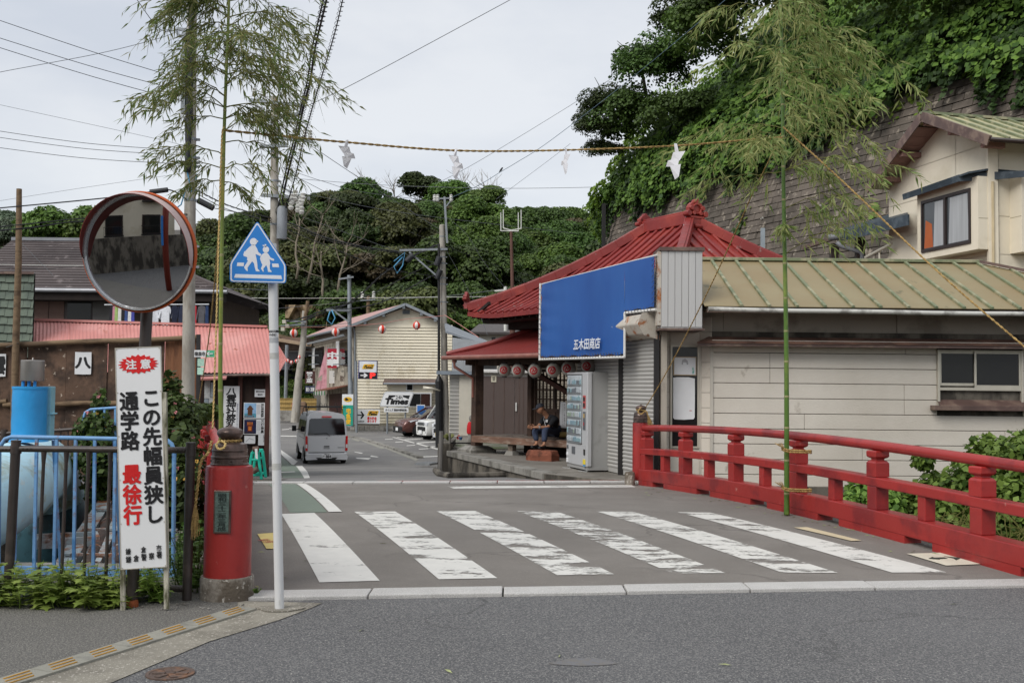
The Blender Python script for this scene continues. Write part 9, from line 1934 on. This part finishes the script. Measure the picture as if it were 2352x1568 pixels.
cx,cy=-2.09,7.80
loop=[V(cx+.078*math.cos(a),cy+.078*math.sin(a),1.166) for a in [i*.5 for i in range(14)]]
rope(loop,.0105,'straw rope wrapped round the bronze neck of the near red post',pitch=.06)
knot=[P(505,1012,7.66),P(497,1022,7.62),P(503,1031,7.60),P(515,1027,7.60),P(517,1017,7.62),P(508,1012,7.64)];rope(knot,.009,'small rope loop knotted on the front of the near post cap',pitch=.05,m=M_ROPL)
tail=[P(486,1012,7.66),P(478,1040,7.62),P(462,1060,7.60),P(455,1110,7.60),P(449,1160,7.60)];rope(tail,.0105,'rope tail hanging down the left side of the near red post',pitch=.06)
def tassel(c,h,w,label,d=V(0,0,-1),n=46):
    rr=random.Random(int(c.x*1000));mb=MB()
    for i in range(n):a=rr.uniform(0,6.28);e_=c+d*h*rr.uniform(.7,1.05)+V(math.cos(a),math.sin(a),0)*w*rr.random();mb.tube([c+V(math.cos(a),math.sin(a),0)*w*.15,c.lerp(e_,.5)+V(math.cos(a),math.sin(a),0)*w*.2,e_],w*.05,3)
    return mb.build('straw_tassel',M_ROPE,None,label=label,cat='tassel')
tassel(P(449,1155,7.60),.26,.035,'frayed straw tassel at the end of the rope tail beside the near post')

c2_=V(2.13,17.2,1.215);loop=[c2_+V(.072*math.cos(a),.072*math.sin(a),.008*math.sin(2*a)) for a in [i*.5 for i in range(14)]];rope(loop,.012,'straw rope tied round the cap of the red post by the shutters',pitch=.07);rope([P(1473,935,17.05),P(1466,945,17.0),P(1472,951,17.0),P(1484,944,17.0),P(1489,958,17.0)],.012,'rope knot hanging on the cap of the red post by the shutters',pitch=.07);tassel(P(1489,955,17.0),.18,.05,'straw tassel on the red post by the shutters',V(.25,0,-1).normalized())
c3_=V(-4.95,16.9,1.155);loop=[c3_+V(.08*math.cos(a),.08*math.sin(a),0) for a in [i*.5 for i in range(14)]];rope(loop,.014,'straw rope round the cap of the far left red post',pitch=.07);tassel(P(462,938,16.75),.2,.05,'straw tassel sticking out of the far left red post cap',V(.9,0,-.6).normalized())

for py,lb in ((1031,'upper straw lashing holding the right bamboo to the railing post'),(1120,'lower straw lashing holding the right bamboo to the railing post')):
    a=P(1806,py,12.28);mb_l=[a+V(-.06,-.02,.02),a+V(-.02,-.06,0),a+V(.05,-.06,-.01),a+V(.28,.01,-.02),a+V(.30,.12,-.02)];rope(mb_l,.012,lb+' (front strand)' if False else lb,pitch=.05);rope([q+V(0,-.004,-.022) for q in mb_l],.011,lb.replace('lashing','lashing second turn,')[:80],pitch=.05)
    tassel(a+V(-.05,-.05,.02),.09,.05,lb.replace('straw lashing holding','frayed knot of the lashing on'),V(-.8,-.2,.7).normalized(),16)
# ---- lantana bushes and other plants ----
def leafy(name,label,cat,blobs,N,size,lm,seed,asp=1.3,kind=None,trunk=None,up=.5,group=None):
    r=np.random.default_rng(seed);tot=sum(b[3]**2 for b in blobs);C=[];Nn=[]
    for (x,y,z,rad,fl) in blobs:
        k=int(N*rad**2/tot);d=r.normal(size=(k,3));d /= np.linalg.norm(d,axis=1,keepdims=True);C.append(np.array([x,y,z])+d*np.array([1,1,fl])*rad*r.uniform(.45,1.08,(k,1)));Nn.append(d*.6+r.normal(size=(k,3))*.5+np.array([0,0,up]))
    C=np.concatenate(C);v,f=leaf_quads(C,np.concatenate(Nn),size,asp,rng=r)
    if kind:return npmesh(name,v,f,lm,kind=kind),C
    o=thing(name,label,cat,tuple(C.mean(0)*np.array([1,1,0])+np.array([0,0,C[:,2].min()])),group=group);npmesh('foliage',v,f,lm,o);return o,C
def bl(px,py,Y,r,fl=1.0):q=P(px,py,Y);return (q.x,q.y,q.z,r,fl)
L_LAN=leafm('lantana leaves','#33461f','#587036',tr=.25);M_FLP=mat('pink flower','#d88f92',rough=.7,v=.2,s=30);M_FLY=mat('yellow flower','#d9b45c',rough=.7);M_STEM=mat('green stem','#55612f',rough=.7)
def lantana(label,blobs,N,seed,nf,exts):
    o,C=leafy('flowering_bush',label,'bush',blobs,N,.062,L_LAN,seed);r=random.Random(seed);mb=MB();mb2=MB();mb3=MB()
    zmid=np.median(C[:,1])
    cand=[c for c in C if c[1] < zmid+.1]
    for i in range(nf):
        c=r.choice(cand);q=V(*c)+V(r.uniform(-.02,.02),-.04,r.uniform(0,.04));t=mb if r.random() < .75 else mb2
        for k in range(7):a=r.uniform(0,6.28);t.cb((q.x+.013*math.cos(a),q.y+.008*math.sin(a),q.z+.013*math.sin(a*2.1)),(.014,.014,.012))
    for a,b in exts:mb3.tube(smoothpts([P(*a),P((a[0]+b[0])/2+4,(a[1]+b[1])/2-5,(a[2]+b[2])/2),P(*b)],4),.006,4)
    if exts:mb3.build('stems',M_STEM,o)
    mb.build('pink_flowers',M_FLP,o,kind='stuff');mb2.build('yellow_flowers',M_FLY,o,kind='stuff');return o
lantana('flowering bush with pink and yellow blooms between the blue pipe and the warning board',[bl(218,990,12.6,.24),bl(238,1050,12.6,.34),bl(255,1110,12.8,.32),bl(232,930,12.8,.12,1.6),bl(300,1060,13,.4)],5200,31,80,[])
lantana('pink flowering bush growing between the warning board and the far left red post',[bl(405,960,12,.28),bl(392,900,12.3,.14,1.8),bl(440,955,13,.22,.7),bl(478,945,13.6,.18,.6),bl(405,1040,11.3,.30),bl(418,1110,11,.26),bl(400,1000,12,.26)],4800,32,70,[((405,960,12),(505,945,14))])
L_WEED=leafm('mugwort leaves','#76943f','#a9c363',tr=.4);L_WEED2=leafm('small dark leaves','#3f5a26','#5f7c38',tr=.3)
def lobed(name,label,n,xr,yr,zr_,seed,s=1.0,hgt=.25):
    """tufts of stems carrying deeply lobed leaves"""
    r=random.Random(seed);v=[];f=[];st=MB()
    for i in range(n):
        b=V(r.uniform(*xr),r.uniform(*yr),zr_);h=hgt*r.uniform(.4,1.15);lean=V(r.uniform(-.12,.12),-abs(r.gauss(.06,.08)),0);st.tube([b,b+lean*.5+V(0,0,h*.6),b+lean+V(0,0,h)],[.004,.003,.002],4)
        for k in range(int(7+h*22)):
            u=r.uniform(.15,1);p0=b+lean*u+V(0,0,h*u);a=r.uniform(0,6.28);d=V(math.cos(a),math.sin(a),r.uniform(-.1,.55)).normalized();L_=s*r.uniform(.045,.085)*(1.2-.4*u);sd_=d.cross(ZUP).normalized();nn=sd_.cross(d)
            out=[(0,0),(.25,.10),(.35,.38),(.5,.16),(.62,.36),(.75,.12),(1.05,0)];bb=len(v);ps=[p0+d*(x*L_)+sd_*(y*L_)-nn*(x*x*L_*.25) for x,y in out]+[p0+d*(x*L_)-sd_*(y*L_)-nn*(x*x*L_*.25) for x,y in out[1:-1]]
            v += [tuple(q) for q in ps];f += [(bb,bb+1,bb+7),(bb+1,bb+2,bb+3),(bb+7,bb+9,bb+8)] ;f += [(bb+1,bb+3,bb+9),(bb+1,bb+9,bb+7),(bb+3,bb+4,bb+5),(bb+9,bb+11,bb+10),(bb+3,bb+5,bb+11),(bb+3,bb+11,bb+9),(bb+5,bb+6,bb+11)]
    o=st.build(name,[L_WEED if s > .8 else L_WEED2],None,kind='stuff');
    me=bpy.data.meshes.new('leaves');me.from_pydata(v,[],f);me.materials.append(L_WEED if s > .8 else L_WEED2);link('leaves',me,o)
    return o
lobed('weeds',None,190,(-4.6,-2.72),(7.35,7.8),.0,5,1.5,.27);lobed('weeds',None,16,(-2.62,-2.5),(7.62,7.8),.0,6,1.1,.3);lobed('weeds',None,30,(-2.6,-2.30),(7.9,8.3),.0,7,.8,.5)

L_KZ=leafm('bank leaves','#3d5a22','#68893a','#8ba850',tr=.3)
leafy('bank_bush','leafy green climbers on the canal bank behind the right railing at the right edge','bush',[bl(2150,1140,15.2,.34),bl(2120,1055,15.2,.16),bl(2275,1060,14.8,.38),bl(2250,1140,14.4,.55),bl(2370,1100,14.2,.65),bl(2190,1200,14.5,.5),bl(2085,1155,15.4,.24),bl(2340,1200,13.8,.6),bl(2465,1100,13.9,.8)],22000,.085,L_KZ,41)
leafy('bank_bush','low clump of green leaves behind the railing below the shop wall','bush',[bl(1985,1140,15.6,.28),bl(1950,1165,15.4,.22),bl(2030,1170,15.2,.3)],1700,.08,L_KZ,42)
mb=MB();rr=random.Random(8)
for i in range(60):q=P(rr.uniform(2180,2352),rr.uniform(1170,1250),13.2);mb.tube([q,q+V(rr.uniform(-.4,.4),0,rr.uniform(-.5,.3)),q+V(rr.uniform(-.8,.8),0,rr.uniform(-.9,.1))],.006,3)
mb.build('dry_stems',M_TWIG,kind='stuff')

leafy('undergrowth',None,None,[bl(300,1180,14.5,.5),bl(420,1180,11,.3),bl(190,1170,15.5,.4)],2200,.09,L_DARK,43,kind='stuff')
leafy('undergrowth',None,None,[bl(415,1290,8.6,.13,1.6),bl(440,1240,9.0,.12,1.6),bl(445,1330,8.2,.10)],900,.05,L_WEED2,44,kind='stuff')

def tuft(px,py,Y,n,h,label,m):
    b=P(px,py,Y);rr=random.Random(px);mb=MB();t=thing('grass_tuft',label,'plant',b)
    for i in range(n):a=rr.uniform(0,6.28);l=h*rr.uniform(.6,1.1);d=V(math.cos(a),math.sin(a),0)*l*rr.uniform(.3,.8);mb.add([b+V(-.012,0,0),b+V(.012,0,0),b+d*.6+V(.01,0,l*.8),b+d+V(0,0,l*.55)],[(0,1,2,3)])
    mb.build('blades',m,t)
tuft(1030,1012,25.8,60,.22,'striped grass tuft on the planter at the platform end',leafm('spider grass','#7f9440','#b9b98a'));tuft(1112,1016,26.6,40,.2,'grass tuft at the foot of the stone statue',L_WEED);tuft(1170,1012,28,26,.14,'small weed tuft under the veranda bench',L_WEED);tuft(1145,1014,27.6,26,.14,'small weed tuft in front of the storage shed',L_WEED)
q=P(1058,1010,25.6);mb=MB(fr(q.x,q.y,q.z));mb.lathe([(.001,0),(.03,0),(.05,.07),(.045,.075),(.001,.07)],12);mb.build('flower_pot',mat('blue pot','#3c5f86',rough=.3),None,smooth=40,label='tiny blue bowl on the platform planter',cat='pot')
mb=MB();q=P(1078,1008,26.0)-V(.25,0,0)
for i in range(8):mb.cb((q.x+random.uniform(-.05,.05),q.y,q.z+random.uniform(0,.1)),(.03,.03,.03))
mb.build('red_flowers',mat('red flower','#c02832'),None,label='small cluster of red flowers left of the stone statue',cat='flowers')

def litter(name,pts,m,L_,label=None):
    mb=MB();rr=random.Random(len(pts)*7)
    for (px,py) in pts:q=GD(px,py)+V(0,0,.012);a=rr.uniform(0,3.14);d=V(math.cos(a),math.sin(a),0)*L_*rr.uniform(.6,1.2);s=V(-d.y,d.x,0)*.18;mb.add([q-d*.5,q+s*.5,q+d*.5,q-s*.5+V(0,0,.006)],[(0,1,2,3)])
    return mb.build(name,m,kind='stuff')
rl=random.Random(12)
litter('fallen_leaves',[(rl.uniform(1500,2300),0) for i in range(0)]+[(1480+rl.random()*60,1112+rl.random()*30) for i in range(12)]+[(1600+i*14+rl.uniform(-5,5),1140+i*3.0+rl.uniform(-5,8)) for i in range(45)]+[(2000+rl.random()*340,1215+rl.random()*60) for i in range(10)],mat('dry leaf','#7d8a55',v=.4,s=20),.07)
litter('fallen_leaves',[(1665,1530),(1285,1510),(600,1270),(1030,1545),(590,1350),(830,1450),(2190,1390),(650,1330),(700,1290),(880,1250)],mat('pale bamboo leaf','#9aa070',v=.3,s=20),.10)
tuft(588,1362,7.75,14,.05,'tiny weed growing at the deck edge beside the near post',L_WEED2)
mb=MB();rg=random.Random(4)
for i in range(60):
    q=G(rg.uniform(295,560),rg.uniform(1385,1400),.016);s=rg.uniform(.004,.012);mb.lathe([(.001,0),(s,s*.3),(s*.7,s*.8),(.001,s)],6,c=tuple(q))
mb.build('pebbles',M_CONC,kind='stuff')

r=np.random.default_rng(77);N=240000;x=r.uniform(-75,55,N);y=r.uniform(77,152,N);z=hill(x,y)
nzv=snoise(x*.16,y*.16,5)*1.2+snoise(x*.45,y*.45,6)*.9
c=np.stack([x,y,z+1.4+nzv+r.uniform(-.5,.5,N)],1);nn=r.normal(size=(N,3))*.5+np.array([0,-.45,.8]);v,f=leaf_quads(c,nn,.33,1.2,rng=r);npmesh('undergrowth',v,f,L_DARK,kind='stuff')
